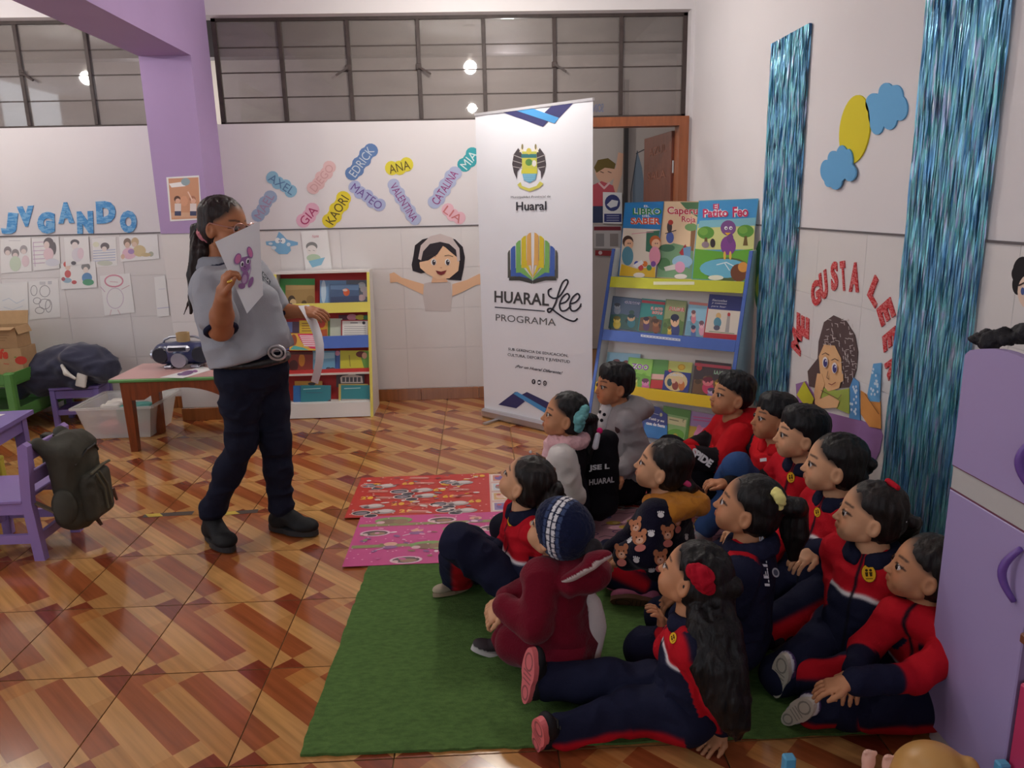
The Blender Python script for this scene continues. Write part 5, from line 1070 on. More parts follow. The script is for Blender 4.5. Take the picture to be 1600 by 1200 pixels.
def apron(a, b, depth):
    a, b = np.array(a, float), np.array(b, float); d = b-a; L = np.linalg.norm(d); u = d/L; n = np.cross(u, (0, 0, 1)); pts = [a, b, b+V3(0, 0, -depth)]
    for t in np.linspace(1, 0, 15):
        s = .12+.76*t; pts.append(a+d*s+V3(0, 0, -depth+depth*.62*math.sin(math.pi*t)**.8))
    pts.append(a+V3(0, 0, -depth)); mb = MB(); mb.prism(pts, n*.02); mb.build('apron', WOOD_RED, tb, fix=True)
apron((x0+.12, y0+.04, ZTB-.022), (x1-.12, y0+.04, ZTB-.022), .115); apron((x0+.08, y1-.08, ZTB-.022), (x0+.08, y0+.08, ZTB-.022), .10); apron((x1-.08, y0+.08, ZTB-.022), (x1-.08, y1-.08, ZTB-.022), .10); apron((x1-.12, y1-.05, ZTB-.022), (x0+.12, y1-.05, ZTB-.022), .10)
def lying(name, label, cat, corners, Zh, draw, group=None):
    return flat_thing(name, label, cat, (0, 0, Zh), (1, 0, 0), (0, 1, 0), corners, draw, .0012, group=group)
lying('picture_sheet', 'white sheet with a purple animal print lying on the pink table top', 'paper', [(250, 590), (286, 591), (334, 577), (316, 573)], ZTB+.0015, lambda P: P.ell(292, 583, 11, 3.4, (130, 96, 140), -12).ell(305, 580, 4, 2, (160, 110, 160)).ell(281, 585, 4, 2, (110, 90, 130)))
# portable stereo and a roll of tape on it
bxx, byy, bz = -1.955, 5.02, ZTB+.002
NVB = mat('navy_plastic', (44, 52, 92), .3, coat=.4); SIL = mat('silver_plastic', (176, 178, 190), .28, .6); DRK = mat('dark_plastic', (40, 42, 52), .35)
st = empty('portable_stereo', (bxx, byy, bz), 'navy and silver portable stereo with a carrying handle on the pink table', 'stereo')
S = Soft(); S.box((bxx, byy, bz+.092), (.185, .085, .07), rd=.06, k=.02).ell((bxx, byy-.03, bz+.10), (.09, .085, .075), k=.03); soft_obj('body', S, .007, NVB, st)
for sx in (-1, 1):
    mb = MB(); c = V3(bxx+sx*.125, byy-.083, bz+.09); mb.tube([c, c-V3(0, .008, 0)], [.052, .046], 20); mb.build('speaker', DRK, st)
    mb = MB(); c = V3(bxx+sx*.182, byy-.03, bz+.09); mb.tube([c, c+V3(sx*.016, 0, 0)], [.034, .03], 16); mb.build('end_port', SIL, st)
mb = MB(); c = V3(bxx, byy-.115, bz+.06); mb.tube([c+V3(0, .03, 0), c-V3(0, .004, 0)], [.052, .048], 22); mb.build('disc_cover', SIL, st)
mb = MB(); mb.box((bxx-.075, byy-.118, bz+.112), (bxx+.075, byy-.08, bz+.155), bev=.014); mb.build('display', SIL, st)
mb = MB(); mb.box((bxx-.055, byy-.1205, bz+.124), (bxx+.055, byy-.117, bz+.146)); mb.build('display_window', DRK, st)
for sx in (-1, 1): mb = MB(); mb.box((bxx+sx*.085-.03, byy-.09, bz), (bxx+sx*.085+.03, byy+.06, bz+.024), bev=.01); mb.build('foot', SIL, st)
mb = MB(); mb.tube([(bxx-.13, byy, bz+.15), (bxx-.12, byy, bz+.18), (bxx-.08, byy, bz+.197), (bxx, byy, bz+.2), (bxx+.08, byy, bz+.197), (bxx+.12, byy, bz+.18), (bxx+.13, byy, bz+.15)], .008, 8); mb.build('handle', SIL, st, smooth=True)
tr = V3(bxx+.01, byy-.02, bz+.166)
mb = MB(); n = 24; ro, ri, hh = .042, .032, .062
ring = lambda r, z: [tr+V3(r*math.cos(t), r*math.sin(t), z) for t in np.linspace(0, 2*math.pi, n, endpoint=False)]
vs = ring(ro, 0)+ring(ro, hh)+ring(ri, hh)+ring(ri, 0); mb.add(vs, [[k*n+i, k*n+(i+1) % n, ((k+1) % 4)*n+(i+1) % n, ((k+1) % 4)*n+i] for k in range(4) for i in range(n)])
tag(mb.build('tape_roll', mat('brown_packing_tape', (176, 146, 100), .4), fix=True), 'roll of brown packing tape standing on the navy stereo', 'tape roll')
# ---------------- clear storage bin under the table
def bin_mat():
    m = mat('clear_plastic', (236, 234, 230), .25); nt = m.node_tree; b = nt.nodes['Principled BSDF']; b.inputs['Alpha'].default_value = .42; return m
bn2 = empty('storage_bin', (-2.46, 5.1, 0), 'translucent plastic storage bin on the floor beneath the pink table', 'bin')
bx, by = (-2.64, -2.24), (5.0, 5.36); ff = .045
def frustum(z0, z1, f0, f1): return [(bx[0]-f, by[0]-f, z) if 0 else None for f, z in ()]
mb = MB(); o_ = lambda f, z, t: [(bx[0]-f+t, by[0]-f+t, z), (bx[1]+f-t, by[0]-f+t, z), (bx[1]+f-t, by[1]+f-t, z), (bx[0]-f+t, by[1]+f-t, z)]
vs = o_(0, .003, 0)+o_(ff, .225, 0)+o_(ff, .225, .006)+o_(0, .01, .006)
mb.add(vs, [[3, 2, 1, 0]]+[[i, (i+1) % 4, 4+(i+1) % 4, 4+i] for i in range(4)]+[[4+i, 4+(i+1) % 4, 8+(i+1) % 4, 8+i] for i in range(4)]+[[8+i, 8+(i+1) % 4, 12+(i+1) % 4, 12+i] for i in range(4)]+[[12, 13, 14, 15]]); mb.build('body', bin_mat(), bn2)
mb = MB(); q = o_(ff+.018, .225, 0); 
for i in range(4): mb.bar(q[i], q[(i+1) % 4], .02, .014)
mb.build('rim', bin_mat(), bn2)
for lab, c, r_, cl in (('pink toy piece at the bottom of the translucent bin', (-2.50, 5.12, .05), (.10, .07, .04), (214, 120, 120)), ('red toy piece at the bottom of the translucent bin', (-2.36, 5.2, .05), (.07, .09, .04), (200, 70, 70)), ('teal folded cloth on top in the translucent bin', (-2.36, 5.12, .15), (.10, .09, .05), (80, 150, 140)), ('pale folded paper on top in the translucent bin', (-2.55, 5.24, .15), (.07, .09, .05), (214, 208, 200))):
    S = Soft(); S.box(c, r_, rd=.02).ell((c[0]+.02, c[1], c[2]+.01), np.array(r_)*.8, k=.03); tag(soft_obj('bin_content', S, .012, mat('bin_'+lab[:4], cl, .6), disp=folds(.006, 14)), lab, 'toy' if 'toy' in lab else 'cloth', 'things in the storage bin')
# ---------------- purple stool with a navy coat heaped on it
PUR = mat('purple_wood_paint', (122, 104, 168), .45, var=(7, .06))
def wooden_seat(root, cx, cy, w, d, h, m, rot=0, leg=.035, stretch=.1):
    c, s = math.cos(rot), math.sin(rot); Rz = np.array([(c, -s, 0), (s, c, 0), (0, 0, 1)]); o = V3(cx, cy, 0)
    mb = MB(); mb.box((-w/2, -d/2, h-.022), (w/2, d/2, h), R=Rz, o=o, bev=.006); mb.build('seat', m, root)
    for sx in (-1, 1):
        for sy in (-1, 1): mb = MB(); mb.box((sx*(w/2-.02)-leg/2, sy*(d/2-.02)-leg/2, 0), (sx*(w/2-.02)+leg/2, sy*(d/2-.02)+leg/2, h-.022), R=Rz, o=o, bev=.003); mb.build('leg', m, root)
    for sy in (-1, 1):
        for z, hh in ((h-.055, .055), (stretch, .035)): mb = MB(); mb.box((-w/2+.03, sy*(d/2-.02)-.009, z-hh/2), (w/2-.03, sy*(d/2-.02)+.009, z+hh/2), R=Rz, o=o); mb.build('rail', m, root)
    for sx in (-1, 1):
        for z, hh in ((h-.055, .055), (stretch, .035)): mb = MB(); mb.box((sx*(w/2-.02)-.009, -d/2+.03, z-hh/2), (sx*(w/2-.02)+.009, d/2-.03, z+hh/2), R=Rz, o=o); mb.build('rail', m, root)
stl = empty('stool', (-2.91, 5.5, 0), 'low purple wooden stool under the heap of navy clothing', 'stool')
wooden_seat(stl, -2.90, 5.49, .33, .28, .285, PUR, math.radians(6))
S = Soft(); cc = V3(-2.93, 5.47, .30)
S.ell(cc+V3(-.02, 0, .11), (.24, .16, .15), k=.05).ell(cc+V3(.10, -.03, .16), (.17, .13, .11), k=.05).ell(cc+V3(-.20, -.05, .06), (.13, .12, .14), k=.05).ell(cc+V3(.22, -.02, .10), (.11, .11, .10), k=.05).cap(cc+V3(-.26, -.08, .08), cc+V3(-.33, -.10, -.04), .085, .06, k=.04).cap(cc+V3(.05, -.13, .2), cc+V3(.24, -.12, .1), .05, .05, k=.03)
S.box(cc+V3(-.05, 0, .0), (.2, .14, .02), rd=.015, k=.03)
coat = tag(soft_obj('navy_coat', S, .012, mat('navy_quilted_cloth', (40, 42, 66), .8, sheen=.3, bump=(60, .3)), disp=folds(.016, 7, (1, 1, 1.6), 2)), 'heap of navy jacket and bag on the purple stool', 'jacket')
mb = MB(); S = Soft(); S.chain([cc+V3(.02, -.165, .15), cc+V3(.05, -.185, .10), cc+V3(.10, -.18, .06)], [.012, .016, .010]); soft_obj('white_strap', S, .006, mat('white_cloth', (214, 208, 200), .8), coat)
S = Soft(); S.box(cc+V3(.13, -.155, .04), (.035, .012, .05), R=Matrix.Rotation(.3, 3, 'Y'), rd=.008); soft_obj('cream_panel', S, .006, MATS['white_cloth'], coat)
# ---------------- green plastic rack and cardboard boxes
GRP = mat('green_plastic', (84, 140, 66), .4); CARD = mat('brown_cardboard', (178, 144, 104), .85, var=(20, .06)); CARD2 = mat('cardboard_print', vcol=True, rough=.85)
gr = empty('plastic_rack', (-3.45, 5.35, 0), 'bright green plastic rack holding cardboard boxes beside the purple stool', 'rack')
gx0, gx1, gy0, gy1 = -3.9, -3.13, 5.06, 5.72
for z in (.12, .36):
    mb = MB(); mb.box((gx0, gy0, z), (gx1, gy1, z+.02), bev=.005); mb.build('shelf', GRP, gr)
    for a, b in (((gx0, gy0), (gx1, gy0)), ((gx1, gy0), (gx1, gy1)), ((gx0, gy1), (gx1, gy1))):
        mb = MB(); mb.bar((a[0], a[1], z+.055), (b[0], b[1], z+.055), .012, .07); mb.build('side_rail', GRP, gr)
for x in (gx0, gx1):
    for y in (gy0, gy1): mb = MB(); mb.box((x-.03, y-.025, 0), (x+.03, y+.025, .46), bev=.01); mb.build('post', GRP, gr)
def cbox(label, x0, x1, y0, y1, z0, z1, flaps=False, draw=None):
    e = empty('cardboard_box', ((x0+x1)/2, (y0+y1)/2, z0), label, 'box', 'cardboard boxes on the green rack'); t = .005
    mb = MB(); zz = z1 if flaps else z1-t
    mb.box((x0, y0, z0+t), (x1, y0+t, zz)); mb.box((x0, y1-t, z0+t), (x1, y1, zz)); mb.box((x0, y0+t, z0+t), (x0+t, y1-t, zz)); mb.box((x1-t, y0+t, z0+t), (x1, y1-t, zz)); mb.box((x0, y0, z0), (x1, y1, z0+t))
    if not flaps: mb.box((x0, y0, z1-t), (x1, y1, z1))
    mb.build('body', CARD, e)
    if flaps:
        for k, (a, b, d) in enumerate((((x0, y1, z1), (x1, y1, z1), V3(0, .03, .09)), ((x1, y0, z1), (x1, y1, z1), V3(.02, 0, -.05)), ((x0, y0, z1), (x1, y0, z1), V3(0, -.05, -.012)))):
            a, b = np.array(a), np.array(b); mb = MB(); mb.prism([a, b, b+d, a+d], unit(np.cross(b-a, d))*.004); mb.build('flap', CARD, e, fix=True)
    if draw: draw(e)
def tom(e):
    P = Print((0, 5.25, 0), (1, 0, 0), (0, 0, 1), px=True, base=.001)
    P.text('afe', (-8, 561), (13, 561), (-8, 545), (196, 66, 48), .05).ell(33, 563, 9.5, 6.5, (188, 58, 44)).line([(6, 568), (14, 569)], 1.2, (196, 90, 70)).ell(24, 558, 2, 1, (110, 130, 60)); P.build('box_print', e, CARD2)
cbox('lower brown cardboard box with a red tomato print on the green rack', -3.70, -3.14, 5.25, 5.43, .385, .59, False, tom)
def lines(e):
    P = Print((0, 5.26, 0), (1, 0, 0), (0, 0, 1), px=True, base=.001)
    for k in range(3): P.line([(-4, 524+k*4), (14-k*3, 524+k*4)], .9, (140, 108, 78))
    P.build('box_print', e, CARD2)
cbox('upper open cardboard box with raised flaps on the tomato box', -3.71, -3.16, 5.26, 5.42, .591, .735, True, lines)
mb = MB(); mb.box((-3.6, 5.075, .381), (-3.17, 5.19, .39)); tag(mb.build('cardboard_sheet', CARD), 'flat piece of cardboard lying along the front of the green rack', 'cardboard')
# ---------------- purple table at the frame edge, papers on it
ZP = .45; c0, c1, c2 = [at(*q, Z=ZP) for q in ((52, 640), (-10, 675), (16, 631))]
du, dv = unit((c1-c0)*V3(1, 1, 0)), unit((c2-c0)*V3(1, 1, 0)); dv = unit(dv-(dv@du)*du)
pt = empty('purple_table', tuple((c0+du*.35+dv*.25)*V3(1, 1, 0)), 'purple painted wooden child table strewn with white papers at the frame edge', 'table')
q = [c0, c0+du*.8, c0+du*.8+dv*.55, c0+dv*.55]
mb = MB(); mb.prism(q, (0, 0, -.022)); mb.build('top', PUR, pt, fix=True)
for a, b in ((.06, .05), (.74, .05), (.06, .5), (.74, .5)): p = c0+du*a+dv*b; mb = MB(); mb.bar(V3(p[0], p[1], 0), V3(p[0], p[1], ZP-.022), .05, .05, up=du); mb.build('leg', PUR, pt)
for a, b in (((.06, .04), (.74, .04)), ((.05, .06), (.05, .5)), ((.06, .5), (.74, .5)), ((.75, .06), (.75, .5))): p, r_ = c0+du*a[0]+dv*a[1], c0+du*b[0]+dv*b[1]; mb = MB(); mb.bar(p-V3(0, 0, .06), r_-V3(0, 0, .06), .018, .075); mb.build('apron', PUR, pt)
for k, (p, r_) in enumerate((((.16, .20), .2), ((.30, .14), -.15), ((.38, .3), .5))):
    o = c0+du*p[0]+dv*p[1]+V3(0, 0, .001+k*.0015); a = unit(du*math.cos(r_)+dv*math.sin(r_)); b_ = np.cross((0, 0, 1), a); mb = MB(); mb.prism([o-a*.105-b_*.075, o+a*.105-b_*.075, o+a*.105+b_*.075, o-a*.105+b_*.075], (0, 0, .001), (230, 228, 230)); tag(mb.build('paper_sheet', PRINT, fix=True), ['white sheet nearest the corner of the purple table', 'white sheet overlapping the corner sheet on the purple table', 'white sheet farthest in on the purple table'][k], 'paper', 'papers on the purple table')
# ---------------- yellow stool behind the purple chair, purple chair with a backpack
ys = empty('yellow_stool', (-2.62, 3.72, 0), 'yellow topped low stool half tucked under the purple table', 'stool'); wooden_seat(ys, -2.62, 3.66, .34, .3, .285, mat('yellow_wood_paint', (190, 180, 70), .5))
ch = empty('chair', (-2.09, 3.31, 0), 'lilac wooden child chair with a dark backpack hanging on its back', 'chair')
px, ya, yb, sz = -1.955, 3.165, 3.465, .285
for y in (ya, yb):
    mb = MB(); mb.prism([(px-.022, y-.018, 0), (px+.022, y-.018, 0), (px+.006, y-.018, .27), (px+.03, y-.018, .52), (px+.012, y-.018, .535), (px-.012, y-.018, .52), (px-.036, y-.018, .27)], (0, .036, 0)); mb.build('leg', LILAC, ch, fix=True)
    mb = MB(); mb.box((px-.335, y-.018, 0), (px-.295, y+.018, sz-.02), bev=.003); mb.build('leg', LILAC, ch)
    for z, hh in ((sz-.045, .05), (.1, .04)): mb = MB(); mb.box((px-.31, y-.01, z-hh/2), (px+.0, y+.01, z+hh/2)); mb.build('rail', LILAC, ch)
mb = MB(); mb.box((px-.345, ya-.02, sz-.02), (px-.03, yb+.02, sz), bev=.005); mb.build('seat', LILAC, ch)
for z in (.475, .37): mb = MB(); mb.box((px-.006, ya+.018, z-.03), (px+.012, yb-.018, z+.03), bev=.004); mb.build('back_slat', LILAC, ch)
for x in (px-.315, px): mb = MB(); mb.box((x-.01, ya+.018, .08), (x+.01, yb-.018, .12)); mb.build('rail', LILAC, ch)
OLV = mat('dark_olive_nylon', (58, 56, 46), .75, bump=(90, .25), var=(14, .2)); OLK = mat('black_trim', (30, 29, 28), .6); OLG = mat('olive_piping', (96, 92, 74), .7)
bp = empty('backpack', (px+.12, 3.31, .1), 'dark olive school backpack hung over the back of the lilac chair', 'backpack')
S = Soft(); c = V3(px+.115, 3.325, .305); S.box(c, (.065, .125, .2), rd=.06, k=.02).ell(c+V3(-.01, 0, .14), (.07, .11, .09), k=.05).ell(c+V3(0, 0, -.13), (.08, .125, .08), k=.04).cap(c+V3(-.06, -.09, .17), c+V3(-.09, -.09, .2), .03, .025, k=.03).cap(c+V3(-.06, .09, .17), c+V3(-.09, .09, .2), .03, .025, k=.03)
soft_obj('body', S, .008, OLV, bp, disp=folds(.006, 11, (1, 1, .7), 5))
S = Soft(); c2_ = c+V3(.075, .0, -.065); S.box(c2_, (.035, .10, .11), rd=.035, k=.02); soft_obj('front_pocket', S, .008, OLV, bp, disp=folds(.004, 16, (1, 1, 1), 6))
S = Soft(); S.ell(c+V3(.0, -.128, -.08), (.055, .028, .085)); soft_obj('side_pocket', S, .008, OLV, bp)
mb = MB(); mb.tube([c+V3(.112, -.085, .055), c+V3(.118, 0, .068), c+V3(.112, .085, .06)], .006, 6); mb.tube([c+V3(.118, -.03, .05), c+V3(.122, .02, -.03), c+V3(.12, .04, -.13)], .005, 6); mb.tube([c+V3(.118, -.055, .045), c+V3(.124, -.01, -.04), c+V3(.12, .0, -.14)], .005, 6); mb.build('piping', OLG, bp)
mb = MB(); mb.tube([c+V3(.055, -.10, .10), c+V3(.08, -.03, .15), c+V3(.082, .04, .155), c+V3(.06, .10, .11)], .006, 6); mb.build('zip', OLK, bp)
for y in (-.07, .07): mb = MB(); mb.bar(c+V3(-.05, y, .19), c+V3(-.155, y, .2), .04, .008); mb.bar(c+V3(-.155, y, .2), c+V3(-.165, y, .04), .04, .008, up=(1, 0, 0)); mb.build('shoulder_strap', OLV, bp)
mb = MB(); mb.bar(c+V3(-.04, -.13, -.10), c+V3(-.15, -.15, -.02), .03, .006); mb.build('side_strap', mat('tan_strap', (120, 104, 84), .7), bp)
mb = MB(); mb.tube([c+V3(.03, .05, -.20), c+V3(.045, .06, -.245)], [.012, .008], 6); mb.tube([c+V3(.09, .12, -.09), c+V3(.10, .125, -.15)], [.01, .006], 6); mb.build('strap_end', mat('brown_strap', (96, 66, 50), .7), bp)
# ---------------- lilac toy fridge, garland on it, pink toy stove
FX, FY0, FY1 = 1.19, 1.475, 1.79
FR = mat('fridge_lilac', (168, 150, 196), .45); FRE = mat('fridge_edge', (196, 170, 196), .5); FRH = mat('purple_handle', (112, 78, 160), .35)
fg = empty('toy_fridge', (1.38, 1.63, 0), 'tall lilac wooden toy fridge with two doors and purple arc handles', 'toy fridge')
mb = MB(); mb.box((FX+.022, FY0+.01, 0), (1.55, FY1-.005, 1.06)); mb.build('body', mat('fridge_body_white', (206, 198, 196), .5), fg)
mb = MB(); mb.box((FX, FY0, .064), (FX+.02, FY1, .735), bev=.003); dl = mb.build('door', FR, fg)
top = [(FX, FY1, .80), (FX, FY1, 1.085)]+[(FX, FY1+(FY0-FY1)*t, 1.085+.036*math.sin(math.pi*(t*.92+.08))) for t in np.linspace(.05, 1, 14)]+[(FX, FY0, .80)]
mb = MB(); mb.prism(top, (.02, 0, 0)); dt = mb.build('door', FR, fg, fix=True)
mb = MB(); mb.box((FX+.004, FY0, .738), (FX+.021, FY1, .797)); mb.build('door_gap_panel', mat('fridge_gap_grey', (190, 186, 184), .5), fg)
for z in (.7365, .7985): mb = MB(); mb.box((FX+.001, FY0, z-.0015), (FX+.021, FY1, z+.0015)); mb.build('door_edge', mat('dark_red_edge', (110, 56, 76), .6), fg)
for dr, ya_, z0, z1 in ((dl, 1.512, .57, .70), (dt, 1.506, .84, .965)):
    pts = [(FX-.004-.022*math.sin(math.pi*t), ya_+.020*math.sin(math.pi*t), z0+(z1-z0)*t) for t in np.linspace(0, 1, 13)]
    mb = MB(); mb.tube(pts, [.0065+.003*math.sin(math.pi*t) for t in np.linspace(0, 1, 13)], 8); mb.build('handle', FRH, dr, smooth=True)
GAR = mat('black_yarn', (24, 22, 28), .7, bump=(120, .8)); S = Soft(); rg = np.random.RandomState(8)
g0 = [V3(1.205, 1.775, 1.118), V3(1.235, 1.73, 1.135), V3(1.26, 1.68, 1.15), V3(1.29, 1.62, 1.16), V3(1.33, 1.56, 1.165), V3(1.37, 1.5, 1.16)]
for a, b in zip(g0[:-1], g0[1:]):
    for t in (0, .33, .66): p = a+(b-a)*t; S.ell(p+rg.uniform(-.01, .01, 3), rg.uniform(.012, .026, 3), k=.004).ell(p+V3(.025, 0, .01)+rg.uniform(-.014, .014, 3), rg.uniform(.012, .024, 3), k=.004)
tag(soft_obj('yarn_garland', S, .005, GAR, disp=folds(.004, 60)), 'knotted black yarn garland lying along the top of the lilac toy fridge', 'garland')
sv_ = empty('toy_stove', (1.38, 1.27, 0), 'pink toy kitchen unit with a brown shelf beside the toy fridge', 'toy stove')
mb = MB(); mb.box((FX-.004, 1.1, .0), (1.55, 1.462, .40), bev=.006); mb.build('body', mat('hot_pink_paint', (204, 60, 104), .45), sv_)
mb = MB(); mb.box((FX-.02, 1.1, .50), (1.55, 1.462, .525), bev=.004); mb.build('shelf', mat('brown_shelf', (122, 70, 48), .5), sv_)
mb = MB(); mb.box((1.4, 1.1, .40), (1.55, 1.462, .50)); mb.build('back_board', mat('stove_lilac', (186, 166, 204), .5), sv_)
# ---------------- doll bed in front, doll lying in it
BLT = mat('sky_blue_plastic', (92, 166, 204), .4); dbx = empty('doll_bed', (.93, 1.5, 0), 'light blue toy doll bed holding a doll in front of the fridge', 'doll bed')
xa, xb = .69, 1.166
for x, y in ((xa, 1.22), (xa, 1.505), (xb, 1.22), (xb, 1.45)): mb = MB(); mb.box((x-.014, y-.012, 0), (x+.014, y+.012, .2), bev=.004); mb.build('post', BLT, dbx)
for x, y in ((xa, 1.49), (xb, 1.435)): mb = MB(); mb.box((x-.008, 1.23, .06), (x+.008, y, .16)); mb.build('end_board', BLT, dbx)
mb = MB(); mb.box((xa, 1.22, .12), (xb, 1.43, .14)); mb.build('base', BLT, dbx)
hd = at(1457, 1224, D=1.6); dl_ = empty('doll', (hd[0]-.06, hd[1], .14), 'vinyl doll with a blond head lying feet up in the blue toy bed', 'doll')
S = Soft(); S.ell(hd, (.085, .082, .085)).ell(hd+V3(.07, -.02, .005), (.035, .04, .035)).ell(hd+V3(.06, -.02, .045), (.02, .024, .03), k=.01).ell(hd+V3(.0, -.075, -.01), (.026, .026, .026)); soft_obj('head', S, .005, mat('doll_head_vinyl', (190, 142, 78), .4), dl_)
S = Soft(); S.cap(hd+V3(-.07, 0, -.05), hd+V3(-.17, .0, -.06), .05, .05)
fA, fB = at(1357, 1188, D=1.66), at(1389, 1196, D=1.64)
for f_ in (fA, fB):
    S.cap(hd+V3(-.17, .0, -.06), f_-V3(0, 0, .06), .034, .017, k=.02).cap(f_-V3(0, 0, .06), f_, .0125, .0125, k=.01).cap(f_, f_+V3(.0, -.0, .012), .012, .013, k=.008)
    for k in range(5): S.ell(f_+V3(-.012+k*.006, -.004, .024-abs(k-1)*.001), (.0036, .0045, .006), k=.002)
soft_obj('body', S, .003, mat('doll_limb_vinyl', (226, 178, 160), .4), dl_)
# ================================================================== PEOPLE
SKIN = mat('skin', vcol=True, rough=.55, spec=.3); CLOTH = mat('woven_cloth', vcol=True, rough=.85, spec=.12, bump=(220, .25))
PLUSH = mat('plush_cloth', vcol=True, rough=.95, spec=.06, sheen=.12, bump=(160, .6)); HAIRM = mat('dark_hair', vcol=True, rough=.48, spec=.3, bump=(1, .6), stretch=(160, 160, 26)); EYEM = mat('eyeball', vcol=True, rough=.12, spec=.6)
SHOEM = mat('shoe_cloth', vcol=True, rough=.7, spec=.3); SOLEM = mat('shoe_rubber', vcol=True, rough=.6)
def frame(f, up=(0, 0, 1)):
    """columns: right, forward, up"""
    f = unit(f); r = unit(np.cross(f, up)); return np.array([r, f, np.cross(r, f)]).T
def segd(p, a, b):
    ab = b-a; t = np.clip(((p-a) @ ab)/max(ab @ ab, 1e-9), 0, 1); v = p-a-t[:, None]*ab; return np.linalg.norm(v, axis=1), t, v
EYES = (.0305, .0640, -.006)
def head_prims(S, c, R, h, adult=False):
    W = lambda x, y, z: c+h*(R @ V3(x, y, z)); e = lambda p, r, k, op='+', RR=R: S.ell(W(*p), h*np.array(r, float), RR, k*h, op)
    e((0, -.012, .025), (.070, .086, .078), .02)
    if adult: e((0, .020, -.030), (.056, .060, .072), .03); e((0, .050, -.082), (.021, .022, .020), .03)
    else: e((0, .016, -.026), (.060, .0605, .066), .03); e((0, .047, -.074), (.020, .021, .017), .03)
    jz = 0 if adult else .006
    S.cap(W(-.042, .0, -.066+jz), W(-.012, .043, -.084+jz), .017*h, .017*h, .02*h); S.cap(W(.042, .0, -.066+jz), W(.012, .043, -.084+jz), .017*h, .017*h, .02*h)
    for s in (-1, 1):
        e((s*.034, .043, -.046), (.027, .027, .027), .02); e((s*.031, .088, -.004), (.019, .015, .011), .014, '-')
        e((s*EYES[0], EYES[1], EYES[2]), (.0150, .0150, .0140), .004)
        e((s*.069, -.012, -.018), (.010, .019, .030), .006, '+', R @ np.array(Matrix.Rotation(s*.35, 3, 'Z'))); e((s*.080, -.008, -.016), (.008, .010, .018), .004, '-')
    n = 1 if adult else .82
    S.cap(W(0, .0735, -.008), W(0, .0815+.008*n, -.036), .0056*h*n, .0092*h*n, .012*h)
    for s in (-1, 1): e((s*.0088*n, .0815, -.039), (.0066*n, .0075, .0056*n), .005)
    e((0, .0735, -.0555), (.0170, .0085, .0044), .006); e((0, .0725, -.0636), (.0142, .0085, .0048), .006); e((0, .0850, -.0598), (.018, .006, .0010), .0015, '-')
    for s in (-1, 1): e((s*.0315, .086, -.006), (.0158, .026, .0086 if not adult else .0066), .0012, '-')
def hand_prims(S, w, d, pn, side, L, curl=.5, spread=.10, thumb=.6):
    """wrist w, finger direction d, palm normal pn (the way the palm faces), side +1: thumb towards d x pn"""
    d = unit(d); pn = unit(pn-(np.asarray(pn) @ d)*d); x = np.cross(d, pn)*side
    S.chain([w, w+d*.16*L], [.17*L, .19*L], .01); 
    for o in (-.20, -.07, .07, .20): S.cap(w+d*.12*L+x*o*L*.7, w+d*.47*L+x*o*L, .085*L, .08*L, .012)
    for o, ln in ((.215, .42), (.072, .47), (-.072, .44), (-.205, .34)):
        p = w+d*.48*L+x*o*L; a = curl*.5; dirv = d+x*spread*o*4; q = p; pts = [p]
        for seg in (.42, .32, .26):
            dv = unit(unit(dirv)*math.cos(a)+pn*math.sin(a)); q = q+dv*ln*L*seg; pts.append(q); a += curl*.75
        S.chain(pts, [.062*L, .058*L, .053*L, .045*L], .003)
    p = w+d*.14*L+x*.20*L; t1 = unit(d*.72+x*.75+pn*.25*thumb); t2 = unit(d*.92+x*(.35-.35*thumb)+pn*.45*thumb)
    S.chain([p, p+t1*.20*L, p+t1*.20*L+t2*.18*L, p+t1*.20*L+t2*.32*L], [.085*L, .068*L, .060*L, .048*L], .006)
def shoe(par, ank, toe, dors, L, up_col, sole_col, lace=None, high=.0, side_col=None):
    t = unit(toe); n = unit(np.asarray(dors)-(np.asarray(dors) @ t)*t); x = np.cross(t, n); R = np.array([x, t, n]).T; c = ank-n*.36*L+t*.20*L
    S = Soft(); W = lambda a, b, z: c+L*(R @ V3(a, b, z)); S.ell(W(0, .24, .12), L*V3(.19, .26, .13), R, .03*L*2).ell(W(0, -.26, .16), L*V3(.165, .21, .19), R, .05*L).cap(W(0, .05, .18), W(0, -.18, .30), .15*L, .15*L, .06*L).cap(W(0, -.2, .28), W(0, -.22, .42+high), .15*L, .14*L, .04*L)
    S.half(W(0, 0, .045), -n)
    sc = side_col or up_col
    o = soft_obj('shoe', S, .0055, SHOEM, par, colf=lambda V, N: np.where((((V-c) @ n)/L < .10)[:, None], np.array(sc, float), np.array(up_col, float)))
    mb = MB(); out = [(math.sin(a)*(.185 if math.cos(a) > -.2 else .155)*(1-.12*math.exp(-((math.cos(a)+.25)/.3)**2)), math.cos(a)*.5) for a in np.linspace(0, 2*math.pi, 28, endpoint=False)]
    mb.prism([W(a, b, -.03) for a, b in out], n*.095*L, sole_col); so = mb.build('sole', SOLEM, o, fix=True)
    P = Print(c-n*.0305*L, x if np.cross(x, t) @ (-n) > 0 else -x, t, base=.0003)
    dk = mix(sole_col, .72)
    P.loop(0, .25*L, .10*L, .15*L, .03*L, dk, n=12).loop(0, -.3*L, .08*L, .12*L, .03*L, dk, n=12)
    for k in range(3): P.line([(-.10*L, (-.08+.08*k)*L), (.10*L, (-.10+.08*k)*L)], .025*L, dk)
    P.build('tread_print', so, SOLEM)
    if lace:
        mb = MB()
        for k in range(3): p = .10+.09*k; mb.tube([W(-.10, .26-p, .20+p*.55), W(0, .27-p, .245+p*.62), W(.10, .26-p, .20+p*.55)], .022*L, 6, lace)
        mb.build('laces', SOLEM, o)
    return o
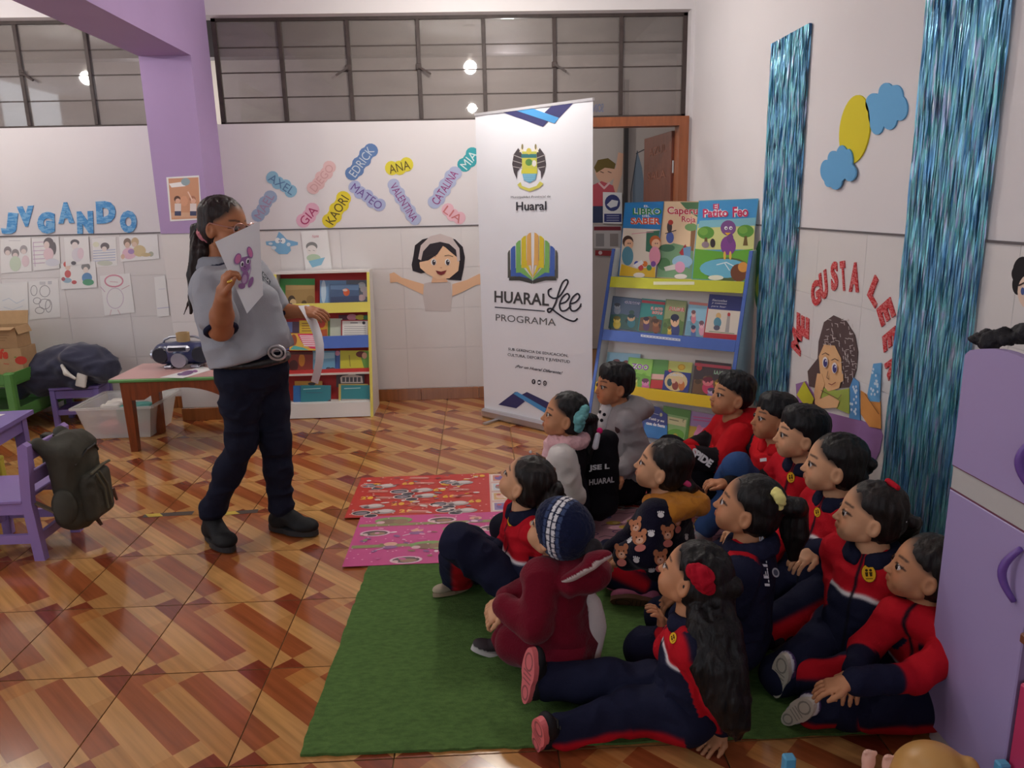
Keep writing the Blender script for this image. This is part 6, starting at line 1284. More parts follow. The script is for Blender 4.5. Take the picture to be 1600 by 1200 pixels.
def make_head_parts(par, c, R, h, gaze=None):
    g = unit(gaze if gaze is not None else R[:, 1])
    for s in (-1, 1):
        mb = MB(); ce = c+h*(R @ V3(s*EYES[0], EYES[1], EYES[2])); mb.ball(ce, .0136*h, (216, 206, 200), 28, R=frame(g)[:, [0, 2, 1]])
        for i, f in enumerate(mb.f):
            m = np.mean([mb.v[j] for j in f], 0)-ce; ca = (m/np.linalg.norm(m)) @ g
            if ca > .69: mb.c[i] = (42, 25, 19) if ca < .95 else (14, 11, 11)
        mb.build('eye', EYEM, par, smooth=True)
def skin_color(base, c, R, h, lip=None, brow=(38, 28, 26)):
    base = np.array(base, float); lip = np.array(lip if lip else base*V3(.86, .62, .60))
    def f(V, N):
        q = ((V-c) @ R)/h; x, y, z = np.abs(q[:, 0]), q[:, 1], q[:, 2]; C_ = np.tile(base, (len(V), 1)); C_ *= (1+.035*vnoise(V*40))[:, None]
        def put(mask, col, k): C_[mask] = C_[mask]*(1-k)+np.array(col)*k
        sm = lambda v: np.clip(v, 0, 1)*np.clip(v, 0, 1)*(3-2*np.clip(v, 0, 1))
        def put(k, col): C_[:] = C_*(1-k[:, None])+np.array(col)*k[:, None]
        put(.4*sm(1.6*(1-np.hypot((x-.036)/.026, (z+.036)/.024)))*(y > .02), base*V3(1.0, .86, .84))
        put(.7*sm((.0190-np.abs(z+.0597)*.6-x)/.004)*(y > .06)*sm((.0098-np.abs(z+.0597))/.003), lip)
        bz = .0245-.12*np.abs(x-.034); put(.6*sm((x-.011)/.005)*sm((.051-x)/.006)*sm((.0050-np.abs(z-bz))/.0032)*(y > .02), brow)
        ex, ez = (x-.0315)/.0158, (z+.006)/.0086; rr = np.sqrt(ex*ex+ez*ez); put(.85*sm((.34-np.abs(rr-1.06))/.18)*sm((ez+.05)/.4)*(y > .045), (36, 24, 22))
        g = np.sqrt(((q[:, 0])/.0765)**2+((y+.024)/.0850)**2+((z-.043)/.0665)**2)-1; kk = np.clip(1-g/.13, 0, 1)*(z > -.02)*(z < .15); kk = kk*kk*.85; C_ = C_*(1-kk[:, None])+np.array((34, 26, 24.))*kk[:, None]
        return C_
    return f
def hair_color(dark, lite=None):
    dark = np.array(dark, float); lite = np.array(lite if lite else dark*1.5+6)
    return lambda V, N: dark+(lite-dark)*np.clip(.5+.9*vnoise(V*V3(95, 95, 22)), 0, 1)[:, None]**2
def cap_prims(S, c, R, h, style):
    e = lambda p, r, k=.012: S.ell(c+h*(R @ V3(*p)), h*np.array(r, float), R, k*h)
    if style == 'boy':
        e((0, -.019, .046), (.0775, .0910, .0715)); e((0, -.036, .006), (.0738, .0755, .074)); e((0, .022, .078), (.056, .046, .032), .02)
    elif style == 'fade':
        e((0, -.019, .050), (.0750, .0890, .0685)); e((0, -.036, .010), (.0720, .0735, .068)); e((0, .024, .078), (.052, .042, .028), .02)
    else:
        e((0, -.024, .043), (.0765, .0850, .0665)); e((0, -.037, -.006), (.0735, .0735, .078))
class Fig:
    """one person: skeleton in world space, skin as one mesh, clothes and hair as children"""
    def __init__(s, label, head, hs, look, size, face=None, lean=(.03, 0), pelz=.09, tilt=(0, 0, 1), pel=None):
        s.h = hs; s.s = size; s.hc = np.asarray(head, float); s.R = frame(look, tilt)
        fd = np.asarray(face if face is not None else look, float)*V3(1, 1, 0); s.f = unit(fd); s.l = np.cross((0, 0, 1), s.f); s.u = V3(0, 0, 1)
        s.nk = s.hc+hs*(s.R @ V3(0, -.035, -.075))-V3(0, 0, .042*size)+s.f*(-.006)           # base of the neck
        s.B = V3(s.nk[0], s.nk[1], 0)-s.f*lean[0]-s.l*lean[1]
        if pel is not None: s.B = np.asarray(pel, float)*V3(1, 1, 0)
        s.pel = V3(s.B[0], s.B[1], pelz*size if pel is None else pel[2])
        s.root = empty('person', s.B, label, 'person'); s.J = {}
        s.sp = unit(s.nk-s.pel)
        for sd, k in ((1, 'L'), (-1, 'R')):
            s.J['sh'+k] = s.nk-s.sp*.035*size+s.l*sd*.108*size; s.J['hip'+k] = s.pel+s.l*sd*.065*size
    def at(s, f, l, u): return s.B+s.s*(s.f*f+s.l*l)+V3(0, 0, s.s*u)
    def set(s, **k):
        for n, v in k.items(): s.J[n] = np.asarray(v, float)
        return s
    def p(s, px, py, dy=0.0): return at(px, py, Y=s.hc[1]+dy)
    def loc(s, **k):
        for n, v in k.items(): s.J[n] = s.at(*v)
        return s
    def pose(s, kind):
        if kind == 'cross': s.loc(knL=(.22, .21, .10), knR=(.22, -.21, .10), anL=(.20, -.05, .055), anR=(.13, .07, .055))
        elif kind == 'kneel': s.loc(knL=(.24, .10, .065), knR=(.24, -.10, .065), anL=(-.05, .10, .04), anR=(-.05, -.10, .04))
        elif kind == 'long': s.loc(knL=(.27, .09, .075), knR=(.27, -.09, .075), anL=(.53, .10, .06), anR=(.53, -.10, .06))
        elif kind == 'up': s.loc(knL=(.22, .11, .25), knR=(.22, -.11, .25), anL=(.27, .10, .06), anR=(.27, -.10, .06))
        for sd, k in ((1, 'L'), (-1, 'R')):
            if 'el'+k not in s.J: s.loc(**{'el'+k: (.06, sd*.165, .23), 'wr'+k: (.19, sd*.09, .17)})
        return s
    def skin(s, col, hands={}, vox=.0035, arms=False, lip=None, legs=True):
        z, J = s.s, s.J; S = Soft(); head_prims(S, s.hc, s.R, s.h)
        S.cap(s.hc+s.h*(s.R @ V3(0, -.022, -.055)), s.nk, .040*s.h, .039*z+.004, .012); S.cap(s.nk, s.nk-s.sp*.05*z, .045*z, .06*z, .02)
        S.cap(s.nk-s.sp*.06*z, s.pel, .055*z, .06*z, .02)
        for k in 'LR':
            S.cap(s.nk-s.sp*.05*z, J['sh'+k], .035*z, .030*z, .01).chain([J['sh'+k], J['el'+k], J['wr'+k]], [.031*z, .026*z, .019*z], .01)
            if legs: S.chain([s.pel, J['hip'+k], J['kn'+k], J['an'+k]], [.05*z, .048*z, .036*z, .026*z], .01)
            hd = hands.get(k)
            d = unit(J['wr'+k]-J['el'+k])
            if hd is None: hd = dict(d=d+V3(0, 0, -.3), pn=V3(0, 0, -1))
            hand_prims(S, J['wr'+k]+unit(hd.get('d', d))*.004, hd.get('d', d), hd.get('pn', V3(0, 0, -1)), hd.get('side', 1 if k == 'L' else -1), hd.get('L', .108*z), hd.get('curl', .5), hd.get('spread', .1), hd.get('thumb', .6))
        s.body = soft_obj('body', S, vox, SKIN, s.root, colf=skin_color(col, s.hc, s.R, s.h, lip)); make_head_parts(s.root, s.hc, s.R, s.h); return s
    def mask(s, V):
        """is a vertex on a sleeve, where along the arm, its offset from the bone, height along the spine, offset from the spine"""
        J = s.J; best = np.full(len(V), 9.0); T = np.zeros(len(V)); O = np.zeros_like(V)
        for k in 'LR':
            for i, (a, b) in enumerate((('sh', 'el'), ('el', 'wr'))):
                d, t, v = segd(V, J[a+k], J[b+k]); m = d < best; best[m] = d[m]; T[m] = (i+t[m]); O[m] = v[m]
        dt, tt, vt = segd(V, s.pel, s.nk); sl = (best-.045*s.s < dt-.105*s.s) | ((best < .062*s.s) & (T > .25)); return sl, T, O, tt, vt
    def top(s, colf, m=None, name='jacket', r=1.0, sleeve=1.0, vox=.0052, fold=.005, hood=False, collar=None, hem=.0, short=None, seed=0, neckcut=True):
        z, J = s.s*r, s.J; S = Soft(); P_ = s.pel+V3(0, 0, hem*z); up = s.sp
        for sd in (-1, 1): S.cap(s.nk-up*.075*z+s.l*sd*.042*z, P_+s.l*sd*.048*z, .066*z, .078*z, .03)
        S.cap(J['shL'], J['shR'], .046*z, .046*z, .03); S.cap(s.nk-up*.012*z, s.nk-up*.06*z, .046*z, .07*z, .03); S.cap(P_+s.f*.02*z, s.pel+up*.13*z+s.f*.02*z, .08*z, .075*z, .03)
        for k in 'LR':
            wr, el = J['wr'+k], J['el'+k]; e = el+(wr-el)*.93
            if short: e2 = J['sh'+k]+(el-J['sh'+k])*short; S.cap(J['sh'+k], e2, .050*z*sleeve, .052*z*sleeve, .018)
            else: S.chain([J['sh'+k], el, e], [.046*z*sleeve, .039*z*sleeve, .033*z*sleeve], .014)
        if hood: 
            hb = s.nk-s.f*.055*z-up*.005; S.ell(hb, z*V3(.085, .085, .05), k=.02).chain([hb+s.l*.075*z, hb-s.f*.03*z+V3(0, 0, .012), hb-s.l*.075*z], [.03*z]*3, .02)
        if neckcut: S.ell(s.nk+up*.035*z, V3(.038, .038, .042)*s.s, k=.006, op='-')
        o = soft_obj(name, S, vox, m or CLOTH, s.root, colf=colf, disp=folds(fold, 11, (1, 1, 1.4), seed)); s.topo = o; s.topV = None
        if collar is not None:
            S = Soft()
            pts = [s.nk+up*.010*z+(s.l*math.sin(a)-s.f*math.cos(a))*(.050+.008*abs(math.sin(a)))*z+up*(.012*z*math.cos(a)) for a in np.linspace(-2.75, 2.75, 16)]
            S.chain(pts, [.0145*z]*16, .01).chain([p-up*.018*z+(p-s.nk)*.10 for p in pts], [.014*z]*16, .014); soft_obj('collar', S, .0052, m or CLOTH, o, colf=lambda V, N: np.tile(np.array(collar, float), (len(V), 1)), disp=folds(.002, 25))
        return s
    def legs(s, col, stripe=None, out={}, m=None, name='trousers', r=1.0, vox=.0055, fold=.006, seed=3, flare=1.0):
        z, J = s.s*r, s.J; S = Soft(); S.cap(J['hipL'], J['hipR'], .082*z, .082*z, .03).cap(s.pel, s.pel+s.sp*.07*z, .09*z, .085*z, .03)
        for k in 'LR': 
            e = J['kn'+k]+(J['an'+k]-J['kn'+k])*.92; S.chain([J['hip'+k], J['kn'+k], e], [.072*z, .056*z, .046*z*flare], .018)
        def colf(V, N):
            C_ = np.tile(np.array(col, float), (len(V), 1))
            if stripe is not None:
                for k, w_ in (('L', 1), ('R', -1)):
                    o_ = unit(out.get(k, s.l*w_)); b = np.full(len(V), 9.0); vv = np.zeros_like(V)
                    for a, c in (('hip', 'kn'), ('kn', 'an')):
                        d, t, v = segd(V, J[a+k], J[c+k]); m_ = (d < b) & (t > .02); b[m_] = d[m_]; vv[m_] = v[m_]
                    q = (vv @ o_)/np.maximum(np.linalg.norm(vv, axis=1), 1e-6); kk = soft(q-.80, .10)*(b < .10*z); C_ = C_*(1-kk[:, None])+np.array(stripe, float)*kk[:, None]
            return C_
        s.lego = soft_obj(name, S, vox, m or CLOTH, s.root, colf=colf, disp=folds(fold, 9, (1, 1, 1), seed)); return s
    def hair(s, style, dark=(24, 20, 20), tails=(), fold=.0035, name='hair', vox=.0045, bits=None, lite=None):
        S = Soft(); cap_prims(S, s.hc, s.R, s.h, style)
        for pts, rs, strands in tails:
            pts = [np.asarray(p, float) for p in pts]; rg = np.random.RandomState(len(pts)*7+strands)
            if strands <= 1: S.chain(pts, rs, .01)
            else:
                for q in range(strands):
                    a = 2*math.pi*q/strands; off = (CR*math.cos(a)+CF*math.sin(a)*.7); S.chain([p+off*r_*.55*(1+.15*rg.randn()) for p, r_ in zip(pts, rs)], [r_*.55 for r_ in rs], .006)
        if bits: bits(S)
        s.hairo = soft_obj(name, S, vox, HAIRM, s.root, colf=hair_color(dark, lite), disp=folds(fold, 26, (1.6, 1.6, .45), 4) if fold else None); return s
    def H(s, x, y, z): return s.hc+s.h*(s.R @ V3(x, y, z))
    def shoes(s, up_col, sole_col, spec={}, L=None, lace=None, only='LR', side=None):
        for k in only:
            q = spec.get(k, {}); a = s.J['an'+k]; sh = unit(a-s.J['kn'+k]); toe = q.get('toe', s.f); shoe(s.root, a, toe, q.get('dors', V3(0, 0, 1)), (L or .165)*s.s, up_col, sole_col, lace, side_col=side)
        return s
    def blob(s, name, pts, rs, col, m=None, vox=.004, parent=None, k=.008, fold=0):
        S = Soft(); 
        if len(pts) == 1: S.ell(pts[0], rs[0])
        else: S.chain(pts, rs, k)
        return soft_obj(name, S, vox, m or CLOTH, parent or s.root, colf=lambda V, N: np.tile(np.array(col, float), (len(V), 1)), disp=folds(fold, 40) if fold else None)
def on_surface(o, px, py, rad=7):
    """point and normal of mesh o seen at a photo pixel"""
    me = o.data; n = len(me.vertices); V = np.zeros(n*3, np.float32); me.vertices.foreach_get('co', V); V = V.reshape(-1, 3).astype(float); N = np.zeros(n*3, np.float32); me.vertices.foreach_get('normal', N); N = N.reshape(-1, 3).astype(float)
    d = V-CAM; z = d @ CF; x = 800+F*(d @ CR)/z; y = 600-F*(d @ CU)/z; r_ = np.hypot(x-px, y-py); i = np.where(r_ < rad)[0]
    if not len(i): i = np.argsort(r_)[:6]
    z0 = z[i].min(); i = i[z[i] < z0+.03]; return V[i].mean(0), unit(N[i].mean(0))
def decal(o, px, py, draw, name, lift=.004, up=None, toward=.35):
    p, n = on_surface(o, px, py); n = unit(n+toward*unit(CAM-p)); u = CR-(CR @ n)*n if up is None else np.cross(up, n); u = unit(u); P = Print(p+n*lift, u, np.cross(n, u), px=False); draw(P); return P.build(name, o, CLOTH)
def emblem(o, px, py, r):
    def d(P): P.ell(0, 0, r*.82, r*1.05, (70, 50, 20)).ell(0, 0, r*.76, r, (222, 170, 40)).ell(-.2*r, .35*r, .16*r, .16*r, (60, 44, 24)).ell(.25*r, .35*r, .16*r, .16*r, (60, 44, 24)).poly([(-.4*r, .15*r), (-.05*r, .15*r), (-.1*r, -.35*r), (-.35*r, -.35*r)], (70, 50, 24)).poly([(.05*r, .15*r), (.42*r, .15*r), (.36*r, -.35*r), (.12*r, -.35*r)], (70, 50, 24)).line([(-.35*r, -.6*r), (.35*r, -.6*r)], .1*r, (110, 80, 30))
    return decal(o, px, py, d, 'emblem')
NAVY, RED, WHT = (30, 32, 54), (190, 24, 38), (226, 222, 222)
def soft(v, w): t = np.clip(v/w*.5+.5, 0, 1); return t*t*(3-2*t)
def uniform(s, hline=.50, sleeves='red', red_back=False, piping=True, seam=True):
    def f(V, N):
        sl, T, O, tt, vt = s.mask(V); C_ = np.tile(np.array(NAVY, float), (len(V), 1)); fr_ = (vt @ s.f)/np.maximum(np.linalg.norm(vt, axis=1), 1e-6); o_ = O/np.maximum(np.linalg.norm(O, axis=1), 1e-6)[:, None]
        L = np.linalg.norm(s.nk-s.pel); h_ = (tt-hline)*L-.004*np.sin(vt @ s.l*60/s.s); fk = soft(fr_+.35, .10); to = 1.0-sl
        def put(k, c): C_[:] = C_*(1-k[:, None])+np.array(c)*k[:, None]
        put(to*soft(h_, .006)*fk, RED)
        if piping: put(to*soft(.0065-np.abs(h_), .005)*fk, WHT)
        if seam: put(to*soft(.004*s.s-np.abs(vt @ s.l), .004)*(fr_ > .3), (24, 24, 34))
        if sleeves == 'red': put(sl*soft(1.8-T, .03), RED)
        elif sleeves == 'front': put(sl*soft(o_ @ unit(s.f+.3*s.u)+.1, .15)*soft(1.35-T, .04), RED)
        elif sleeves == 'strip': put(sl*soft(o_ @ unit(s.f*.9+s.l*.5)-.35, .15)*soft(1.85-T, .03), RED)
        return C_
    return f
plain = lambda c: (lambda V, N: np.tile(np.array(c, float), (len(V), 1)))
TGT = V3(-1.1, 3.2, 1.22)
SK1, SK2, SK3, SK4 = (206, 148, 108), (194, 136, 98), (214, 160, 122), (182, 122, 86)
def kid(label, hp, D, hs, size, up=0, yaw=0, **k):
    h = at(*hp, D=D); v = TGT-h; c, s_ = math.cos(math.radians(yaw)), math.sin(math.radians(yaw)); v = V3(v[0]*c-v[1]*s_, v[0]*s_+v[1]*c, v[2]+up); return Fig(label, h, hs, v, size, **k)
GP = 'children sitting on the rug and mat'
# ---- girl with long legs stretched out, nearest to the camera
k = kid('tracksuit girl with a red scrunchie in a very long ponytail, legs stretched out', (1080, 897), 2.05, .93, 1.0, pel=at(1078, 1095, Z=.09), face=V3(-.93, .36, 0), tilt=(.1, .1, 1))
k.set(elL=k.p(1112, 1062, -.13), wrL=at(1130, 1140, Z=.035), elR=k.p(1045, 1015, .12), wrR=k.p(1040, 985, .22), knL=at(982, 1110, Z=.075), anL=at(872, 1140, Z=.052), knR=at(952, 1064, Z=.09), anR=at(852, 1066, Z=.075))
k.skin(SK2, {'L': dict(d=at(1098, 1168, Z=.010)-at(1130, 1140, Z=.035), pn=(0, 0, -1), curl=.25, spread=.13), 'R': dict(d=k.p(1026, 948, .22)-k.p(1040, 985, .22), pn=-CR, curl=.7)})
k.top(uniform(k, .66, 'strip'), collar=NAVY, seed=1); k.legs(NAVY, RED, {'L': V3(.1, -.72, -.70), 'R': V3(.3, .9, -.2)}, r=1.05, fold=.011)
k.shoes((26, 24, 28), (226, 112, 116), {'L': dict(toe=V3(.05, -.5, .86), dors=V3(.9, .45, .1)), 'R': dict(toe=V3(.14, .05, 1), dors=V3(.9, .5, -.1))}, L=.180, lace=(20, 20, 22))
k.hair('girl', (15, 12, 13), [([k.H(0, -.070, .035), k.H(0, -.095, .020), k.p(1112, 930, -.04), k.p(1116, 985, -.10), k.p(1120, 1040, -.15), k.p(1134, 1090, -.18), k.p(1148, 1128, -.20), k.p(1152, 1150, -.2)], [.034, .044, .054, .064, .064, .052, .032, .012], 9)], fold=.005)
k.blob('scrunchie', [k.p(1086, 893, -.1), k.p(1098, 903, -.11), k.p(1104, 918, -.1)], [.020, .024, .018], (170, 20, 40), fold=.006); emblem(k.topo, 1052, 997, .016)
# ---- child in a plush maroon onesie with hat
k = kid('child in a maroon plush animal onesie and navy knitted hat, kneeling on the rug', (868, 828), 2.35, .93, 1.0, pel=at(890, 1000, Z=.11), face=V3(-.9, .43, 0))
MAR = (110, 20, 38)
k.set(shL=k.p(846, 905, -.08), elL=k.p(836, 975, -.13), wrL=k.p(790, 948, -.06), elR=k.p(822, 930, .12), wrR=k.p(792, 936, .1), knL=at(805, 1005, Z=.085), knR=at(812, 975, Z=.09), anL=at(905, 1015, Z=.05), anR=at(792, 1000, Z=.05))
k.skin(SK3, {'L': dict(d=V3(-.75, .1, -.5), pn=(0, .3, -1), curl=.8), 'R': dict(d=V3(-.8, 0, -.35), pn=(0, 0, -1), curl=.7)})
k.top(plain(MAR), m=PLUSH, name='onesie_top', r=1.2, sleeve=1.12, hood=True, fold=.005); k.legs(MAR, m=PLUSH, name='onesie_legs', r=1.15, fold=.006)
k.shoes((60, 52, 56), (206, 198, 196), {'R': dict(toe=V3(-.95, -.1, .35), dors=V3(.2, 0, 1))}, only='R', L=.155, side=(206, 198, 196))
def leaf(name, pts, w, th, nrm, c1, c2):
    """soft leaf shaped flap along pts, c1 outside, c2 on the lining"""
    S = Soft(); pts = [np.asarray(p, float) for p in pts]; n = unit(nrm)
    for i in range(len(pts)-1):
        for t in np.linspace(0, 1, 5, endpoint=False):
            p = pts[i]*(1-t)+pts[i+1]*t; ww = w[i]*(1-t)+w[i+1]*t; d = unit(pts[i+1]-pts[i]); R = np.array([np.cross(d, n), d, n]).T; S.ell(p, (max(ww, th), .022, th), R, .012)
    return soft_obj(name, S, .0045, PLUSH, k.root, colf=lambda V, N: np.where(((N @ n) > .1)[:, None], np.array(c2, float), np.array(c1, float)))
leaf('hood_ear', [k.p(868, 914, -.10), k.p(890, 902, -.12), k.p(915, 888, -.13), k.p(933, 872, -.12), k.p(938, 864, -.12)], [.006, .030, .036, .030, .010], .010, V3(.25, -.4, -1), MAR, (214, 206, 202))
leaf('back_flap', [k.p(914, 918, -.04), k.p(929, 945, -.05), k.p(934, 980, -.06), k.p(930, 1012, -.07), k.p(930, 1034, -.08)], [.008, .022, .030, .022, .004], .010, V3(.35, -1, 0), MAR, (216, 208, 204))
S = Soft(); W = k.H; hh = k.h
S.ell(W(0, -.022, .042), hh*V3(.087, .104, .085), k.R).ell(W(0, -.035, .005), hh*V3(.084, .090, .082), k.R, .02)
def hatcol(V, N):
    q = ((V-k.hc) @ k.R)/hh; C_ = np.tile(np.array((26, 32, 60.)), (len(V), 1)); ax_ = -q[:, 1]*.93+q[:, 2]*.38; ang = np.arctan2(q[:, 0], q[:, 2]*.93+q[:, 1]*.38)
    for b, col in ((.008, (62, 76, 112)), (.026, (224, 222, 226)), (.044, (224, 222, 226)), (.060, (70, 84, 120))):
        m_ = (np.abs(ax_-b) < .0058) & (np.mod(ang*4.2+(b*60), 1) > .16); C_[m_] = col
    return C_
soft_obj('knitted_hat', S, .0035, PLUSH, k.root, colf=hatcol, disp=folds(.0015, 90)); k.blob('hat_bobble', [W(0, -.145, .03)], [hh*V3(.030, .032, .034)], (46, 42, 46), m=PLUSH)
# ---- cross-legged girl nearest to the mat edge
k = kid('tracksuit girl with a braided bun and beige shoes, one knee raised, on the patchwork mat', (820, 750), 2.65, .93, 1.0, up=.15, face=V3(-.95, -.2, 0), lean=(.01, 0))
k.set(elL=k.p(858, 858, -.10), wrL=k.p(848, 905, -.12), elR=k.p(795, 850, .12), wrR=k.p(765, 868, .08), knL=k.p(716, 848, -.02), anL=at(716, 900, Z=.062), knR=k.p(735, 850, .2), anR=at(752, 893, Z=.05))
k.skin(SK3, {}); k.top(uniform(k, .55, 'front'), collar=NAVY, seed=4); k.legs(NAVY, RED, {'L': V3(.25, -.55, -.8), 'R': V3(.2, .9, 0)}, fold=.012, flare=1.2, r=1.1)
k.shoes((176, 160, 138), (150, 130, 104), {'L': dict(toe=V3(-.85, -.45, .1), dors=V3(.15, .35, .9)), 'R': dict(toe=V3(-1, .1, 0))}, L=.16)
bun = k.H(0, -.118, .012)
def bits(S):
    for i in range(9): a = i*.7; S.ell(bun+V3(math.cos(a)*.030, math.sin(a)*.02, math.sin(a*1.3)*.035), (.022, .022, .022), k=.006)
k.hair('girl', (24, 19, 18), [([k.H(0, -.09, .02), bun, k.H(0, -.12, -.055)], [.03, .036, .026], 1)], bits=bits)
for p, q in (((.03, .02, .106), (.066, -.04, .068)), ((.05, .012, .094), (.074, -.03, .03)), ((.05, -.03, .092), (.06, -.085, .055))): k.blob('hair_part', [k.H(*p)*1.0, k.H(*((np.array(p)+np.array(q))/2*1.09)), k.H(*q)], [.0034]*3, (150, 118, 100), m=SKIN, vox=.002)
for p in ((.02, .04, .100), (.06, -.05, .07), (.066, -.02, .06)): k.blob('hair_tie', [k.H(*p)], [(.006, .006, .006)], (206, 190, 186), vox=.003)
emblem(k.topo, 797, 813, .020)
# ---- girl in a fleece with printed bears
k = kid('girl in a navy fleece printed with little bears, mustard hood lining, sitting cross-legged', (1033, 727), 2.7, .96, 1.05, pel=at(1045, 885, Z=.09), up=-.1, face=V3(-.88, .48, 0))
k.set(elL=k.p(1012, 862, -.16), wrL=k.p(978, 868, -.10), elR=k.p(985, 850, .15), wrR=k.p(962, 860, .12), knL=at(962, 893, Z=.10), anL=at(1010, 918, Z=.055), knR=at(955, 870, Z=.11), anR=at(1000, 905, Z=.05))
k.skin(SK3, {}); k.top(plain((24, 22, 40)), m=PLUSH, name='fleece_jacket', r=1.12, sleeve=1.25, seed=6); k.legs(NAVY, RED, {'L': V3(-.5, -.55, .6)}, r=1.05)
S = Soft(); hb = k.nk-k.f*.05; S.ell(hb+V3(0, 0, .005), (.10, .095, .036), k=.02).chain([k.nk+k.l*.05+k.f*.045, hb+k.l*.095-V3(0, 0, .01), hb-k.f*.075+V3(0, 0, -.01), hb-k.l*.09], [.022, .03, .03, .03], .02); soft_obj('hood_lining', S, .005, PLUSH, k.root, colf=plain((196, 128, 48)), disp=folds(.004, 30))
def bear(P): 
    r_ = .025; BR, PK = (196, 128, 92), (222, 176, 150)
    P.ell(-r_*.75, r_*.8, r_*.42, r_*.45, BR).ell(r_*.75, r_*.8, r_*.42, r_*.45, BR).ell(0, 0, r_, r_*.92, BR).ell(0, -r_*.3, r_*.55, r_*.42, PK).ell(0, -r_*.2, r_*.14, r_*.1, (60, 36, 34)).ell(-r_*.4, r_*.22, r_*.1, r_*.13, (50, 32, 30)).ell(r_*.4, r_*.22, r_*.1, r_*.13, (50, 32, 30)).ell(0, -r_*1.35, r_*.8, r_*.5, (200, 120, 110))
def paw(P):
    P.ell(0, -.004, .011, .009, (226, 222, 222))
    for a in (-.009, -.003, .004, .010): P.ell(a, .008-abs(a)*.25, .0026, .0034, (226, 222, 222))
for px, py in ((1042, 833), (1062, 812), (993, 822), (1000, 842), (972, 864), (1030, 872), (1090, 796)): decal(k.topo, px, py, bear, 'bear_print')
for px, py in ((1018, 833), (1075, 838), (1018, 890), (982, 843), (1032, 803), (1095, 836), (995, 873)): decal(k.topo, px, py, paw, 'paw_print')
k.shoes((196, 110, 140), (112, 74, 50), {'L': dict(toe=V3(-.95, .2, .02), dors=V3(.2, .85, .45)), 'R': dict(toe=V3(-.9, .2, 0))}, L=.18)
k.hair('girl', (22, 17, 17), [([k.H(0, -.09, -.02), k.H(.0, -.115, -.045), k.p(1085, 770, .03), k.p(1096, 785, .03)], [.028, .032, .034, .018], 5)])
k.blob('hair_tie', [k.p(1068, 752, -.06), k.p(1076, 757, -.06)], [.011, .010], (206, 70, 120))
# ---- girl with yellow bow, seen from behind
k = kid('girl in a navy jacket with a yellow bow in her ponytail, back half turned', (1166, 790), 2.3, .97, 1.08, pelz=.13, lean=(-.03, 0), yaw=4, face=V3(-.86, .5, 0))
k.pose('kneel').set(elL=k.p(1150, 940, -.1), wrL=k.p(1110, 940, -.02), anL=at(1200, 990, Z=.05), anR=at(1218, 985, Z=.05))
k.skin(SK2, {}); k.top(uniform(k, .55, 'none', piping=False), collar=NAVY, r=1.1, seed=8); k.legs(NAVY, r=1.05)
k.shoes((40, 38, 44), (84, 80, 82), {'L': dict(toe=V3(-.3, .5, -.6), dors=V3(-.4, .6, .5)), 'R': dict(toe=V3(-.3, .5, -.6), dors=V3(-.4, .6, .5))}, L=.15)
k.hair('girl', (16, 13, 13), [([k.H(0, -.085, .05), k.H(0, -.120, .055), k.p(1236, 795, .03), k.p(1244, 835, .02), k.p(1240, 872, .02)], [.03, .040, .044, .036, .014], 6)])
k.blob('hair_bow', [k.p(1212, 768, -.08), k.p(1218, 778, -.09), k.p(1217, 790, -.08)], [.012, .017, .012], (232, 222, 140), fold=.006)
def backtext(P): P.text('I.E.I. JESÚS', (.010, -.10), (.010, .10), (-.016, -.10), (206, 204, 210), .03); P.ell(.03, -.06, .012, .014, (150, 148, 154)).ell(.03, -.06, .008, .009, (70, 70, 84))
decal(k.topo, 1192, 862, backtext, 'back_lettering', .006, toward=.5)
# ---- girl in a white jacket with a pink scarf
k = kid('girl in a white jacket and pink scarf with a turquoise bow, beside the banner', (880, 648), 3.3, .98, 1.08, pelz=.15, lean=(-.01, 0), up=-.3, face=V3(-.93, .3, 0))
k.pose('kneel').set(elL=k.p(893, 775, -.14), wrL=k.p(858, 800, -.13))
def wj(V, N):
    sl, T, O, tt, vt = k.mask(V); C_ = np.tile(np.array((216, 210, 206.)), (len(V), 1)); b = (~sl) & ((vt @ (-k.f)) > .045); C_[b] = (22, 20, 26); return C_
k.skin(SK2, {}); k.top(wj, r=1.1, sleeve=1.2, seed=9, name='white_jacket'); k.legs((28, 28, 40))
k.blob('scarf', [k.nk+V3(0, 0, .012)+(k.l*math.sin(a)-k.f*math.cos(a))*.062 for a in np.linspace(-2.9, 2.9, 12)], [.03]*12, (226, 178, 182), m=PLUSH, vox=.005, fold=.004)
k.blob('scarf_end', [k.nk+k.f*.075-V3(0, 0, .01), k.nk+k.f*.085-V3(0, 0, .07), k.nk+k.f*.08-V3(0, 0, .13)], [.034, .03, .024], (230, 186, 190), m=PLUSH, vox=.005, fold=.004)
k.hair('girl', (14, 12, 14), [([k.H(0, -.09, .0), k.p(918, 655, .05), k.p(918, 690, .03), k.p(914, 722, .0)], [.034, .042, .040, .018], 6)])
k.blob('hair_bow', [k.p(904, 668, -.07), k.p(906, 654, -.08), k.p(914, 640, -.06)], [.018, .024, .018], (110, 170, 172), fold=.006)
k.blob('pink_hair_tie', [k.p(937, 673, -.03)], [(.014, .014, .014)], (206, 40, 110)); k.blob('white_ribbon', [k.p(934, 680, -.04), k.p(930, 698, -.05)], [.012, .014], (206, 204, 212))
S = Soft(); S.ell(k.p(938, 745, .06), (.080, .07, .19), k=.02).cap(k.p(948, 690, .08), k.p(945, 780, .05), .05, .06).ell(k.p(935, 790, .04), (.075, .07, .07), k=.03); bag = soft_obj('black_backpack', S, .007, CLOTH, None, colf=plain((22, 20, 26)), disp=folds(.006, 12)); tag(bag, 'black backpack with white lettering standing behind the girl in the white jacket', 'backpack')
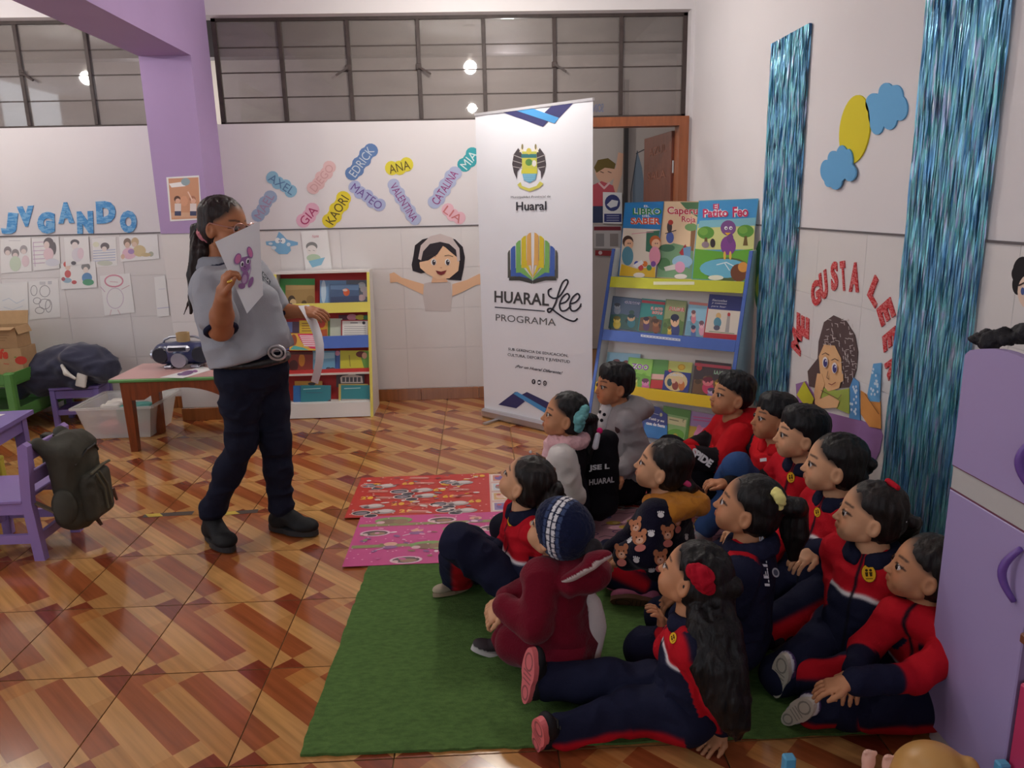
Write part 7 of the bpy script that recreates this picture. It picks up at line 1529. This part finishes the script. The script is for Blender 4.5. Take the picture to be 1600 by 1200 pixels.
decal(bag, 936, 733, lambda P: P.text('JSE L', (-.045, -.012), (.045, -.002), (-.045, .018), (214, 212, 216), .04), 'lettering', .010); decal(bag, 940, 754, lambda P: P.text('HUARAL', (-.055, -.012), (.055, .004), (-.055, .014), (190, 188, 194), .03), 'lettering', .010)
# ---- boy in a grey hoodie
k = kid('boy in a grey hooded sweatshirt with a spotted bib, in front of the tall bookcase', (958, 601), 3.72, .98, 1.12, lean=(.02, 0), up=-.5, face=V3(-.92, -.1, 0))
k.pose('cross').set(elL=k.p(1002, 705, -.12), wrL=k.p(968, 738, -.22))
k.skin(SK4, {}); k.top(plain((150, 144, 146)), r=1.08, sleeve=1.1, hood=True, seed=10, name='hoodie'); k.legs((28, 26, 32), (150, 146, 150), {'L': V3(-.3, -.8, .5)})
k.blob('spotted_bib', [k.nk+k.f*.062+V3(0, 0, .0), k.nk+k.f*.085-V3(0, 0, .07)], [.034, .042], (214, 210, 212), vox=.005)
for i, (px, py) in enumerate(((936, 643), (945, 648), (941, 657), (933, 655))): decal(bpy.data.objects['spotted_bib'], px, py, lambda P: P.ell(0, 0, .0085, .0085, (36, 34, 40)), 'spot_print')
decal(k.topo, 962, 674, lambda P: P.poly([(-.016, .014), (.016, .014), (.012, -.01), (0, -.02), (-.012, -.01)], (70, 50, 52)), 'chest_print')
k.hair('boy', (18, 16, 18)); k.shoes((40, 38, 44), (190, 186, 184))
# ---- boy in a red hoodie with lettered sleeve band
k = kid('boy in a red hoodie with a black lettered sleeve band, by the bookcase', (1142, 617), 3.5, 1.0, 1.15, lean=(-.02, 0), up=-.1, face=V3(-1, .12, 0))
k.pose('up').set(elL=k.p(1126, 722, -.15), wrL=k.p(1070, 712, -.14), knL=k.p(1090, 738, -.1), anL=at(1075, 770, Z=.06), elR=k.p(1110, 690, .14), wrR=k.p(1075, 705, .05))
def rh(V, N):
    sl, T, O, tt, vt = k.mask(V); C_ = np.tile(np.array((182, 20, 30.)), (len(V), 1)); C_[sl & (T > 1.18) & (T < 1.80)] = (30, 26, 30); return C_
k.skin(SK2, {}); k.top(rh, r=1.12, sleeve=1.15, hood=True, seed=11, name='red_hoodie'); k.legs((26, 25, 32), r=1.05); k.shoes((40, 40, 46), (200, 196, 194))
q0, q1 = at(1083, 703, D=3.2), at(1113, 724, D=3.2); dd2 = unit(q1-q0)
decal(k.topo, 1096, 715, lambda P: P.text('SPIDE', (-.052, -.018), (.052, -.018), (-.052, .018), (232, 230, 232), .06), 'sleeve_lettering', .010, up=np.cross(unit(CAM-q0), dd2), toward=1.2)
k.hair('fade', (17, 15, 17))
# ---- boy in jeans
k = kid('boy in a red zip jacket and blue jeans, one knee up', (1208, 652), 3.22, .96, 1.08, lean=(.0, 0), up=-.3, yaw=4, face=V3(-.9, -.35, 0))
k.pose('up').set(elL=k.p(1190, 755, -.16), wrL=k.p(1136, 757, -.22), knL=k.p(1152, 730, -.16), anL=at(1118, 768, Z=.09), knR=k.p(1165, 740, .1), elR=k.p(1218, 740, .13), wrR=k.p(1190, 738, .08))
def zj(V, N):
    sl, T, O, tt, vt = k.mask(V); C_ = np.tile(np.array((26, 24, 28.)), (len(V), 1)); C_[(~sl) & (tt > .45) & ((vt @ k.f) > .0)] = (206, 30, 38); return C_
k.skin(SK4, {'L': dict(d=V3(-.8, .1, .1), pn=(0, 0, -1), curl=.9)}); k.top(zj, seed=12, name='zip_jacket', collar=(206, 30, 38)); k.legs((52, 78, 124), name='jeans', r=.95); k.shoes((150, 148, 150), (206, 202, 200), L=.16); k.hair('boy', (18, 16, 18))
decal(k.topo, 1192, 719, lambda P: P.rect(-.016, -.006, .016, .008, (230, 226, 226)), 'logo_patch')
# ---- uniformed row along the wall
k = kid('short haired boy in a red and navy tracksuit with a round yellow badge', (1249, 677), 2.95, 1.0, 1.1, lean=(-.02, 0), up=-.4, pelz=.14, face=V3(-.93, -.3, 0))
k.pose('kneel').set(elL=k.p(1290, 812, -.12), wrL=k.p(1258, 850, -.22))
k.skin(SK3, {}); k.top(uniform(k, .58, 'red'), collar=NAVY, seed=13); k.legs(NAVY, RED); k.hair('boy', (17, 15, 17)); emblem(k.topo, 1236, 746, .021); k.shoes((40, 38, 44), (90, 86, 88))
k = kid('tracksuit girl with parted lips and braided black hair, under the paper reader', (1300, 724), 2.6, 1.02, 1.1, lean=(-.02, 0), up=-.35, pelz=.14, face=V3(-.97, -.1, 0))
k.pose('kneel').set(elL=k.p(1318, 855, -.14), wrL=k.p(1274, 862, -.18))
k.skin(SK3, {}); k.top(uniform(k, .56, 'red'), collar=NAVY, seed=14); k.legs(NAVY, RED); k.shoes((40, 38, 44), (90, 86, 88))
def bits(S):
    for i in range(7): S.ell(k.H(.02*math.sin(i*2.1), -.100-.012*math.cos(i), .02-.022*i), (.024, .024, .022), k=.006)
k.hair('girl', (17, 14, 14), bits=bits); emblem(k.topo, 1277, 800, .017)
k = kid('tracksuit girl with a pearl tie in her ponytail, in front of the wide foil curtain', (1356, 802), 2.27, .97, 1.05, lean=(-.02, 0), up=-.2, pelz=.13, yaw=8, face=V3(-.82, -.57, 0))
k.pose('kneel').set(elL=k.p(1400, 945, -.02), wrL=k.p(1375, 1000, -.08), elR=k.p(1312, 925, .06), wrR=k.p(1328, 985, -.02))
k.skin(SK3, {}); k.top(uniform(k, .60, 'front'), collar=NAVY, seed=15); k.legs(NAVY, RED); k.shoes((40, 38, 44), (90, 86, 88))
k.hair('girl', (24, 18, 17), [([k.H(0, -.095, .02), k.H(0, -.125, .005), k.p(1412, 842, .04), k.p(1416, 872, .04)], [.022, .026, .026, .012], 4)])
k.blob('pearl_hair_tie', [k.p(1410, 818, -.06), k.p(1413, 814, -.06)], [.008, .008], (226, 222, 230), vox=.003); k.blob('red_hair_bow', [k.H(.01, -.03, .112), k.H(-.02, -.05, .108)], [.010, .010], (176, 24, 40), vox=.004)
emblem(k.topo, 1358, 896, .025)
# ---- girl beside the fridge with legs stretched out
k = kid('tracksuit girl half hidden by the lilac fridge, legs stretched out, white soled shoes', (1441, 888), 2.1, .95, 1.0, pel=at(1462, 1078, Z=.09), up=-.1, yaw=10, face=V3(-.86, -.5, 0))
k.set(shR=k.p(1402, 960, .0), elL=k.p(1430, 1058, -.14), wrL=k.p(1330, 1066, -.2), elR=k.p(1350, 1015, .02), wrR=k.p(1335, 1050, -.08), knL=at(1352, 1110, Z=.075), anL=at(1258, 1106, Z=.055), knR=at(1332, 1056, Z=.09), anR=at(1236, 1058, Z=.07))
k.skin(SK2, {'L': dict(d=at(1288, 1072, Z=.13)-at(1322, 1066, Z=.15), pn=(0, 0, -1), curl=.35, spread=.16)}); k.top(uniform(k, .44, 'front'), collar=NAVY, seed=16); k.legs(NAVY, RED, {'L': V3(.1, -.7, -.7), 'R': V3(0, -.5, .85)}, fold=.01)
k.shoes((84, 62, 110), (206, 196, 180), {'R': dict(toe=V3(.05, -.15, 1), dors=V3(.85, .5, .05)), 'L': dict(toe=V3(.25, -.55, .8), dors=V3(.85, .45, .1))}, L=.160, side=(206, 200, 206))
k.hair('girl', (26, 20, 18), [([k.H(0, -.095, .02), k.H(0, -.13, -.02), k.H(0, -.13, -.1)], [.03, .034, .02], 5)])
# ================================================================== the standing woman
YS = 3.30
q_ = lambda x, y, dy=0.: at(x, y, Y=YS+dy)
hd = q_(353, 352); k = Fig('woman in grey polo shirt and dark trousers, standing and holding up a picture sheet', hd, 1.10, V3(.86, -.36, -.10), 1.42, face=V3(.88, -.45, 0), pel=q_(396, 575))
k.nk = q_(342, 412, .02); k.sp = unit(k.nk-k.pel); z = k.s
k.set(shR=q_(330, 450, -.15), elR=q_(345, 514, -.24), wrR=q_(349, 466, -.37), shL=q_(396, 430, .16), elL=q_(436, 486, .20), wrL=q_(468, 487, .16), hipR=q_(376, 590, -.07), hipL=q_(412, 588, .07), knR=q_(378, 690, -.06), anR=q_(330, 800, -.02), knL=q_(431, 690, .04), anL=q_(440, 795, .06))
S = Soft(); head_prims(S, k.hc, k.R, k.h, True); S.cap(k.H(0, -.02, -.05), k.nk, .046, .050, .012).cap(k.nk-k.sp*.08, k.pel, .07, .10, .02)
S.cap(k.nk, k.nk-k.sp*.1, .05, .07, .02).chain([k.nk-V3(0, 0, .06), k.J['shR']], [.04, .04]).chain([k.nk-V3(0, 0, .06), k.J['shL']], [.04, .04])
S.chain([k.J['shR'], k.J['elR']], [.054, .048]).cap(k.J['elR'], k.J['elR']+(k.J['wrR']-k.J['elR'])*.45, .047, .044).cap(k.J['elR']+(k.J['wrR']-k.J['elR'])*.45, k.J['wrR'], .044, .030)
S.chain([k.J['shL'], k.J['elL']], [.05, .044]).chain([k.J['elL'], k.J['wrL']], [.042, .028])
for q in 'LR': S.chain([k.pel, k.J['hip'+q], k.J['kn'+q], k.J['an'+q]], [.09, .08, .05, .035])
hand_prims(S, k.J['wrR']+V3(0, 0, .005), V3(.22, -.02, 1), V3(.9, .42, -.1), -1, .150, 1.25, .05, .9)
hand_prims(S, k.J['wrL'], V3(.95, -.2, -.05), V3(.1, .3, -1), 1, .150, .55, .08, .6)
k.body = soft_obj('body', S, .004, SKIN, k.root, colf=skin_color((172, 112, 78), k.hc, k.R, k.h)); make_head_parts(k.root, k.hc, k.R, k.h)
k.blob('ring', [q_(357, 441, -.44), q_(361, 439, -.44)], [.0058, .0058], (216, 180, 90), m=mat('gold', (226, 190, 90), .25, 1), vox=.003)
# polo shirt
S = Soft(); b0 = q_(390, 550)
for sd in (-1, 1): S.cap(k.nk-k.sp*.11+k.l*sd*.06, b0+k.l*sd*.075+k.f*.01, .105, .128, .04)
S.cap(k.J['shR'], k.J['shL'], .068, .062, .04).cap(k.nk-k.sp*.02, k.nk-k.sp*.09, .06, .09, .03).cap(q_(408, 470), q_(420, 520), .07, .075, .05)
shh = k.J['shR']+(k.J['elR']-k.J['shR'])*.72; S.cap(k.J['shR'], shh, .072, .074, .02); shl = k.J['shL']+(k.J['elL']-k.J['shL'])*.75; S.cap(k.J['shL'], shl, .066, .066, .02)
S.half(b0-k.sp*.022, -k.sp); S.ell(k.nk+k.sp*.04, (.055, .055, .055), k=.01, op='-')
shirt = soft_obj('polo_shirt', S, .006, CLOTH, k.root, colf=plain((160, 162, 170)), disp=folds(.008, 8, (1, 1, 1.2), 21))
for a, b, e in ((k.J['shR'], k.J['elR'], shh), (k.J['shL'], k.J['elL'], shl)):
    d_ = unit(b-a); x_ = unit(np.cross(d_, (0, 1, 0))); y_ = np.cross(d_, x_); c_ = e+d_*.056
    mb = MB(); mb.tube([c_+.0575*(x_*math.cos(t)+y_*math.sin(t)) for t in np.linspace(0, 2*math.pi, 25)], .011, 8, (34, 36, 58)); mb.build('sleeve_hem', CLOTH, shirt, smooth=True)
cp = [k.nk+k.sp*.012+(k.l*math.sin(a)-k.f*math.cos(a))*.066 for a in np.linspace(-2.7, 2.7, 16)]
S = Soft(); S.chain(cp, [.020]*16, .01).chain([p-k.sp*.03+(p-k.nk)*.22 for p in cp], [.016]*16, .016)
soft_obj('collar', S, .0055, CLOTH, shirt, colf=lambda V, N: np.where((np.abs(((V-k.nk) @ k.sp)+.010) < .006)[:, None], np.array((40, 42, 62.)), np.array((150, 152, 160.))))
def bd(P): P.rect(-.03, -.012, .03, .014, (70, 72, 80)).text('SGA', (-.026, -.008), (.026, -.008), (-.026, .010), (190, 192, 198), .03)
decal(shirt, 417, 434, bd, 'chest_badge', .012)
# belt, trousers, boots
BK = mat('black_leather', (26, 25, 28), .4)
S = Soft(); S.cap(k.J['hipR'], k.J['hipL'], .098, .094, .03).cap(k.pel, q_(394, 556), .118, .108, .04).cap(k.pel+k.l*.06, q_(394, 556)+k.l*.06, .10, .10, .04).cap(k.pel-k.l*.06, q_(394, 556)-k.l*.06, .10, .10, .04)
for q in 'RL': S.chain([k.J['hip'+q], (k.J['hip'+q]*.55+k.J['kn'+q]*.45), k.J['kn'+q], (k.J['kn'+q]*.6+k.J['an'+q]*.4), k.J['an'+q]+(k.J['kn'+q]-k.J['an'+q])*.03], [.096, .084, .062, .057, .056], .03)
S.half(q_(394, 550)+k.sp*.03, k.sp)
tro = soft_obj('trousers', S, .006, CLOTH, k.root, colf=plain((28, 30, 46)), disp=folds(.007, 10, (1, 1, 1.5), 22))
bc_ = q_(396, 559)
ring_ = [bc_+k.l*math.cos(a)*.158+k.f*math.sin(a)*.126+V3(0, 0, -.006) for a in np.linspace(0, 2*math.pi, 25)]
S = Soft(); S.chain(ring_, [.017]*25, .004); soft_obj('belt', S, .006, BK, k.root)
mb = MB(); cb = q_(433, 551, -.1); n_ = unit(CAM-cb)
for r_, w_ in ((.036, .006), (.020, .005)): mb.tube([cb+r_*(CR*math.cos(a)+V3(0, 0, 1)*math.sin(a)*.85) for a in np.linspace(0, 2*math.pi, 20)], w_, 6)
mb.build('buckle', mat('silver_buckle', (190, 188, 192), .3, .9), bpy.data.objects['belt'])
for q, toe in (('R', at(352, 838, Z=.03)-at(318, 815, Z=.03)), ('L', at(484, 826, Z=.03)-at(425, 818, Z=.03))):
    k.J['an'+q][2] = .112; shoe(k.root, k.J['an'+q], unit(toe*V3(1, 1, 0)), V3(0, 0, 1), .268, (24, 23, 25), (40, 40, 42), high=.16)
# hair, scrunchie, glasses, earring
k.hair('girl', (34, 24, 24), [([k.H(0, -.09, -.01), k.H(0, -.12, -.025), q_(314, 395), q_(306, 430), q_(303, 462), q_(297, 490)], [.03, .034, .042, .036, .018, .004], 6)], lite=(52, 39, 36))
k.blob('loose_strand', [q_(303, 440, .15), q_(294, 475, .15), q_(287, 492, .15)], [.006, .005, .002], (40, 28, 28), m=HAIRM, vox=.004)
k.blob('scrunchie', [q_(320, 352), q_(319, 362), q_(322, 372)], [.022, .026, .020], (206, 130, 140), fold=.006)
GF = mat('rose_gold_frame', (196, 150, 140), .3, .7); LN = bpy.data.materials.new('spectacle_lens'); LN.use_nodes = True; nt = LN.node_tree; nt.nodes.clear(); o_ = nt.nodes.new('ShaderNodeOutputMaterial'); t_ = nt.nodes.new('ShaderNodeBsdfTransparent'); g_ = nt.nodes.new('ShaderNodeBsdfGlossy'); g_.inputs[1].default_value = .05; m_ = nt.nodes.new('ShaderNodeMixShader'); m_.inputs[0].default_value = .12; t_.inputs[0].default_value = (.9, .84, .84, 1); nt.links.new(t_.outputs[0], m_.inputs[1]); nt.links.new(g_.outputs[0], m_.inputs[2]); nt.links.new(m_.outputs[0], o_.inputs[0])
mb = MB(); ln = MB(); gl_ = empty('glasses', k.H(0, .1, 0), 'rose gold glasses worn by the standing woman in grey', 'glasses')
for s in (-1, 1):
    c = lambda a: k.H(s*(.034+.028*math.cos(a)), .0975-.010*abs(.034+.028*math.cos(a))/.06, -.006+.022*math.sin(a)); lp = [c(a) for a in np.linspace(0, 2*math.pi, 20)]
    mb.tube(lp, .0022, 6); ln.add([k.H(s*.034, .094, -.006)]+lp[:-1], [[0, i, i+1] for i in range(1, 19)]+[[0, 19, 1]])
    mb.tube([k.H(s*.062, .088, .0), k.H(s*.074, .05, .004), k.H(s*.079, -.008, .010), k.H(s*.076, -.025, -.008)], .0022, 6)
mb.tube([k.H(-.008, .097, -.002), k.H(0, .1, .001), k.H(.008, .097, -.002)], .0022, 6); mb.build('frame', GF, gl_); ln.build('lens', LN, gl_)
# the sheet with a purple mouse in her raised hand
def sheet(name, lab, quad, n, sag, draw, flipn=False):
    a, b, c, d = quad; mb = MB(); vs = []; nn_ = unit(np.cross(b-a, d-a)); nn_ = nn_ if nn_ @ (CAM-a) > 0 else -nn_
    for j in range(n+1):
        for i in range(n+1):
            s, t = i/n, j/n; p = (a*(1-s)+b*s)*(1-t)+(d*(1-s)+c*s)*t; vs.append(p+nn_*sag(s, t))
    f = [[j*(n+1)+i, j*(n+1)+i+1, (j+1)*(n+1)+i+1, (j+1)*(n+1)+i] for j in range(n) for i in range(n)]
    mb.add(vs, f, (228, 228, 234)); mb.add([p-nn_*.0006 for p in vs], [q[::-1] for q in f], (228, 228, 234)); o = tag(mb.build(name, PRINT, smooth=True), lab, 'paper'); return o, nn_
qd = [q_(336, 378, -.36), q_(405, 346, -.27), q_(411, 461, -.27), q_(386, 490, -.35)]
o, nn_ = sheet('picture_sheet', 'white sheet with a purple mouse held up by the standing woman', qd, 8, lambda s, t: 0, None)
P = Print(qd[0]+nn_*.0012, unit(qd[1]-qd[0]), unit(qd[0]-qd[3]), px=True); P.O = (qd[0]+qd[1]+qd[2]+qd[3])/4+nn_*.006
nrm = unit(np.cross(qd[2]-qd[0], qd[1]-qd[3])); nrm = nrm if nrm @ (CAM-qd[0]) > 0 else -nrm; P.n = nrm; P.u = unit(CR-(CR @ nrm)*nrm); P.v = np.cross(nrm, P.u)
m8 = lambda x, y: (240+x/4.286, 280+y/4.286); M8 = lambda L: [m8(*p) for p in L]
PU, PK2, LP = (150, 104, 160), (206, 120, 170), (190, 160, 200)
P.ell(*m8(563, 533), 5.4, 9, PU, 15).ell(*m8(565, 534), 4.2, 7.4, PK2, 15).ell(*m8(645, 490), 4.4, 9.4, PU, -14).ell(*m8(646, 490), 3.2, 7.6, PK2, -14).poly(M8([(575, 565), (590, 525), (630, 515), (650, 545), (645, 600), (610, 630), (585, 610)]), PU)
P.ell(*m8(612, 660), 6, 11, PU, 10).ell(*m8(608, 668), 3.6, 7, LP, 10).ell(*m8(590, 715), 5.6, 4.4, PU).ell(*m8(650, 690), 3.4, 9, PU, 20).line(M8([(640, 650), (650, 600), (645, 570)]), 1.4, LP)
for ex, ey in ((592, 568), (630, 548)): P.ell(*m8(ex, ey), 2.7, 4.6, (236, 234, 238), 10).ell(*m8(ex+2, ey+3), 1.6, 3, (50, 36, 56), 10)
P.ell(*m8(610, 586), 1.2, 1, (60, 40, 60)).line(M8([(600, 598), (612, 604), (624, 594)]), .8, (110, 70, 120)); P.build('mouse_print', o)
q2 = [q_(466, 478, .09), q_(483, 476, .20), q_(497, 600, .18), q_(486, 596, .09)]
sheet('picture_sheet', 'white sheet seen edge on in the lowered hand of the standing woman', q2, 8, lambda s, t: .05*math.sin(math.pi*t), None)
